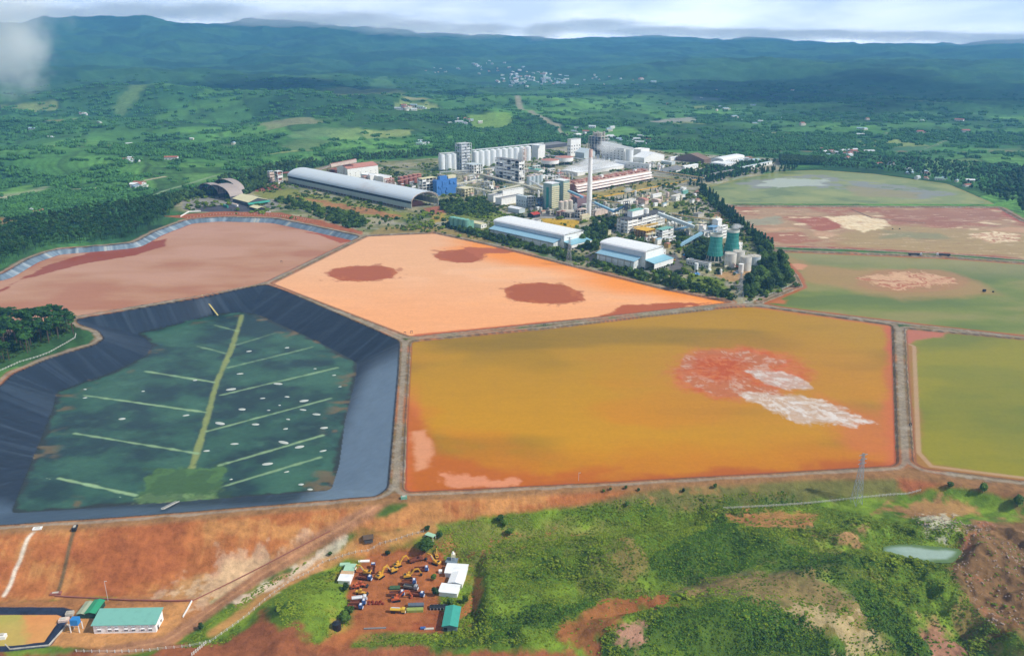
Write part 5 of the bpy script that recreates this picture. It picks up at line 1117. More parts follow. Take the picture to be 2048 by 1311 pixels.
for u in us:
    w1=MB().box(u*LX-.85,-.14,1.2,u*LX+.85,-.02,2.6).build('window',WIN,t); MB().box(u*LX-1.05,-.6,2.68,u*LX+1.05,-.02,2.8).build('awning',OW,w1)
    for k in (-.3,.3): MB().box(u*LX+k-.06,-.2,1.2,u*LX+k+.06,-.15,2.6).build('frame',OW,w1)
    w2=MB().box(u*LX-.85,-.14,3.7,u*LX+.85,-.02,4.3).build('window',WIN,t); MB().box(u*LX-1.05,-.55,4.36,u*LX+1.05,-.02,4.46).build('awning',OW,w2)
MB().box(LX+.02,2,0,LX+.12,3.4,2.6).build('door',DRK,t); MB().box(LX+.02,6.5,1.2,LX+.12,7.8,2.6).build('window',WIN,t)
def hall2(name,lab,cat,quad,z,h,wm,rm,rise=.12,over=.4,ridge='x',name_roof='roof'):
    """quad: four ground pixels near-left, near-right, far-right, far-left"""
    P=[G(*p,z) for p in quad]; o=P[0]; LX=math.hypot(P[1][0]-o[0],P[1][1]-o[1]); LY=math.hypot(P[3][0]-o[0],P[3][1]-o[1]); an=math.atan2(P[1][1]-o[1],P[1][0]-o[0])
    t=empty(name,(o[0],o[1],z),an,lab,cat); MB().box(0,0,-.5,LX,LY,h).build('wall',wm,t)
    W_=LY if ridge=='x' else LX; Lr=LX if ridge=='x' else LY; rh=W_*rise; k=.2
    MB().prism([(-over,h-.05),(W_/2,h+rh-.05),(W_+over,h-.05),(W_+over,h+k),(W_/2,h+rh+k),(-over,h+k)],-over,Lr+over,ridge).build('roof',rm,t); MB().prism([(.02,h),(W_-.02,h),(W_/2,h+rh-.08)],.02,Lr-.02,ridge).build('gable',wm,t); t['dims']=(LX,LY,h); return t
ZY=-21.3
hall2('tool_shed','bright green roofed shed behind the office','shed',[(172,1236),(192,1236),(207,1212),(187,1210)],ZY,3.4,mat('dark_green_wall','23463a',.8),mat('green_sheet_roof','2f9068',.5,var=.1),.15,ridge='y')
hall2('tool_shed','grey roofed shed left of the bright green shed','shed',[(156,1236),(171,1236),(183,1214),(169,1212)],ZY,3.0,mat('dark_green_wall','23463a'),mat('moss_grey_roof','9aa48a',.7),.12,ridge='y')
t=empty('blue_tank_stand',(*G(154,1260,ZY),ZY),0,'blue box on white legs beside the settling pond','tank')
MB().box(-2,-1.6,4.4,2,1.8,8).build('tank',mat('bright_blue_paint','2c7fc0',.5,var=.1),t)
for sx_,sy_ in ((-2.3,-1.8),(2.3,-1.8),(2.3,1.8),(-2.3,1.8)): MB().box(sx_-.2,sy_-.2,-.3,sx_+.2,sy_+.2,4.39).build('leg',WHT,t)
MB().box(-2.6,-2.2,4.1,-2.05,2.2,5.4).build('ladder_frame',STL,t)
P=TP([(110,1192),(180,1196),(250,1200),(340,1202),(386,1201)]); b=MB(); z_=zat(*P[0])+.6
t=empty('red_pipe',(P[0][0],P[0][1],z_),0,'long rusty red pipe along the foot of the embankment','pipe')
for p,q in zip(P,P[1:]): b.beam((p[0]-P[0][0],p[1]-P[0][1],zat(*p)+.5-z_),(q[0]-P[0][0],q[1]-P[0][1],zat(*q)+.5-z_),.7)
b.build('pipe_run',RST,t)
P=TP([(386,1201),(440,1175),(520,1135),(600,1093),(660,1062)]); b=MB(); z_=zat(*P[0])+.6
t=empty('red_pipe',(P[0][0],P[0][1],z_),0,'thin red pipe climbing beside the ramp road','pipe')
for p,q in zip(P,P[1:]): b.beam((p[0]-P[0][0],p[1]-P[0][1],zat(*p)+.4-z_),(q[0]-P[0][0],q[1]-P[0][1],zat(*q)+.4-z_),.4)
b.build('pipe_run',RST,t)
wall_thing('pad_wall','low white wall at the right end of the office pad','wall',TP([(384,1202),(366,1234)]),.9,WHT,.5); wall_thing('channel_wall','pale channel edge beside the settling pond','wall',TP([(136,1248),(98,1290)]),.7,CONM,.6); wall_thing('channel_wall','white channel edge along the bottom of the settling pond','wall',TP([(98,1290),(20,1298),(4,1282)]),.6,CONM,.5)
MISC=[((75,1056),(2.6,1.4,.5),WHT,'slab','concrete slab','white slab on top of the embankment gully'),((150,1057),(1.2,2.4,1.6),DRK,'outlet_box','outlet','dark outlet box at the embankment crest'),((112,1187),(3,1.2,1),RST,'outlet_box','outlet','rusty outlet at the foot of the drain'),((6,1280),(2,1.5,3.5),WHT,'white_tank','tank','white tank at the left edge beside the settling pond'),((808,996),(2,1.2,1.6),GRM,'pump_box','box','small green box at the road junction'),((128,1240),(2.5,1.6,1.2),PNK,'pump_skid','pump','pale pump skid between settling pond and sheds'),((140,1228),(2,1.5,1.6),CONM,'pump_skid','pump','grey pump skid behind the blue tank')]
for p,s,m_,nm,ct,lb in MISC:
    x,y,z=T(*p); t=empty(nm,(x,y,z),R(10),lb,ct); MB().box(-s[0],-s[1],-.3,s[0],s[1],s[2]).build('body',m_,t); MB().box(-s[0]*.6,-s[1]*.5,s[2]+.01,s[0]*.5,s[1]*.5,s[2]*1.25).build('cap',CONM,t)
# ---------------------------------------------------------------- machine yard: buildings
YZ=-21.5
hall2('site_office','white roofed cabin, rear of the three in the machine yard','cabin',[(890,1153),(931,1156),(934,1138),(893,1134)],YZ,3,OW,WHR,.06)
hall2('site_office','white roofed cabin in the middle of the yard trio','cabin',[(897,1173),(924,1176),(933,1155),(907,1153)],YZ,3,OW,WHR,.14,ridge='y')
hall2('site_office','white roofed cabin, foremost of the three in the machine yard','cabin',[(878,1191),(914,1195),(922,1177),(880,1174)],YZ,3,OW,WHR,.06)
t=hall2('teal_barn','long teal roofed barn at the lower right of the machine yard','barn',[(886,1262),(914,1263),(936,1236),(911,1226)],YZ,3.6,mat('barn_grey_wall','7f8e96',.8),mat('teal_barn_roof','3f9c8c',.5,var=.08),.14,ridge='y',over=.6)
LX,LY,H=t['dims']; MB().box(.5,-.12,0,2.4,-.03,2.6).build('door',DRK,t)
hall2('container_cabin','white cabin at the left side of the machine yard','cabin',[(677,1168),(700,1169),(702,1158),(678,1156)],YZ,2.8,OW,WHR,.04)
hall2('container_cabin','cabin with tan roof behind the left white cabin','cabin',[(681,1158),(704,1159),(705,1150),(683,1148)],YZ,2.6,OW,TAN_ if False else mat('tan_sheet','c2a27c',.8),.04)
hall2('container_cabin','cabin with pale green roof at the left of the yard','cabin',[(688,1148),(707,1149),(711,1134),(694,1134)],YZ,2.6,OW,mat('pale_green_sheet','9cc4a8',.6),.06)
x,y,z=T(861,1076); t=empty('open_shelter',(x,y,z),R(-30),'pale green roofed shelter on posts above the machine yard','shelter'); MB().box(-3.2,-1.8,2.6,3.2,1.8,2.85).build('roof',mat('pale_green_sheet','9cc4a8'),t)
for sx_,sy_ in ((-2.9,-1.5),(2.9,-1.5),(2.9,1.5),(-2.9,1.5)): MB().box(sx_-.12,sy_-.12,-.4,sx_+.12,sy_+.12,2.59).build('leg',WHT,t)
x,y,z=T(737,1080); t=empty('dark_hut',(x,y,z),R(15),'dark thatched hut beside the dirt track','hut'); MB().box(-2.6,-2,-.5,2.6,2,2.4).build('wall',DGR,t); MB().prism([(-2.6,2.3),(0,4),(2.6,2.3),(2.6,2.5),(0,4.3),(-2.6,2.5)],-3.2,3.2,'x').build('roof',mat('dark_thatch','5a4a3c',.9),t)
x,y,z=T(674,1256); tank('water_cistern','black round water cistern in the bushes','cistern',(x,y),2.4,3.6,mat('black_plastic','1e2226',.4),mat('black_plastic','1e2226'),z=z,dome=.8,n=14)
x,y,z=T(907,1126); t=empty('water_tower',(x,y,z),0,'small water tower with pale tank behind the cabins','tower'); MB().box(-1.2,-1.2,5,1.2,1.2,7).build('tank',CRM,t); MB().cyl(0,0,7.02,8.4,.9,.5,10).build('upper_tank',WHT,t)
for sx_,sy_ in ((-1.1,-1.1),(1.1,-1.1),(1.1,1.1),(-1.1,1.1)): MB().box(sx_-.12,sy_-.12,-.3,sx_+.12,sy_+.12,4.99).build('leg',STL,t)
hall2('grey_cabin','grey box cabin under the small water tower','cabin',[(892,1130),(912,1132),(913,1122),(894,1121)],YZ,2.4,mat('slate_wall','6a7a86',.8),mat('slate_wall','6a7a86'),.03)
# ---------------------------------------------------------------- vehicles
TYR=mat('black_tyre','1a1a1c',.9,var=.1); YM=mat('machine_yellow','cc9c34',.5,var=.2,dirt='b07a30',scale=1); OM=mat('machine_orange','b85c34',.55,var=.2,scale=1); RUS=mat('rusty_bed','7a4630',.8,var=.25,dirt='6a3424',scale=1); BCB=mat('truck_blue','3c609c',.45,var=.1,scale=1); WCB=mat('truck_white','d8dadc',.45,var=.08,scale=1); YCB=mat('tanker_yellow','d8b23a',.5,var=.12,scale=1); CHS=mat('dark_chassis','2a2a2c',.8)
def wheels(t,xs,wy,r=.55):
    first=None
    for x in xs:
        for sg in (-1,1):
            if first is None:
                first=MB(); k=12
                vs=[(r*math.cos(2*math.pi*i/k),-.18,r*math.sin(2*math.pi*i/k)) for i in range(k)]+[(r*math.cos(2*math.pi*i/k),.18,r*math.sin(2*math.pi*i/k)) for i in range(k)]
                first.add(vs,[tuple(range(k)),tuple(reversed(range(k,2*k)))]+[((i+1)%k,i,i+k,(i+1)%k+k) for i in range(k)]); first=first.build('wheel',TYR,t); first.location=(x,sg*wy,r)
            else: hung(t,first,(x,sg*wy,r))
def dump_truck(bed=RUS,cab=BCB,open_top=True,cargo=None):
    """eight metres long, cab towards +x"""
    t=bpy.data.objects.new('dump_truck',None); link(t)
    MB().box(-4.2,-.45,.75,4.0,.45,1.1).build('chassis',CHS,t)
    c=MB(); c.prism([(2.1,1.0),(4.2,1.0),(4.25,2.0),(3.95,3.0),(2.1,3.05)],-1.2,1.2,'y'); cb=c.build('cab',cab,t)
    MB().add([(4.27,-1.05,2.02),(4.27,1.05,2.02),(4.0,1.0,2.9),(4.0,-1.0,2.9)],[(0,1,2,3)]).build('windscreen',WIN,cb); MB().box(4.2,-1.2,.55,4.42,1.2,1.05).build('bumper',WCB,cb); MB().box(2.5,-.9,3.08,3.6,.9,3.3).build('roof_deflector',WCB if cab is BCB else cab,cb)
    if open_top:
        b=MB(); b.box(-4.3,-1.22,1.12,1.9,1.22,1.3); b.box(-4.3,-1.25,1.3,1.9,-1.13,2.45); b.box(-4.3,1.13,1.3,1.9,1.25,2.45); b.box(1.78,-1.13,1.3,1.9,1.13,2.75); b.box(-4.3,-1.13,1.3,-4.18,1.13,2.3)
        for i in range(6): x=-3.9+i*1.05; b.box(x,-1.33,1.3,x+.14,-1.255,2.4); b.box(x,1.255,1.3,x+.14,1.33,2.4)
        b.build('dump_body',bed,t)
    else:
        if cargo=='tank':
            b=MB(); k=12; 
            vs=[(-4.2,1.15*math.cos(2*math.pi*i/k),2.2+.95*math.sin(2*math.pi*i/k)) for i in range(k)]+[(1.8,1.15*math.cos(2*math.pi*i/k),2.2+.95*math.sin(2*math.pi*i/k)) for i in range(k)]
            b.add(vs,[tuple(range(k)),tuple(reversed(range(k,2*k)))]+[((i+1)%k,i,i+k,(i+1)%k+k) for i in range(k)]); b.build('tank_body',bed,t); MB().box(-3.6,-.35,3.16,1.2,.35,3.3).build('walkway',STL,t)
        else: MB().box(-4.3,-1.22,1.12,1.9,1.22,2.9).build('box_body',bed,t)
    wheels(t,(3.1,-1.9,-3.2),1.05); return t
def put(t,px,py,deg,label,cat,group=None,z=YZ,s=1):
    x,y=G(px,py,z); t.location=(x,y,z+.02); t.rotation_euler=(0,0,R(deg)); t.scale=(s,)*3; tag(t,label,cat,group); return t
dt=dump_truck(); 
tr=[((746,1140),95,'blue cab dump truck parked alone at the top left, bed towards us'),((730,1158),-12,'blue dump truck beneath the yellow loader on the left'),((711,1216),-4,'blue dump truck at the lower left, foremost of the left column'),((717,1208),6,'blue dump truck squeezed between white tanker and foremost truck'),
 ((818,1167),8,'blue dump truck with rusty bed in the middle of the yard'),((843,1141),4,'blue dump truck with dark bed beside the upper right excavator'),((794,1190),6,'blue cab dump truck directly behind the orange excavator'),((834,1191),-10,'blue cab dump truck with its nose to the cabins')]
for i,(p,dg,lb) in enumerate(tr): put(dt if i==0 else copy_tree(dt),*p,dg,lb,'dump truck','dump trucks in the machine yard',s=1.0)
BR2=dump_truck(RUS,RUS); put(BR2,832,1122,25,'rusty brown dump truck between the upper excavators','dump truck')
put(dump_truck(mat('grey_bed','6c6a66',.8),mat('grey_cab','9a9ca0',.6)),822,1177,-12,'dusty grey dump truck in the middle group','dump truck')
put(dump_truck(WCB,WCB,False,'tank'),719,1200,10,'white tanker truck in the left column','tanker')
put(dump_truck(YCB,YCB,False,'tank'),796,1224,-4,'yellow tanker truck at the front of the yard','tanker')
def semi(lab,px,py,dg):
    t=bpy.data.objects.new('semi_truck',None); link(t); MB().prism([(6.4,.9),(8.6,.9),(8.7,2.2),(8.3,3.6),(6.4,3.7)],-1.25,1.25,'y').build('cab',WCB,t); MB().box(-8.8,-.5,.8,6.6,.5,1.2).build('chassis',CHS,t)
    b=MB(); b.box(-9,-1.3,1.22,5.4,1.3,1.4); b.box(-9,-1.3,1.4,5.4,-1.2,2.9); b.box(-9,1.2,1.4,5.4,1.3,2.9); b.box(5.3,-1.2,1.4,5.4,1.2,3); b.box(-9,-1.2,1.4,-8.9,1.2,2.9); b.build('trailer',mat('dark_trailer','3c4248',.7),t); wheels(t,(7.4,4.2,3,-6,-7.2),1.1); put(t,px,py,dg,lab,'truck',z=0.02)
dd=math.degrees(math.atan2(G(1900,510)[1]-G(1800,506)[1],G(1900,510)[0]-G(1800,506)[0]))
semi('white cab semi truck on the far dike, left one with cab to the right',1830,510.5,dd); semi('white cab semi truck on the far dike, right one with cab to the left',1886,511.5,dd+180)
def excavator(body=YM,reach=1.0,swing=0):
    t=bpy.data.objects.new('excavator',None); link(t)
    for sg in (-1,1):
        MB().prism([(-2.1,.25),(-1.7,0),(1.7,0),(2.1,.25),(2.1,.75),(1.7,.98),(-1.7,.98),(-2.1,.75)],sg*1.35-.3,sg*1.35+.3,'y').build('track',TYR,t)
    MB().box(-1.2,-1.0,.4,1.2,1.0,1.1).build('undercarriage',CHS,t)
    h=MB(); h.prism([(-2.9,1.2),(1.5,1.2),(1.5,1.9),(-.2,2.3),(-2.6,2.4),(-3.0,1.9)],-1.35,1.35,'y').build('house',body,t)
    cb=MB().prism([(-.1,1.95),(1.55,1.95),(1.6,2.6),(1.2,3.2),(-.1,3.2)],.35,1.33,'y').build('cab',body,t); MB().box(1.3,.45,2.15,1.66,1.25,2.95).build('windscreen',WIN,cb)
    MB().box(-2.5,-.9,2.42,-1.2,.9,2.62).build('engine_cover',CHS,t)
    p=[Vector((1.2,-.2,1.9)),Vector((3.6,-.2,5.0)),Vector((5.6*reach+.4,-.2,5.3)),Vector((7.6*reach,-.2,1.9))]
    b=MB(); b.beam(p[0],p[1],.55,.75); b.beam(p[1],p[2],.55,.7); b.build('boom',body,t); MB().beam(p[2]+Vector((-.3,0,.3)),p[3],.45,.55).build('arm',body,t)
    MB().beam(p[0]+Vector((.4,.4,0)),p[1]+Vector((-.3,.4,-.2)),.2).build('ram',STL,t)
    q=p[3]; MB().prism([(q.x-.9,q.z-1.5),(q.x+.3,q.z-1.6),(q.x+.6,q.z-.4),(q.x-.1,q.z+.1),(q.x-.7,q.z-.6)],-.9,.5,'y').build('bucket',CHS if body is YM else body,t)
    return t
ex=excavator(); exl=[((796,1132),38,'yellow excavator with raised boom at the top centre'),((872,1127),150,'yellow excavator at the upper right, boom reaching left'),((761,1154),55,'yellow excavator with its boom folded behind the left trucks'),((786,1143),215,'yellow excavator facing back towards the left excavator'),((817,1154),14,'yellow excavator reaching right above the middle trucks'),((733,1147),170,'yellow machine parked behind the left blue truck'),((874,1114),100,'small yellow excavator at the far upper right')]
for i,(p,dg,lb) in enumerate(exl):
    o_=put(ex if i==0 else copy_tree(ex),*p,dg,lb,'excavator','yellow excavators in the machine yard',s=1.02 if i<6 else .7)
put(excavator(OM,1.1),793,1200,16,'orange excavator reaching right in front of the middle trucks','excavator',s=1.05)
def loader(body,lab,px,py,dg,cat='loader',s=1):
    t=bpy.data.objects.new('wheel_loader',None); link(t); MB().box(-3,-.9,.9,.3,.9,2.0).build('engine_body',body,t); MB().box(.35,-.8,.8,2.3,.8,1.5).build('front_frame',body,t); cb=MB().box(-.6,-.75,2.01,.7,.75,3.2).build('cab',body,t); MB().box(.71,-.6,2.3,.76,.6,3.0).build('windscreen',WIN,cb)
    MB().beam((1.2,-.55,1.5),(3.4,-.55,.7),.3).beam((1.2,.55,1.5),(3.4,.55,.7),.3).build('lift_arm',body,t); MB().prism([(3.3,.1),(4.4,.15),(4.2,.4),(3.6,1.2),(3.3,1.1)],-1.3,1.3,'y').build('bucket',CHS,t); wheels(t,(1.6,-1.9),1.15,.75); put(t,px,py,dg,lab,cat,s=s)
loader(OM,'orange wheel loader in the left column of machines',722,1171,-10); loader(OM,'red and white roller behind the orange loader',711,1175,190,'roller',.8); loader(YM,'yellow wheel loader between the orange loader and white tanker',722,1187,-8)
loader(YM,'yellow loader working on the coal road',1346,522,20) if False else None
t=excavator(YM); put(t,1346,522,200,'yellow excavator on the coal road beside the warehouse','excavator',z=0.02,s=1.1)
t=excavator(OM); put(t,1474,536,160,'orange red machine below the water tanks','excavator',z=0.02,s=1.1)
for px,py,w_,d_,h_,m_,lb,nm,ct in [(830,1221,4.6,1.3,2.0,mat('olive_canvas','8a9a50',.8),'olive green covered container at the front of the yard','covered_container','container'),(832,1212,4.4,1.3,2.2,mat('slate_canvas','5a6470',.8),'slate grey container behind the olive one','covered_container','container'),(878,1215,5.2,1.8,1.6,mat('black_pipes','1c2024',.6),'stack of black material with white marks before the cabins','black_stack','stack'),(790,1176,3,1.5,1.4,mat('green_tarp','3f5a3c',.9),'dark green tarpaulin heap in the middle group','tarpaulin_heap','heap'),(728,1122,3.4,1.0,.8,WHT,'scattered white sheets at the top left of the yard','sheet_pile','pile'),(936,1117,3,1.1,.8,ORG,'orange scrap lying in the grass right of the water tower','scrap_pile','scrap'),(846,1256,1.4,.8,1,BCB,'small blue crate at the lower edge of the yard','crate','crate'),(858,1257,2.6,.7,.6,CONM,'grey timber pile left of the teal barn','timber_pile','timber'),(750,1256,6,.5,.6,GRY,'low grey beam pile along the lower edge of the yard','beam_pile','timber'),(881,1144,1,1,2,WHT,'small white tank left of the rear cabin','white_tank','tank'),(690,1130,3,1.4,1.6,mat('pale_green_sheet','9cc4a8'),'green tarpaulin lean-to above the left cabins','tarpaulin_roof','shelter')]:
    x,y=G(px,py,YZ); t=empty(nm,(x,y,YZ),R(3),lb,ct); b=MB()
    b.prism([(-d_,0),(d_,0),(d_,h_*.75),(d_*.5,h_),(-d_*.5,h_),(-d_,h_*.75)],-w_,w_,'x').build('body',m_,t)
    b=MB()
    for i in range(6): u=-w_*.9+i*w_*.36; b.box(u-.08,-d_-.06,0,u+.08,d_+.06,h_*.78)
    b.build('rib',m_ if nm!='black_stack' else WHT,t)
x,y=G(752,1207,YZ)
for i in range(9):
    b=MB(); b.ball((0,0,.2),.9,.7,7); o_=b.build('soil_heap',mat('dark_red_soil','7a2f1c',.95),None); o_.location=(x+(i%5-2)*1.9+rnd.uniform(-.4,.4),y+(i//5)*1.8,YZ); o_.scale=(1,1,rnd.uniform(.8,1.3)); tag(o_,'small dark red soil heap in the open middle of the yard','soil heap','red soil heaps in the yard')
# tarps and floats
for px,py,m_,lb in [(1474,546,mat('white_blue_scrap','9ab0c8',.7),'pile of white and blue scrap below the water tanks'),(1393,549,mat('blue_tarp','6aa0d0',.7),'pale blue tarpaulin on the grass below the pump house'),(1372,512,mat('bright_tarp','4a98d8',.7),'bright blue tarpaulin at the end of the blue conveyor')]:
    x,y=G(px,py); b=MB()
    for i in range(7): b.box(rnd.uniform(-4,2),rnd.uniform(-3,2),0,rnd.uniform(2.2,4),rnd.uniform(2.1,3),rnd.uniform(.8,2.6))
    t=empty('tarpaulin_pile',(x,y,0),.4,lb,'tarpaulin'); b.build('cover',m_,t)
for px,py,zw,lb in [(1968,584,-1.8,'larger dark pump raft on the olive green pond'),(1986,585,-1.8,'smaller dark pump raft on the olive green pond'),(1785,459,-2.4,'dark pump raft left on the red mud flats'),(1799,459,-2.4,'dark pump raft right on the red mud flats')]:
    x,y=G(px,py,zw); t=empty('pump_raft',(x,y,zw),.3,lb,'raft'); k=1.6 if px in(1968,) else .9; MB().box(-2*k,-1.2*k,-.1,2*k,1.2*k,.5).build('float',DRK,t); MB().box(-1*k,-.7*k,.51,1*k,.7*k,2.2*k).build('pump',DRK,t)
for px,py,zw,lb in [(1089,652,0,'dark gate post on the dike between peach and ochre ponds'),(1820,852,-.5,'dark post at the liner of the olive yellow pond'),(563,525,-1,'small dark gate on the left dike'),(810,668,0,'dark valve post at the dike junction'),(1837,962,-2,'person in dark clothes standing on the red bank') if False else (823,666,-1,'small dark valve on the peach pond edge')]:
    x,y=G(px,py,zw); t=empty('sluice_gate',(x,y,zw),.2,lb,'sluice gate'); MB().box(-1,-.2,-.4,-.7,.2,2.4).build('post',DRK,t); MB().box(.7,-.2,-.4,1,.2,2.4).build('post',DRK,t); MB().box(-1.1,-.25,2.41,1.1,.25,2.7).build('beam',DRK,t)
# basin: jetty ramp, liner bubbles, drain strip
p=G(326,1020,-1.5); q=G(356,1003,ZB+.6); t=empty('access_ramp',(p[0],p[1],0),0,'pale slatted ramp going down into the lined basin','ramp'); V0=Vector((0,0,-.6)); V1=Vector((q[0]-p[0],q[1]-p[1],ZB+.9))
MB().beam(V0,V1,2.2,.25).build('deck',CONM,t); MB().beam(V0+Vector((-1.1,0,.6)),V1+Vector((-1.1,0,.6)),.12).beam(V0+Vector((1.1,0,.6)),V1+Vector((1.1,0,.6)),.12).build('rail',WHT,t)
p=G(404,590,-.2); q=G(436,631,ZB+.3); t=empty('drain_pipe',(p[0],p[1],0),0,'pale yellow drain strip down the far liner slope','pipe'); MB().beam((0,0,.2),(q[0]-p[0],q[1]-p[1],ZB+.6),1.6,.5).build('channel',mat('straw_strip','b0a468',.8),t)
BUB=[(480,747,8),(462,778,11),(556,767,11),(445,803,0),(525,796,6),(574,793,6),(608,801,10),(484,818,8),(606,819,8),(633,828,9),(440,846,12),(511,848,8),(576,838,5),(571,857,5),(648,855,8),(469,887,8),(567,884,12),(599,893,9),(646,901,7),(413,901,6),(535,927,10),(573,943,5),(602,968,5),(498,702,7),(574,695,6),(170,795,5),(244,837,7),(372,830,7),(390,760,5),(286,782,4),(170,778,4),(537,820,4),(559,810,3),(462,958,3),(620,978,5),(630,737,4),(668,750,5),(680,773,4)]
bm=MB(); bm.lathe(0,0,[(1,0),(.86,.22),(.6,.42),(.3,.54),(.01,.6)],14)
BM_=mat('white_liner_bubble','b4bab2',.5,var=.1,dirt='9aa49c'); b0=None
for px,py,w_ in BUB:
    if w_==0: continue
    x,y=G(px,py,ZB)
    if b0 is None: b0=bm.build('liner_bubble',BM_,None,True); o_=b0
    else: o_=b0.copy(); link(o_)
    o_.location=(x,y,ZB-.05); sx_=w_*2.0/2/2.6; o_.scale=(sx_*1.1,sx_*1.1,.9); o_.rotation_euler=(0,0,rnd.uniform(-.5,.5)); o_.scale[1]=sx_*rnd.uniform(.45,.75); tag(o_,'pale gas bubble bulging from the wet floor of the lined basin','liner bubble','pale liner bubbles in the basin')
# ---------------------------------------------------------------- houses in the valley
HW=[mat('house_white_%s'%k,c_,.7,var=.12,scale=.3) for k,c_ in (('a','d8d8d4'),('b','cfc9bc'),('c','c4ccd0'))]; HR=[mat('house_roof_%s'%k,c_,.6,var=.15,scale=.3) for k,c_ in (('grey','c4cacd'),('red','a06454'),('blue','9db8c6'),('green','8fb09a'),('white','e2e4e4'))]
protos=[]
for i in range(8):
    r_=random.Random(i); w_=r_.uniform(9,15); d_=r_.uniform(6,9); h_=r_.uniform(3.2,6); b=MB(); b.box(-w_/2,-d_/2,-1.5,w_/2,d_/2,h_,0)
    rh=d_*.22; b.prism([(-d_/2-.5,h_),(0,h_+rh),(d_/2+.5,h_),(d_/2+.5,h_+.25),(0,h_+rh+.25),(-d_/2-.5,h_+.25)],-w_/2-.5,w_/2+.5,'x',1)
    b.prism([(-d_/2,h_-.02),(0,h_+rh-.05),(d_/2,h_-.02)],-w_/2+.02,w_/2-.02,'x',0)
    if i%2: b.box(w_/2,-d_/2+.5,-1.5,w_/2+4,d_/2-1,h_*.7,0); b.box(w_/2+.02,-d_/2+.2,h_*.7,w_/2+4.4,d_/2-.7,h_*.7+.25,1)
    for k in range(3): b.box(-w_/2+1.5+k*w_/3.4,-d_/2-.06,1,-w_/2+2.7+k*w_/3.4,-d_/2-.01,2.3,2)
    me=b.build('house',[HW[i%3],HR[i%5],WIN]); protos.append(me)
used_=set()
def houses(n,cx,cy,rx,ry,lab,grp,s=(0.8,1.3),seed=0,line=None,sz=1):
    r_=random.Random(seed)
    for i in range(n):
        if line: u=r_.random(); k=min(int(u*(len(line)-1)),len(line)-2); f_=u*(len(line)-1)-k; px=line[k][0]+(line[k+1][0]-line[k][0])*f_+r_.gauss(0,rx); py=line[k][1]+(line[k+1][1]-line[k][1])*f_+r_.gauss(0,ry)
        else:
            a=r_.uniform(0,2*math.pi); q=r_.random()**.6; px=cx+rx*q*math.cos(a); py=cy+ry*q*math.sin(a)
        x,y,z=T(px,py); j=r_.randrange(8); p=protos[j]
        if j not in used_: o_=p; used_.add(j)
        else: o_=p.copy(); link(o_)
        k=r_.uniform(*s)*sz; o_.location=(x,y,z-.5); o_.rotation_euler=(0,0,r_.choice([0,.3,-.3,1.57,.8,-.8])+r_.uniform(-.1,.1)); o_.scale=(k*r_.uniform(.8,1.6),k,k); tag(o_,lab,'house',grp)
houses(60,0,0,26,5,'small pale house in the distant town street','houses of the distant town',(1.2,2.4),1,line=[(895,125),(960,136),(1010,145),(1070,150),(1130,158),(1190,163),(1280,163)])
houses(42,1060,164,70,11,'small pale house in the lower part of the distant town','houses of the lower town',(1.1,2.2),2)
houses(8,930,245,34,8,'white house among the green fields left above the silos','houses by the pale green field',(.9,1.6),3)
houses(10,1170,262,70,14,'white house beside the road above the frame tower','houses above the frame tower',(1,1.8),4)
houses(22,1265,282,80,10,'pale house in the hamlet behind the white sheds','houses of the hamlet behind the works',(.8,1.5),5)
houses(9,820,218,30,5,'white house below the bare hill','houses below the bare hill',(1,2.2),6)
houses(10,1480,320,50,7,'small house behind the curved roof halls','houses behind the curved halls',(.8,1.3),7)
houses(26,0,0,8,5,'small house along the lane beyond the reservoir','houses beyond the reservoir',(.7,1.3),8,line=[(1630,300),(1680,312),(1720,322),(1790,338),(1850,352),(1900,362),(1940,372)])
houses(10,1690,304,60,7,'small house on the plain above the reservoir','houses on the plain above the reservoir',(.8,1.4),9)
houses(14,1500,210,180,50,'lone pale house in the dark eastern plain','scattered houses in the eastern plain',(1,1.8),10)
houses(8,1830,255,150,25,'lone pale house at the right of the eastern plain','scattered houses far right',(1,1.7),11)
houses(9,300,270,260,50,'lone white house on the western hills','scattered houses on the western hills',(.9,1.4),12)
houses(5,275,374,12,2,'white farm building on the left valley floor','farm buildings on the left',(1.2,1.7),13); houses(4,265,320,14,4,'white farmhouse in the left plantation','farmhouses in the left plantation',(.9,1.2),14); houses(4,850,288,24,5,'white farmhouse left of the silo row','farmhouses left of the silos',(.9,1.4),15); houses(4,170,228,14,2,'distant farmhouse on the left slope','farmhouses on the left slope',(1,1.5),16); houses(3,85,423,22,3,'pale roofed hut in the left woods','huts in the left woods',(.7,1),17)
houses(7,880,140,40,6,'tiny pale house left of the distant town','houses left of the distant town',(1.1,1.8),18)
for i,p in enumerate(protos):
    if i not in used_: bpy.data.objects.remove(p)
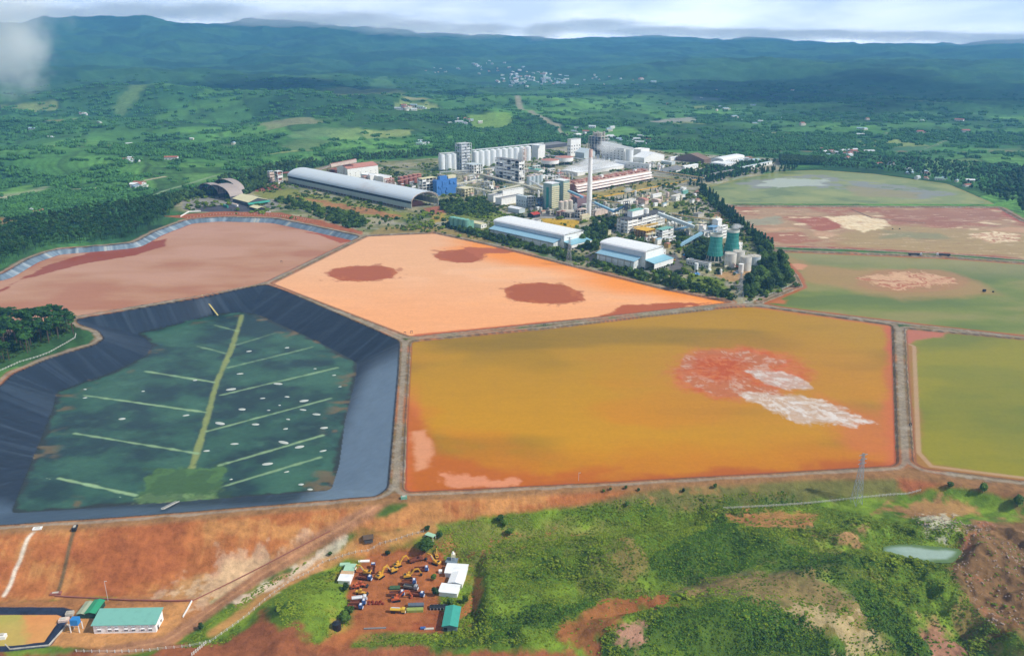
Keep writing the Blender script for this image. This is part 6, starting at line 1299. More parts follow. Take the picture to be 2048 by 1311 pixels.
# ---------------------------------------------------------------- plants
def leaf_mat(name,c1,c2,rough=.7):
    m=bpy.data.materials.new(name); m.use_nodes=True; t=m.node_tree; b=t.nodes['Principled BSDF']; b.inputs['Roughness'].default_value=rough; b.inputs['Specular IOR Level'].default_value=.2
    g=nd(t,'ShaderNodeNewGeometry'); oi=nd(t,'ShaderNodeObjectInfo'); n=nd(t,'ShaderNodeTexNoise'); n.inputs['Scale'].default_value=.03; n.inputs['Detail'].default_value=4; t.links.new(g.outputs['Position'],n.inputs['Vector'])
    a=nd(t,'ShaderNodeMath',operation='MULTIPLY_ADD'); a.inputs[1].default_value=.35; t.links.new(g.outputs['Random Per Island'],a.inputs[0]); t.links.new(n.outputs[0],a.inputs[2])
    a2=nd(t,'ShaderNodeMath',operation='MULTIPLY_ADD'); a2.inputs[1].default_value=.4; t.links.new(oi.outputs['Random'],a2.inputs[0]); t.links.new(a.outputs[0],a2.inputs[2])
    r=nd(t,'ShaderNodeMapRange'); r.inputs[1].default_value=.55; r.inputs[2].default_value=1.1; t.links.new(a2.outputs[0],r.inputs[0])
    mx_=nd(t,'ShaderNodeMix',data_type='RGBA'); mx_.inputs[6].default_value=(*lin(c1),1); mx_.inputs[7].default_value=(*lin(c2),1); t.links.new(r.outputs[0],mx_.inputs[0]); t.links.new(mx_.outputs[2],b.inputs['Base Color'])
    tr=nd(t,'ShaderNodeBsdfTranslucent'); t.links.new(mx_.outputs[2],tr.inputs[0]); ms=nd(t,'ShaderNodeMixShader'); ms.inputs[0].default_value=.22; t.links.new(b.outputs[0],ms.inputs[1]); t.links.new(tr.outputs[0],ms.inputs[2]); t.links.new(ms.outputs[0],t.nodes['Material Output'].inputs['Surface'])
    return m
LF=leaf_mat('broad_leaves','2c421a','5c7a2a'); LFD=leaf_mat('dark_leaves','22381a','426028'); LFP=leaf_mat('pine_needles','1d3a1c','3f6a2a'); LFB=leaf_mat('bush_leaves','3f5812','88a02a'); LFG=leaf_mat('tall_grass','54681a','98a834'); LFC=leaf_mat('conifer_needles','1c3820','3c6430'); LFV=leaf_mat('plantation_leaves','386436','5a9048')
LFK=leaf_mat('flank_shade_leaves','2c4818','628a2c')
BRK=mat('bark','5a4a3a',.95,var=.25,scale=2)
def blob_pts(r_,n,lobes):
    out=[]
    for _ in range(n):
        c,s=r_.choice(lobes); v=Vector((r_.gauss(0,1),r_.gauss(0,1),r_.gauss(0,1))).normalized()
        if v.z<-.5: v.z*=-.6
        q=r_.uniform(.72,1.06); out.append((Vector(c)+Vector((v.x*s[0],v.y*s[1],v.z*s[2]))*q,v))
    return out
def leaves(b,r_,pts,size,mi=0):
    for p,v in pts:
        n=(v+Vector((r_.gauss(0,.5),r_.gauss(0,.5),r_.gauss(.25,.5)))).normalized(); a=n.cross(Vector((r_.random(),r_.random(),r_.random()+.1))).normalized(); c=n.cross(a); s=size*r_.uniform(.6,1.3)
        b.add([p-a*s-c*s*.5,p+a*s*.7-c*s*.6,p+a*s*.9+c*s*.6,p-a*s*.3+c*s*.8],[(0,1,2,3)],mi)
def lump(b,c,s,r_,mi=0,n=7,k=5):
    """ragged inner mass of a crown"""
    vs=[];fs=[]
    for i in range(k+1):
        for j in range(n):
            th=math.pi*i/k; ph=2*math.pi*j/n; q=r_.uniform(.68,.92); vs.append((c[0]+s[0]*q*math.sin(th)*math.cos(ph),c[1]+s[1]*q*math.sin(th)*math.sin(ph),c[2]+s[2]*q*math.cos(th)))
    for i in range(k):
        for j in range(n): fs.append((i*n+j,(i+1)*n+j,(i+1)*n+(j+1)%n,i*n+(j+1)%n))
    b.add(vs,fs,mi)
def broad(seed,m,H=10,W=4.2,nl=240):
    r_=random.Random(seed); lobes=[((r_.uniform(-.45,.45)*W,r_.uniform(-.45,.45)*W,H*r_.uniform(.5,.78)),(W*r_.uniform(.42,.62),W*r_.uniform(.42,.62),H*r_.uniform(.17,.26))) for _ in range(7)]+[((0,0,H*.8),(W*.5,W*.5,H*.2)),((0,0,H*.42),(W*.75,W*.75,H*.2))]
    b=MB()
    for c,s in lobes: lump(b,c,s,r_)
    leaves(b,r_,blob_pts(r_,nl,lobes),W*.15); t=MB(); t.cyl(0,0,-.5,H*.5,.28,.16,6)
    for k in range(4): a=r_.uniform(0,6.3); t.beam((0,0,H*.3),(W*.45*math.cos(a),W*.45*math.sin(a),H*.6),.16)
    return b,t,m
def pine(seed,m,H=18,W=3.6,nl=200):
    r_=random.Random(seed); lobes=[((r_.uniform(-.5,.5)*W,r_.uniform(-.5,.5)*W,H*r_.uniform(.7,.95)),(W*r_.uniform(.35,.6),W*r_.uniform(.35,.6),H*r_.uniform(.05,.08))) for _ in range(8)]
    b=MB()
    for c,s in lobes: lump(b,c,s,r_,0,6,4)
    leaves(b,r_,blob_pts(r_,nl,lobes),W*.16); t=MB(); t.cyl(0,0,-.5,H*.9,.26,.1,6)
    for k in range(6): a=r_.uniform(0,6.3); z_=H*r_.uniform(.6,.8); t.beam((0,0,z_),(W*.5*math.cos(a),W*.5*math.sin(a),z_+H*.08),.12)
    return b,t,m
def conifer(seed,m,H=13,W=2.6,nl=170):
    r_=random.Random(seed); b=MB(); pts=[]
    for k in range(6):
        z_=H*(.16+.14*k); q=W*(1-.15*k)*r_.uniform(.85,1.1); lump(b,(r_.uniform(-.2,.2),r_.uniform(-.2,.2),z_),(q*.8,q*.8,H*.11),r_,0,7,4); pts+=blob_pts(r_,nl//6,[((0,0,z_),(q,q,H*.1))])
    leaves(b,r_,pts,W*.2); t=MB(); t.cyl(0,0,-.5,H*.5,.2,.12,6); return b,t,m
def bush(seed,m,H=2.2,W=1.8,nl=110):
    r_=random.Random(seed); lobes=[((r_.uniform(-.6,.6)*W,r_.uniform(-.6,.6)*W,H*r_.uniform(.25,.6)),(W*r_.uniform(.4,.7),W*r_.uniform(.4,.7),H*r_.uniform(.25,.42))) for _ in range(5)]
    b=MB()
    for c,s in lobes: lump(b,c,s,r_,0,6,4)
    leaves(b,r_,blob_pts(r_,nl,lobes),W*.17); return b,m
TREEP={}
def tree_protos(kind,fn,seeds,mats_,**k):
    L_=[]
    for i,s in enumerate(seeds):
        b,t,m=fn(s,mats_[i%len(mats_)],**k); 
        me=bpy.data.meshes.new(kind+'_crown'); me.from_pydata(b.v,[],b.f); me.materials.append(m); mt=bpy.data.meshes.new(kind+'_trunk'); mt.from_pydata(t.v,[],t.f); mt.materials.append(BRK); L_.append((me,mt))
    TREEP[kind]=L_
tree_protos('broadleaf_tree',broad,(1,2,3,4,5,6),(LF,LFD)); tree_protos('pine_tree',pine,(11,12,13,14),(LFP,)); tree_protos('conifer_tree',conifer,(21,22,23),(LFC,))
def tree(kind,x,y,s,label,group,z=None,w=1.0):
    z=zat(x,y) if z is None else z
    me,mt=rnd.choice(TREEP[kind]); t=empty(kind,(x,y,z-.2),rnd.uniform(0,6.28),label,'tree',group); t.scale=(s*w,s*w,s)
    c=bpy.data.objects.new('crown',me); link(c); c.parent=t; k=bpy.data.objects.new('trunk',mt); link(k); k.parent=t; return t
AVOID=[]
def fill(poly,n,z=0.0,mind=4,seed=0,px=True):
    """n spread-out places inside an outline"""
    P=GP(poly,z) if px else np.array(poly); r_=random.Random(seed); out=[]; tries=0; lo=P.min(0); hi=P.max(0)
    while len(out)<n and tries<n*60:
        tries+=1; x=r_.uniform(lo[0],hi[0]); y=r_.uniform(lo[1],hi[1])
        if not seg(np.array([x]),np.array([y]),P)[1][0]: continue
        if any((x-a)**2+(y-b_)**2<mind*mind for a,b_ in out): continue
        out.append((x,y))
    return out
def grove(kind,poly,n,hs,label,group,mind=4,seed=0,z=0.0,w=1.0,base_h=10.):
    pts=fill(poly,n,z,mind,seed)
    Z=zfun(np.array([p[0] for p in pts]),np.array([p[1] for p in pts])) if pts else []
    for (x,y),zz in zip(pts,Z): tree(kind,x,y,rnd.uniform(*hs)/base_h,label,group,float(zz),w)
B='broadleaf_tree'
grove(B,[(885,454),(985,482),(1110,512),(1122,520),(1128,513),(1110,504),(985,472),(890,446)],28,(7,12),'round green tree in the hedge before the longest warehouse','trees before the longest warehouse',5,1,w=1.05)
grove(B,[(1128,520),(1280,558),(1290,566),(1296,558),(1285,552),(1200,533),(1150,518)],14,(6,10),'green tree in the hedge before the shorter warehouse','trees before the shorter warehouse',5,2)
grove(B,[(1296,566),(1360,580),(1362,560),(1340,550),(1305,550)],12,(9,13),'dark round tree right of the shorter warehouse porch','trees right of the shorter warehouse',5,3,w=1.1)
grove(B,[(1365,582),(1470,602),(1476,590),(1440,580),(1370,568)],10,(6,10),'green tree on the lawn edge left of the junction pylon','trees left of the junction pylon',6,4)
grove(B,[(1486,600),(1583,566),(1588,556),(1560,520),(1530,500),(1515,498),(1524,535),(1512,556),(1490,575)],42,(13,20),'dark green tree in the dense clump at the pond corner','dense clump at the pond corner',5,5,w=.95)
grove(B,[(1160,500),(1165,478),(1172,458),(1226,445),(1234,456),(1216,462),(1212,478),(1190,500)],25,(12,18),'dark green tree in the grove below the chimney','grove below the chimney',5,6)
grove(B,[(1250,488),(1290,496),(1295,486),(1275,480),(1252,478)],9,(8,12),'green tree behind the shorter warehouse roof','trees behind the shorter warehouse',5,7)
grove(B,[(1343,500),(1352,484),(1398,478),(1404,470),(1400,484),(1368,497)],12,(9,14),'green tree in the grove left of the blue covered conveyor','grove left of the blue conveyor',5,8)
grove(B,[(1376,520),(1374,500),(1408,484),(1432,480),(1438,500),(1415,518),(1400,522)],17,(9,14),'dark tree in the grove behind the nearer cooling tower','grove behind the cooling towers',5,9)
grove(B,[(548,402),(600,418),(650,438),(700,458),(735,452),(733,440),(690,425),(620,408),(560,396)],31,(8,13),'round green tree in the belt below the long arch shed','tree belt below the arch shed',6,10,w=1.1)
grove(B,[(880,420),(880,404),(960,396),(985,412),(1000,424),(930,432)],24,(6,11),'leafy tree in the thicket right of the arch shed opening','thicket right of the arch shed',6,11,w=1.15)
grove(B,[(960,382),(1000,376),(1035,380),(1020,390),(985,392)],8,(5,9),'tree in the small grove between pipe bridges','grove between the pipe bridges',5,12)
grove(B,[(1370,545),(1420,552),(1450,550),(1440,545),(1380,538)],6,(4,7),'small tree before the arcaded pump house','small trees before the pump house',5,13)
grove(B,[(745,448),(830,440),(870,430),(880,438),(835,452),(770,462)],10,(4,8),'scattered small tree on the rough grass left of the filter tanks','scattered trees on the rough grass',9,14)
grove(B,[(1505,505),(1530,520),(1545,540),(1520,545),(1512,520)],6,(8,12),'tree directly right of the grey ribbed tank','trees right of the ribbed tank',4,15)
C_='conifer_tree'
grove(C_,[(1398,380),(1407,378),(1440,405),(1500,455),(1543,492),(1545,504),(1530,502),(1470,448),(1420,408)],100,(13,19),'dark pointed conifer in the row along the mud flats','conifer row along the mud flats',4.0,16,base_h=13,w=1.25)
grove(C_,[(1370,372),(1412,358),(1490,346),(1600,332),(1600,338),(1490,352),(1415,366),(1400,376)],70,(11,16),'dark pointed conifer in the row above the reservoir','conifer row above the reservoir',5,17,base_h=13,w=1.3)
grove(C_,[(1190,404),(1240,396),(1330,376),(1330,380),(1245,402),(1195,410)],34,(6,9),'small dark conifer along the low yellow pipeline','conifers along the yellow pipeline',5,18,base_h=13)
grove(C_,[(1345,432),(1400,412),(1425,420),(1400,426),(1355,436)],20,(6,9),'small conifer in the bushes before the crusher lawn','conifers before the crusher lawn',5,19,base_h=13)
grove(B,[(1420,410),(1500,462),(1540,500),(1515,500),(1470,452)],14,(9,13),'rounder green tree among the conifers along the mud flats','round trees in the conifer row',4,26)
grove('pine_tree',[(-70,650),(-20,628),(60,632),(120,640),(150,652),(150,668),(90,694),(40,712),(0,732),(-70,770)],170,(17,23),'tall bare stemmed pine in the clump at the left edge','pine clump at the left edge',3.2,20,base_h=18,w=1.35)
for px,py,h_,w_,lb in [(1207,984,2.6,1,'small round bush on the embankment, leftmost of four close together'),(1221,980,2.6,1,'small round bush on the embankment, second of four close together'),(1252,977,3,1,'small round bush on the embankment, third of four close together'),(1277,982,2.8,1,'small round bush on the embankment, last of four close together'),(403,1258,4.6,1.1,'single round dark bush right of the office'),(1430,976,4,1,'single green bush on the embankment, right one'),(1367,984,3.4,1,'single green bush on the embankment, left one'),(1965,985,8,1,'dark tree below the olive yellow pond'),(2035,1012,9,1.1,'dark tree at the right edge below the pond'),(1254,1012,4,1.1,'dark bush at the foot of the embankment'),(855,1062,4.5,1.1,'dark bush at the track bend above the machine yard'),(1010,1052,5,1.2,'dark tree on the ridge right of the track bend'),(1000,1044,6,1.1,'tallest tree on the ridge right of the track bend'),(1020,1068,5,1.5,'broad dark bush below the ridge trees'),(850,1104,10,1.4,'large dark tree behind the top excavators'),(870,1190,6,1,'leafy tree left of the foremost cabin'),(868,1160,5,.9,'leafy tree left of the middle cabin'),(930,1205,5,1,'leafy tree right of the foremost cabin'),(900,1208,4.5,1.2,'leafy tree in front of the foremost cabin'),(690,1245,7,1.3,'large dark tree beside the black cistern'),(700,1228,6,1.2,'dark tree left of the yard exit'),(690,1180,5,1.3,'dark tree below the left white cabin'),(1900,975,5,1.2,'dark bush right of the red bank'),(660,1110,3,1.2,'bush beside the dark hut track'),(400,1278,0,0,''),(880,1075,5,1.2,'dark tree below the open shelter'),(775,1110,4,1.1,'bush at the top edge of the machine yard')]:
    if h_: x,y,z=T(px,py); tree(B,x,y,h_/10,lb,None,z,w_)
# ---- massed plants
def scatter(name,label,pts,z,scale,protos_,kindstuff=True,zs=None):
    """one object: plants instanced on points"""
    n=len(pts); me=bpy.data.meshes.new(name); me.vertices.add(n); co=np.zeros((n,3),np.float32); co[:,:2]=pts; co[:,2]=z; me.vertices.foreach_set('co',co.ravel())
    a=me.attributes.new('psc','FLOAT','POINT'); a.data.foreach_set('value',np.asarray(scale,np.float32)); a=me.attributes.new('prot','FLOAT','POINT'); a.data.foreach_set('value',rng.uniform(0,6.28,n).astype(np.float32)); a=me.attributes.new('pid','INT','POINT'); a.data.foreach_set('value',rng.integers(0,len(protos_),n).astype(np.int32))
    o=bpy.data.objects.new(name,me); link(o); col=bpy.data.collections.new(name+'_kinds')
    for i,(b,m) in enumerate(protos_):
        q=bpy.data.meshes.new(name+'_kind'); q.from_pydata(b.v,[],b.f); q.materials.append(m); col.objects.link(bpy.data.objects.new('%s_kind_%d'%(name,i),q))
    g=bpy.data.node_groups.new(name+'_spread','GeometryNodeTree'); g.interface.new_socket('Geometry',in_out='INPUT',socket_type='NodeSocketGeometry'); g.interface.new_socket('Geometry',in_out='OUTPUT',socket_type='NodeSocketGeometry')
    gi=g.nodes.new('NodeGroupInput'); go=g.nodes.new('NodeGroupOutput'); ip=g.nodes.new('GeometryNodeInstanceOnPoints'); ci=g.nodes.new('GeometryNodeCollectionInfo'); ci.inputs['Collection'].default_value=col; ci.inputs['Separate Children'].default_value=True; ci.inputs['Reset Children'].default_value=True
    def at(nm,ty): q=g.nodes.new('GeometryNodeInputNamedAttribute'); q.data_type=ty; q.inputs['Name'].default_value=nm; return q.outputs['Attribute']
    cx=g.nodes.new('ShaderNodeCombineXYZ'); g.links.new(at('prot','FLOAT'),cx.inputs[2]); g.links.new(gi.outputs[0],ip.inputs['Points']); g.links.new(ci.outputs[0],ip.inputs['Instance']); ip.inputs['Pick Instance'].default_value=True
    g.links.new(at('pid','INT'),ip.inputs['Instance Index']); g.links.new(cx.outputs[0],ip.inputs['Rotation']); g.links.new(at('psc','FLOAT'),ip.inputs['Scale']); g.links.new(ip.outputs[0],go.inputs[0])
    md=o.modifiers.new('spread','NODES'); md.node_group=g; tag(o,label,kind='stuff'); return o
def inside_px(x,y,P): return sdf(x,y,P,5)<0
BP=[bush(s,m) for s,m in ((31,LFB),(32,LFB),(33,LF),(34,LFB),(35,LFB),(36,LFG),(37,LFG))]; GP_=[bush(s,m,1.6,2.2,46) for s,m in ((131,LFG),(132,LFB),(133,LFG),(134,LFB),(135,LFG))]
# the green ground south of the embankment
n=330000; ax=rng.uniform(-38,38,n)*math.pi/180; rr_=np.sqrt(rng.uniform(230**2,520**2,n)); X=rr_*np.sin(ax); Y=rr_*np.cos(ax)
yc=np.interp(X,CREST[:,0],CREST[:,1]); ok=(yc-Y)>10
for nm in ('slope','lowstrip','pad','yard','bottom','bottom2'):
    ok&=~(sdf(X,Y,DEFP[nm],8)<1.5)
for nm in ('rock','t1','t2','t4','t5','t6','t7','roadE','track'): ok&=~((sdf(X,Y,DEFP[nm],8)<0)&(rng.random(n)>(.06 if nm=='rock' else .12)))
for nm in ('bank','t3','t8'): ok&=~((sdf(X,Y,DEFP[nm],8)<0)&(rng.random(n)>.5))
for W_,wd in ((ROAD1,8),(ROAD2,6)): ok&=seg(X,Y,W_,closed=False)[0]>wd
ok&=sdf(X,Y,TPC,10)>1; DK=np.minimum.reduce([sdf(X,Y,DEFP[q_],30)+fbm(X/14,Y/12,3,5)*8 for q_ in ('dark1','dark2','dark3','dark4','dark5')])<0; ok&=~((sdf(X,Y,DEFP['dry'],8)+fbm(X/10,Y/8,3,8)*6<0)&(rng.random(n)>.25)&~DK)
a=fbm(X/26,Y/18,5,91,.6); dens=sms(-.5,.1,-a+.3*fbm(X/9,Y/9,2,95)); ok&=rng.random(n)<(.22+.6*dens)
east=sms(-90,-30,X); ok&=rng.random(n)<(.7+.3*east)
ok&=DK|(rng.random(n)<.75)
X,Y,a,DK=X[ok],Y[ok],a[ok],DK[ok]; sc=rng.uniform(.14,.38,len(X))*(1+1.6*sms(.05,.35,-a)*rng.random(len(X))**5)
Z_=zfun(X,Y)-.15; L_=~DK
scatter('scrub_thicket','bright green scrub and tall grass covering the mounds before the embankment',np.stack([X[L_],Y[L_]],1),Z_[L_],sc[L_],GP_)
scatter('scrub_thicket','thicket on the mound flanks, their shade put into its darker green',np.stack([X[DK],Y[DK]],1),Z_[DK],sc[DK]*1.2,[bush(s,m,1.8,2.0,50) for s,m in ((46,LFK),(47,LF),(48,LFK),(49,LFB))])  # second scatter: flank shade put into the leaf colour
NG=len(X)
# pine wood left of the brownish pond, and other woods
def wood(name,label,polys,n,kind,mats_,s,base_h,seed,fn=broad,**k):
    P=[]; 
    for poly in polys:
        Q=GP(poly); lo=Q.min(0); hi=Q.max(0); m_=int(n*2); x=rng.uniform(lo[0],hi[0],m_); y=rng.uniform(lo[1],hi[1],m_); i_=seg(x,y,Q)[1]; P.append(np.stack([x[i_],y[i_]],1))
    P=np.concatenate(P); P=P[rng.permutation(len(P))[:n]]
    pr=[]
    for i in range(3):
        b,t,m=fn(seed+i,mats_[i%len(mats_)],nl=90,**k); b.add(t.v,t.f,0); pr.append((b,m))
    scatter(name,label,P,zfun(P[:,0],P[:,1])-.3,rng.uniform(*s,len(P))/base_h,pr); return len(P)
wood('pine_wood','dense dark pine wood left of the brownish pond',[[(-120,560),(-120,470),(0,452),(90,440),(170,425),(300,405),(340,400),(346,425),(268,474),(200,484),(110,490),(60,506),(0,536)]],1700,'pine',(LFP,LFD),(12,18),18,51,pine)
wood('dark_wood','dark wood behind the coal yard and arch shed',[[(300,405),(440,370),(470,385),(420,392),(370,400),(330,432)],[(470,380),(560,345),(540,358),(530,375),(490,392)],[(430,360),(560,330),(640,318),(600,340),(540,348),(460,376)]],1100,'b',(LFD,LF),(7,13),10,54)
wood('eastern_wood','dark wood at the right edge beyond the red mud flats',[[(1985,380),(2010,345),(2048,338),(2250,350),(2300,470),(2100,440),(2048,428),(2005,400)],[(1560,330),(1650,330),(1640,322),(1560,318)]],1500,'b',(LFD,),(9,15),10,57)
wood('valley_trees','loose trees between the works and the hamlets',[[(880,312),(1100,280),(1330,292),(1560,315),(1560,300),(1300,270),(1100,262),(900,290)],[(1335,335),(1400,345),(1430,330),(1560,322),(1480,350),(1400,362),(1340,350)],[(1640,335),(1760,340),(1900,362),(2000,400),(2048,410),(2048,330),(1800,310),(1640,318)],[(560,352),(680,325),(880,312),(880,300),(700,312),(540,345)]],3600,'b',(LFD,LFV),(5,10),10,60)
# low growth between the works' buildings
n=36000; lo=PLANT.min(0); hi=PLANT.max(0); X=rng.uniform(lo[0],hi[0],n); Y=rng.uniform(lo[1],hi[1],n); ok=(sdf(X,Y,PLANT,8)<-2)&(rng.random(n)<sms(-.1,.3,fbm(X/40,Y/40,3,71)+.35*(X>60)*(Y<1500)))
for P,zz_ in [(PA,0),(PB,0),(PE,0),(PF,0),(RIM,0)]: ok&=sdf(X,Y,P,10)>5
for t in [o for o in S.collection.objects if o.parent is None and 'dims' in o]:
    LX,LY,H=t['dims']; a=t.rotation_euler[2]; dx=X-t.location.x; dy=Y-t.location.y; u=dx*math.cos(a)+dy*math.sin(a); v=-dx*math.sin(a)+dy*math.cos(a); ok&=~((u>-3)&(u<LX+3)&(v>-3)&(v<LY+3))
for p_,c_,s_,w_ in WORKPATCH:
    if c_[0]>.3: ok&=~((sdf(X,Y,p_,8)<0)&(rng.random(n)<.8))
X,Y=X[ok],Y[ok]; scatter('works_shrubs','low shrubs and young trees between the buildings of the works',np.stack([X,Y],1),zfun(X,Y)-.1,rng.uniform(.6,1.4,len(X))+2.0*rng.random(len(X))**4,BP[:4]+[bush(38,LFD)])
# undergrowth under the groves
P=[]
for pl in ([(1486,600),(1583,566),(1588,556),(1560,520),(1530,500),(1515,498),(1524,535),(1512,556),(1490,575)],[(885,454),(985,482),(1110,512),(1290,562),(1460,598),(1462,592),(1290,552),(1110,504),(985,472),(890,446)],[(548,402),(600,418),(650,438),(700,458),(735,452),(733,440),(690,425),(620,408),(560,396)],[(1398,380),(1407,378),(1440,405),(1500,455),(1543,492),(1545,504),(1530,502),(1470,448),(1420,408)],[(880,420),(880,404),(960,396),(985,412),(1000,424),(930,432)],[(1376,520),(1374,500),(1408,484),(1432,480),(1438,500),(1415,518)],[(1160,500),(1165,478),(1172,458),(1226,445),(1234,456),(1216,462),(1212,478),(1190,500)]):
    P+=fill(pl,210,0,2,5)
P=np.array(P); scatter('undergrowth','shrubby undergrowth beneath the groves of the works',P,zfun(P[:,0],P[:,1])-.1,rng.uniform(1.4,4.0,len(P)),[bush(41,LF),bush(42,LFD),bush(43,LF)])
P=np.array(fill([(-70,650),(-20,628),(60,632),(120,640),(150,652),(148,664),(90,690),(40,708),(0,728),(-70,766)],700,0,1.2,6)); scatter('undergrowth','shrubby undergrowth beneath the pine clump',P,zfun(P[:,0],P[:,1])-.1,rng.uniform(.5,1.6,len(P)),[bush(44,LF),bush(45,LFD)])
# broken rock on the red banks
RB=mat('broken_rock','a08c7c',.9,var=.3,scale=.8,dirt='7a5040'); pr=[]
for i in range(4):
    r_=random.Random(90+i); b=MB(); lump(b,(0,0,.2),(1,.8,.6),r_,0,6,4); pr.append((b,RB))
n=5000; Q=DEFP['rock']; X=rng.uniform(120,330,n); Y=rng.uniform(300,480,n); ok=(sdf(X,Y,Q,5)<0)&(fbm(X/14,Y/12,3,188)>.12); X,Y=X[ok],Y[ok]
Q=DEFP['junk']; X2=rng.uniform(Q[:,0].min(),Q[:,0].max(),160); Y2=rng.uniform(Q[:,1].min(),Q[:,1].max(),160); X=np.r_[X,X2]; Y=np.r_[Y,Y2]
scatter('rubble','broken pale rock strewn over the red banks at the right',np.stack([X,Y],1),zfun(X,Y),rng.uniform(.2,.95,len(X)),pr)
# plantations and woods of the hills
n=52000; ax=rng.uniform(-36,36,n)*math.pi/180; rr_=1/(rng.uniform(1/6200,1/1450,n)); X=rr_*np.sin(ax); Y=rr_*np.cos(ax); ok=sdf(X,Y,PLAT,60)>15
n1=fbm(X/420,Y/300,4,51); n4=fbm(X/90,Y/80,3,152); ok&=rng.random(n)<(.05+.75*sms(.05,.3,n1)+.5*sms(.15,.4,n4))
for p_,c_ in FIELDS: ok&=~(sdf(X,Y,p_,20)<8)
for p_,w_,c_ in WAYS: ok&=seg(X,Y,p_,closed=False)[0]>w_*.7+3
X,Y=X[ok],Y[ok]; rr_=rr_[ok]
cl=[]
for i in range(4):
    r_=random.Random(80+i); b=MB(); lob=[]
    for k in range(9): lob.append(((r_.uniform(-9,9),r_.uniform(-9,9),r_.uniform(2,4.5)),(r_.uniform(2.4,4),r_.uniform(2.4,4),r_.uniform(2.5,4.5))))
    for c_,s_ in lob: lump(b,c_,s_,r_,0,6,4)
    leaves(b,r_,blob_pts(r_,90,lob),1.0); cl.append((b,LFV))
scatter('hill_woods','plantation rows and woods spread over the valley hills',np.stack([X,Y],1),zfun(X,Y)-.8,rng.uniform(.45,1.1,len(X))*(1+rr_/9000),cl)
print('BUSH',NG,'HILL',len(X),'OBJ',len(S.collection.objects))
# ---------------------------------------------------------------- air, low cloud, steam
def vol_mat(name,dens,col,soft=1.0,scale=2.2,thr=.42,aniso=-.25,em=0):
    """volume of a puff: thins out from its middle to its edge, broken up by noise"""
    m=bpy.data.materials.new(name); m.use_nodes=True; t=m.node_tree; t.nodes.clear()
    c=nd(t,'ShaderNodeTexCoord'); ln=nd(t,'ShaderNodeVectorMath',operation='LENGTH'); t.links.new(c.outputs['Object'],ln.inputs[0])
    n=nd(t,'ShaderNodeTexNoise'); n.inputs['Scale'].default_value=scale; n.inputs['Detail'].default_value=5; n.inputs['Roughness'].default_value=.55; t.links.new(c.outputs['Object'],n.inputs['Vector'])
    f=nd(t,'ShaderNodeMapRange'); f.inputs[1].default_value=0; f.inputs[2].default_value=1; f.inputs[3].default_value=.45*soft; f.inputs[4].default_value=-.34; t.links.new(ln.outputs['Value'],f.inputs[0])
    a=nd(t,'ShaderNodeMath',operation='ADD'); t.links.new(n.outputs[0],a.inputs[0]); t.links.new(f.outputs[0],a.inputs[1])
    r=nd(t,'ShaderNodeMapRange'); r.inputs[1].default_value=thr; r.inputs[2].default_value=thr+.28; r.inputs[3].default_value=0; r.inputs[4].default_value=dens; t.links.new(a.outputs[0],r.inputs[0])
    pv=nd(t,'ShaderNodeVolumePrincipled'); pv.inputs['Color'].default_value=(*col,1); pv.inputs['Anisotropy'].default_value=aniso; t.links.new(r.outputs[0],pv.inputs['Density'])
    om=nd(t,'ShaderNodeOutputMaterial'); t.links.new(pv.outputs[0],om.inputs['Volume']); return m
def puff(name,loc,size,m,label,rz=0):
    b=MB().ball((0,0,0),1.0,1.0,14); o=b.build(name,m); o.location=loc; o.scale=size; o.rotation_euler=(0,0,rz); tag(o,label,kind='stuff'); return o
ST1=vol_mat('steam_vapour',.05,(.98,.98,.98),1.0,2.6,.44)
for (px,py,h,sz,lb) in [(1190,345,20,(75,52,20),'white steam drifting over the filter hall behind the chimney'),(1150,348,12,(48,36,12),'thin white steam lying on the filter hall roof'),(1215,325,38,(52,40,26),'steam rising before the frame tower')]:
    x,y=G(px,py); puff('steam',(x,y,h),sz,ST1,lb,.4)
ST2=vol_mat('tower_vapour',.14,(.95,.95,.95),1.0,2.4,.46)
puff('steam',(CT1[0]+5,CT1[1]+6,41),(11,10,6),ST2,'grey vapour over the nearer cooling tower'); puff('steam',(CT2[0]+6,CT2[1]+6,40),(13,12,7),ST2,'grey vapour over the farther cooling tower')
x,y=G(1255,404); puff('steam',(x,y,22),(16,12,10),ST2,'smoke beside the dark slender tower')
MI=vol_mat('cloudmist',.0042,(1,1,1),1.0,2.3,.40)
MC=vol_mat('cloud_vapour',.05,(.99,.99,1),1.25,1.8,.42)
for (px,py,sz,lb) in [((1760,185),0,(2300,2300,200),'big cloud out of view that shades the eastern plain'),((480,185),0,(1700,1000,180),'long cloud out of view that shades the western hills'),((900,112),0,(6000,4000,260),'broad cloud out of view that shades the far northern plain')]:
    gx,gy=G(*px); zc=1500; q_=zc/math.tan(R(SUN_EL)); puff('cloud',(gx+q_*math.sin(R(SUN_AZ)),gy+q_*math.cos(R(SUN_AZ)),zc),sz,MC,lb,.2)  # unseen clouds, placed for the shadows they cast on the land
def at_dist(px,py,y):
    dx,dy,dz=raydir(px,py); t=y/dy; return (dx*t,y,HC+dz*t)
puff('cloudmist',at_dist(-40,-40,2600),(330,300,360),MI,'grey mist hanging in the upper left corner')
puff('cloudmist',at_dist(20,110,2900),(170,240,200),MI,'thin tail of the mist in the upper left corner')
MB_=vol_mat('mountain_low_cloud',.0026,(1,1,1),1.2,1.9,.43)
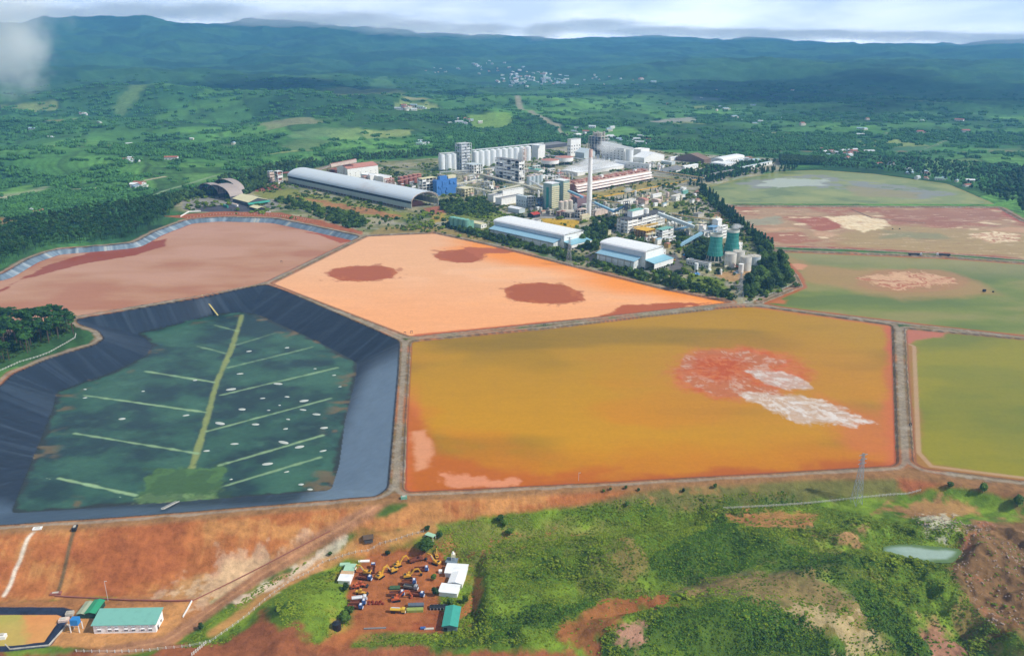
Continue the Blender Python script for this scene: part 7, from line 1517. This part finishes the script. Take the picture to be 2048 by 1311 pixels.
r_=random.Random(5); ML=[(60,30,12000,1300,240),(230,22,12500,1500,210),(400,22,12500,1300,200),(560,40,12000,1300,200),(700,40,12000,1200,200),(820,56,11500,1100,190),(960,60,11000,800,150),(1085,62,10000,420,150),(1180,50,12000,1200,150),(1320,62,12000,1300,120),(1480,66,12000,1300,120),(1640,68,12000,1400,120),(1820,72,12000,1500,130),(2000,78,12000,1400,150)]
for i,(px,py,d_,sx_,sz_) in enumerate(ML):
    puff('cloudmist',at_dist(px,py,d_),(sx_,500,sz_),MB_,'white mist bank of low cloud hanging on the far mountains')  # low cloud banks hanging before the far ridge
ho=MB().box(-20000,-2500,-75,20000,15800,980).build('haze',[]); m=bpy.data.materials.new('haze_air'); m.use_nodes=True; t=m.node_tree; t.nodes.clear()
pv=nd(t,'ShaderNodeVolumePrincipled'); pv.inputs['Density'].default_value=HAZE[0]; pv.inputs['Color'].default_value=(*HAZE[1],1); pv.inputs['Anisotropy'].default_value=.2
om=nd(t,'ShaderNodeOutputMaterial'); t.links.new(pv.outputs[0],om.inputs['Volume']); ho.data.materials.clear(); ho.data.materials.append(m)
tag(ho,'pale blue air over the valley','haze',kind='stuff')
# ---------------------------------------------------------------- say which one of a row each repeat is
ORD=['leftmost','second from the left','third from the left','fourth from the left','fifth from the left','sixth from the left','seventh from the left','eighth from the left','ninth from the left','tenth from the left']
def columns(o): 
    p=o.location; dep=p.y*cP-(p.z-HC)*sP; return 1024+F*p.x/dep
grp={}
for o in S.collection.objects:
    if o.parent is None and o.get('group') and o.get('label') and o.get('category'): grp.setdefault((o['group'],o['label']),[]).append(o)
BIG=['farthest left of all','far left','left','left of the middle','middle','right of the middle','right','far right','farthest right of all']
for (g_,lb),L_ in grp.items():
    n=len(L_)
    if n<2: continue
    L_.sort(key=columns)
    for i,o in enumerate(L_):
        if n<=19:
            s=ORD[i] if i<=min(9,(n-1)//2) else ORD[n-1-i].replace('leftmost','rightmost').replace('from the left','from the right')
            o['label']='%s, %s'%(lb,s)
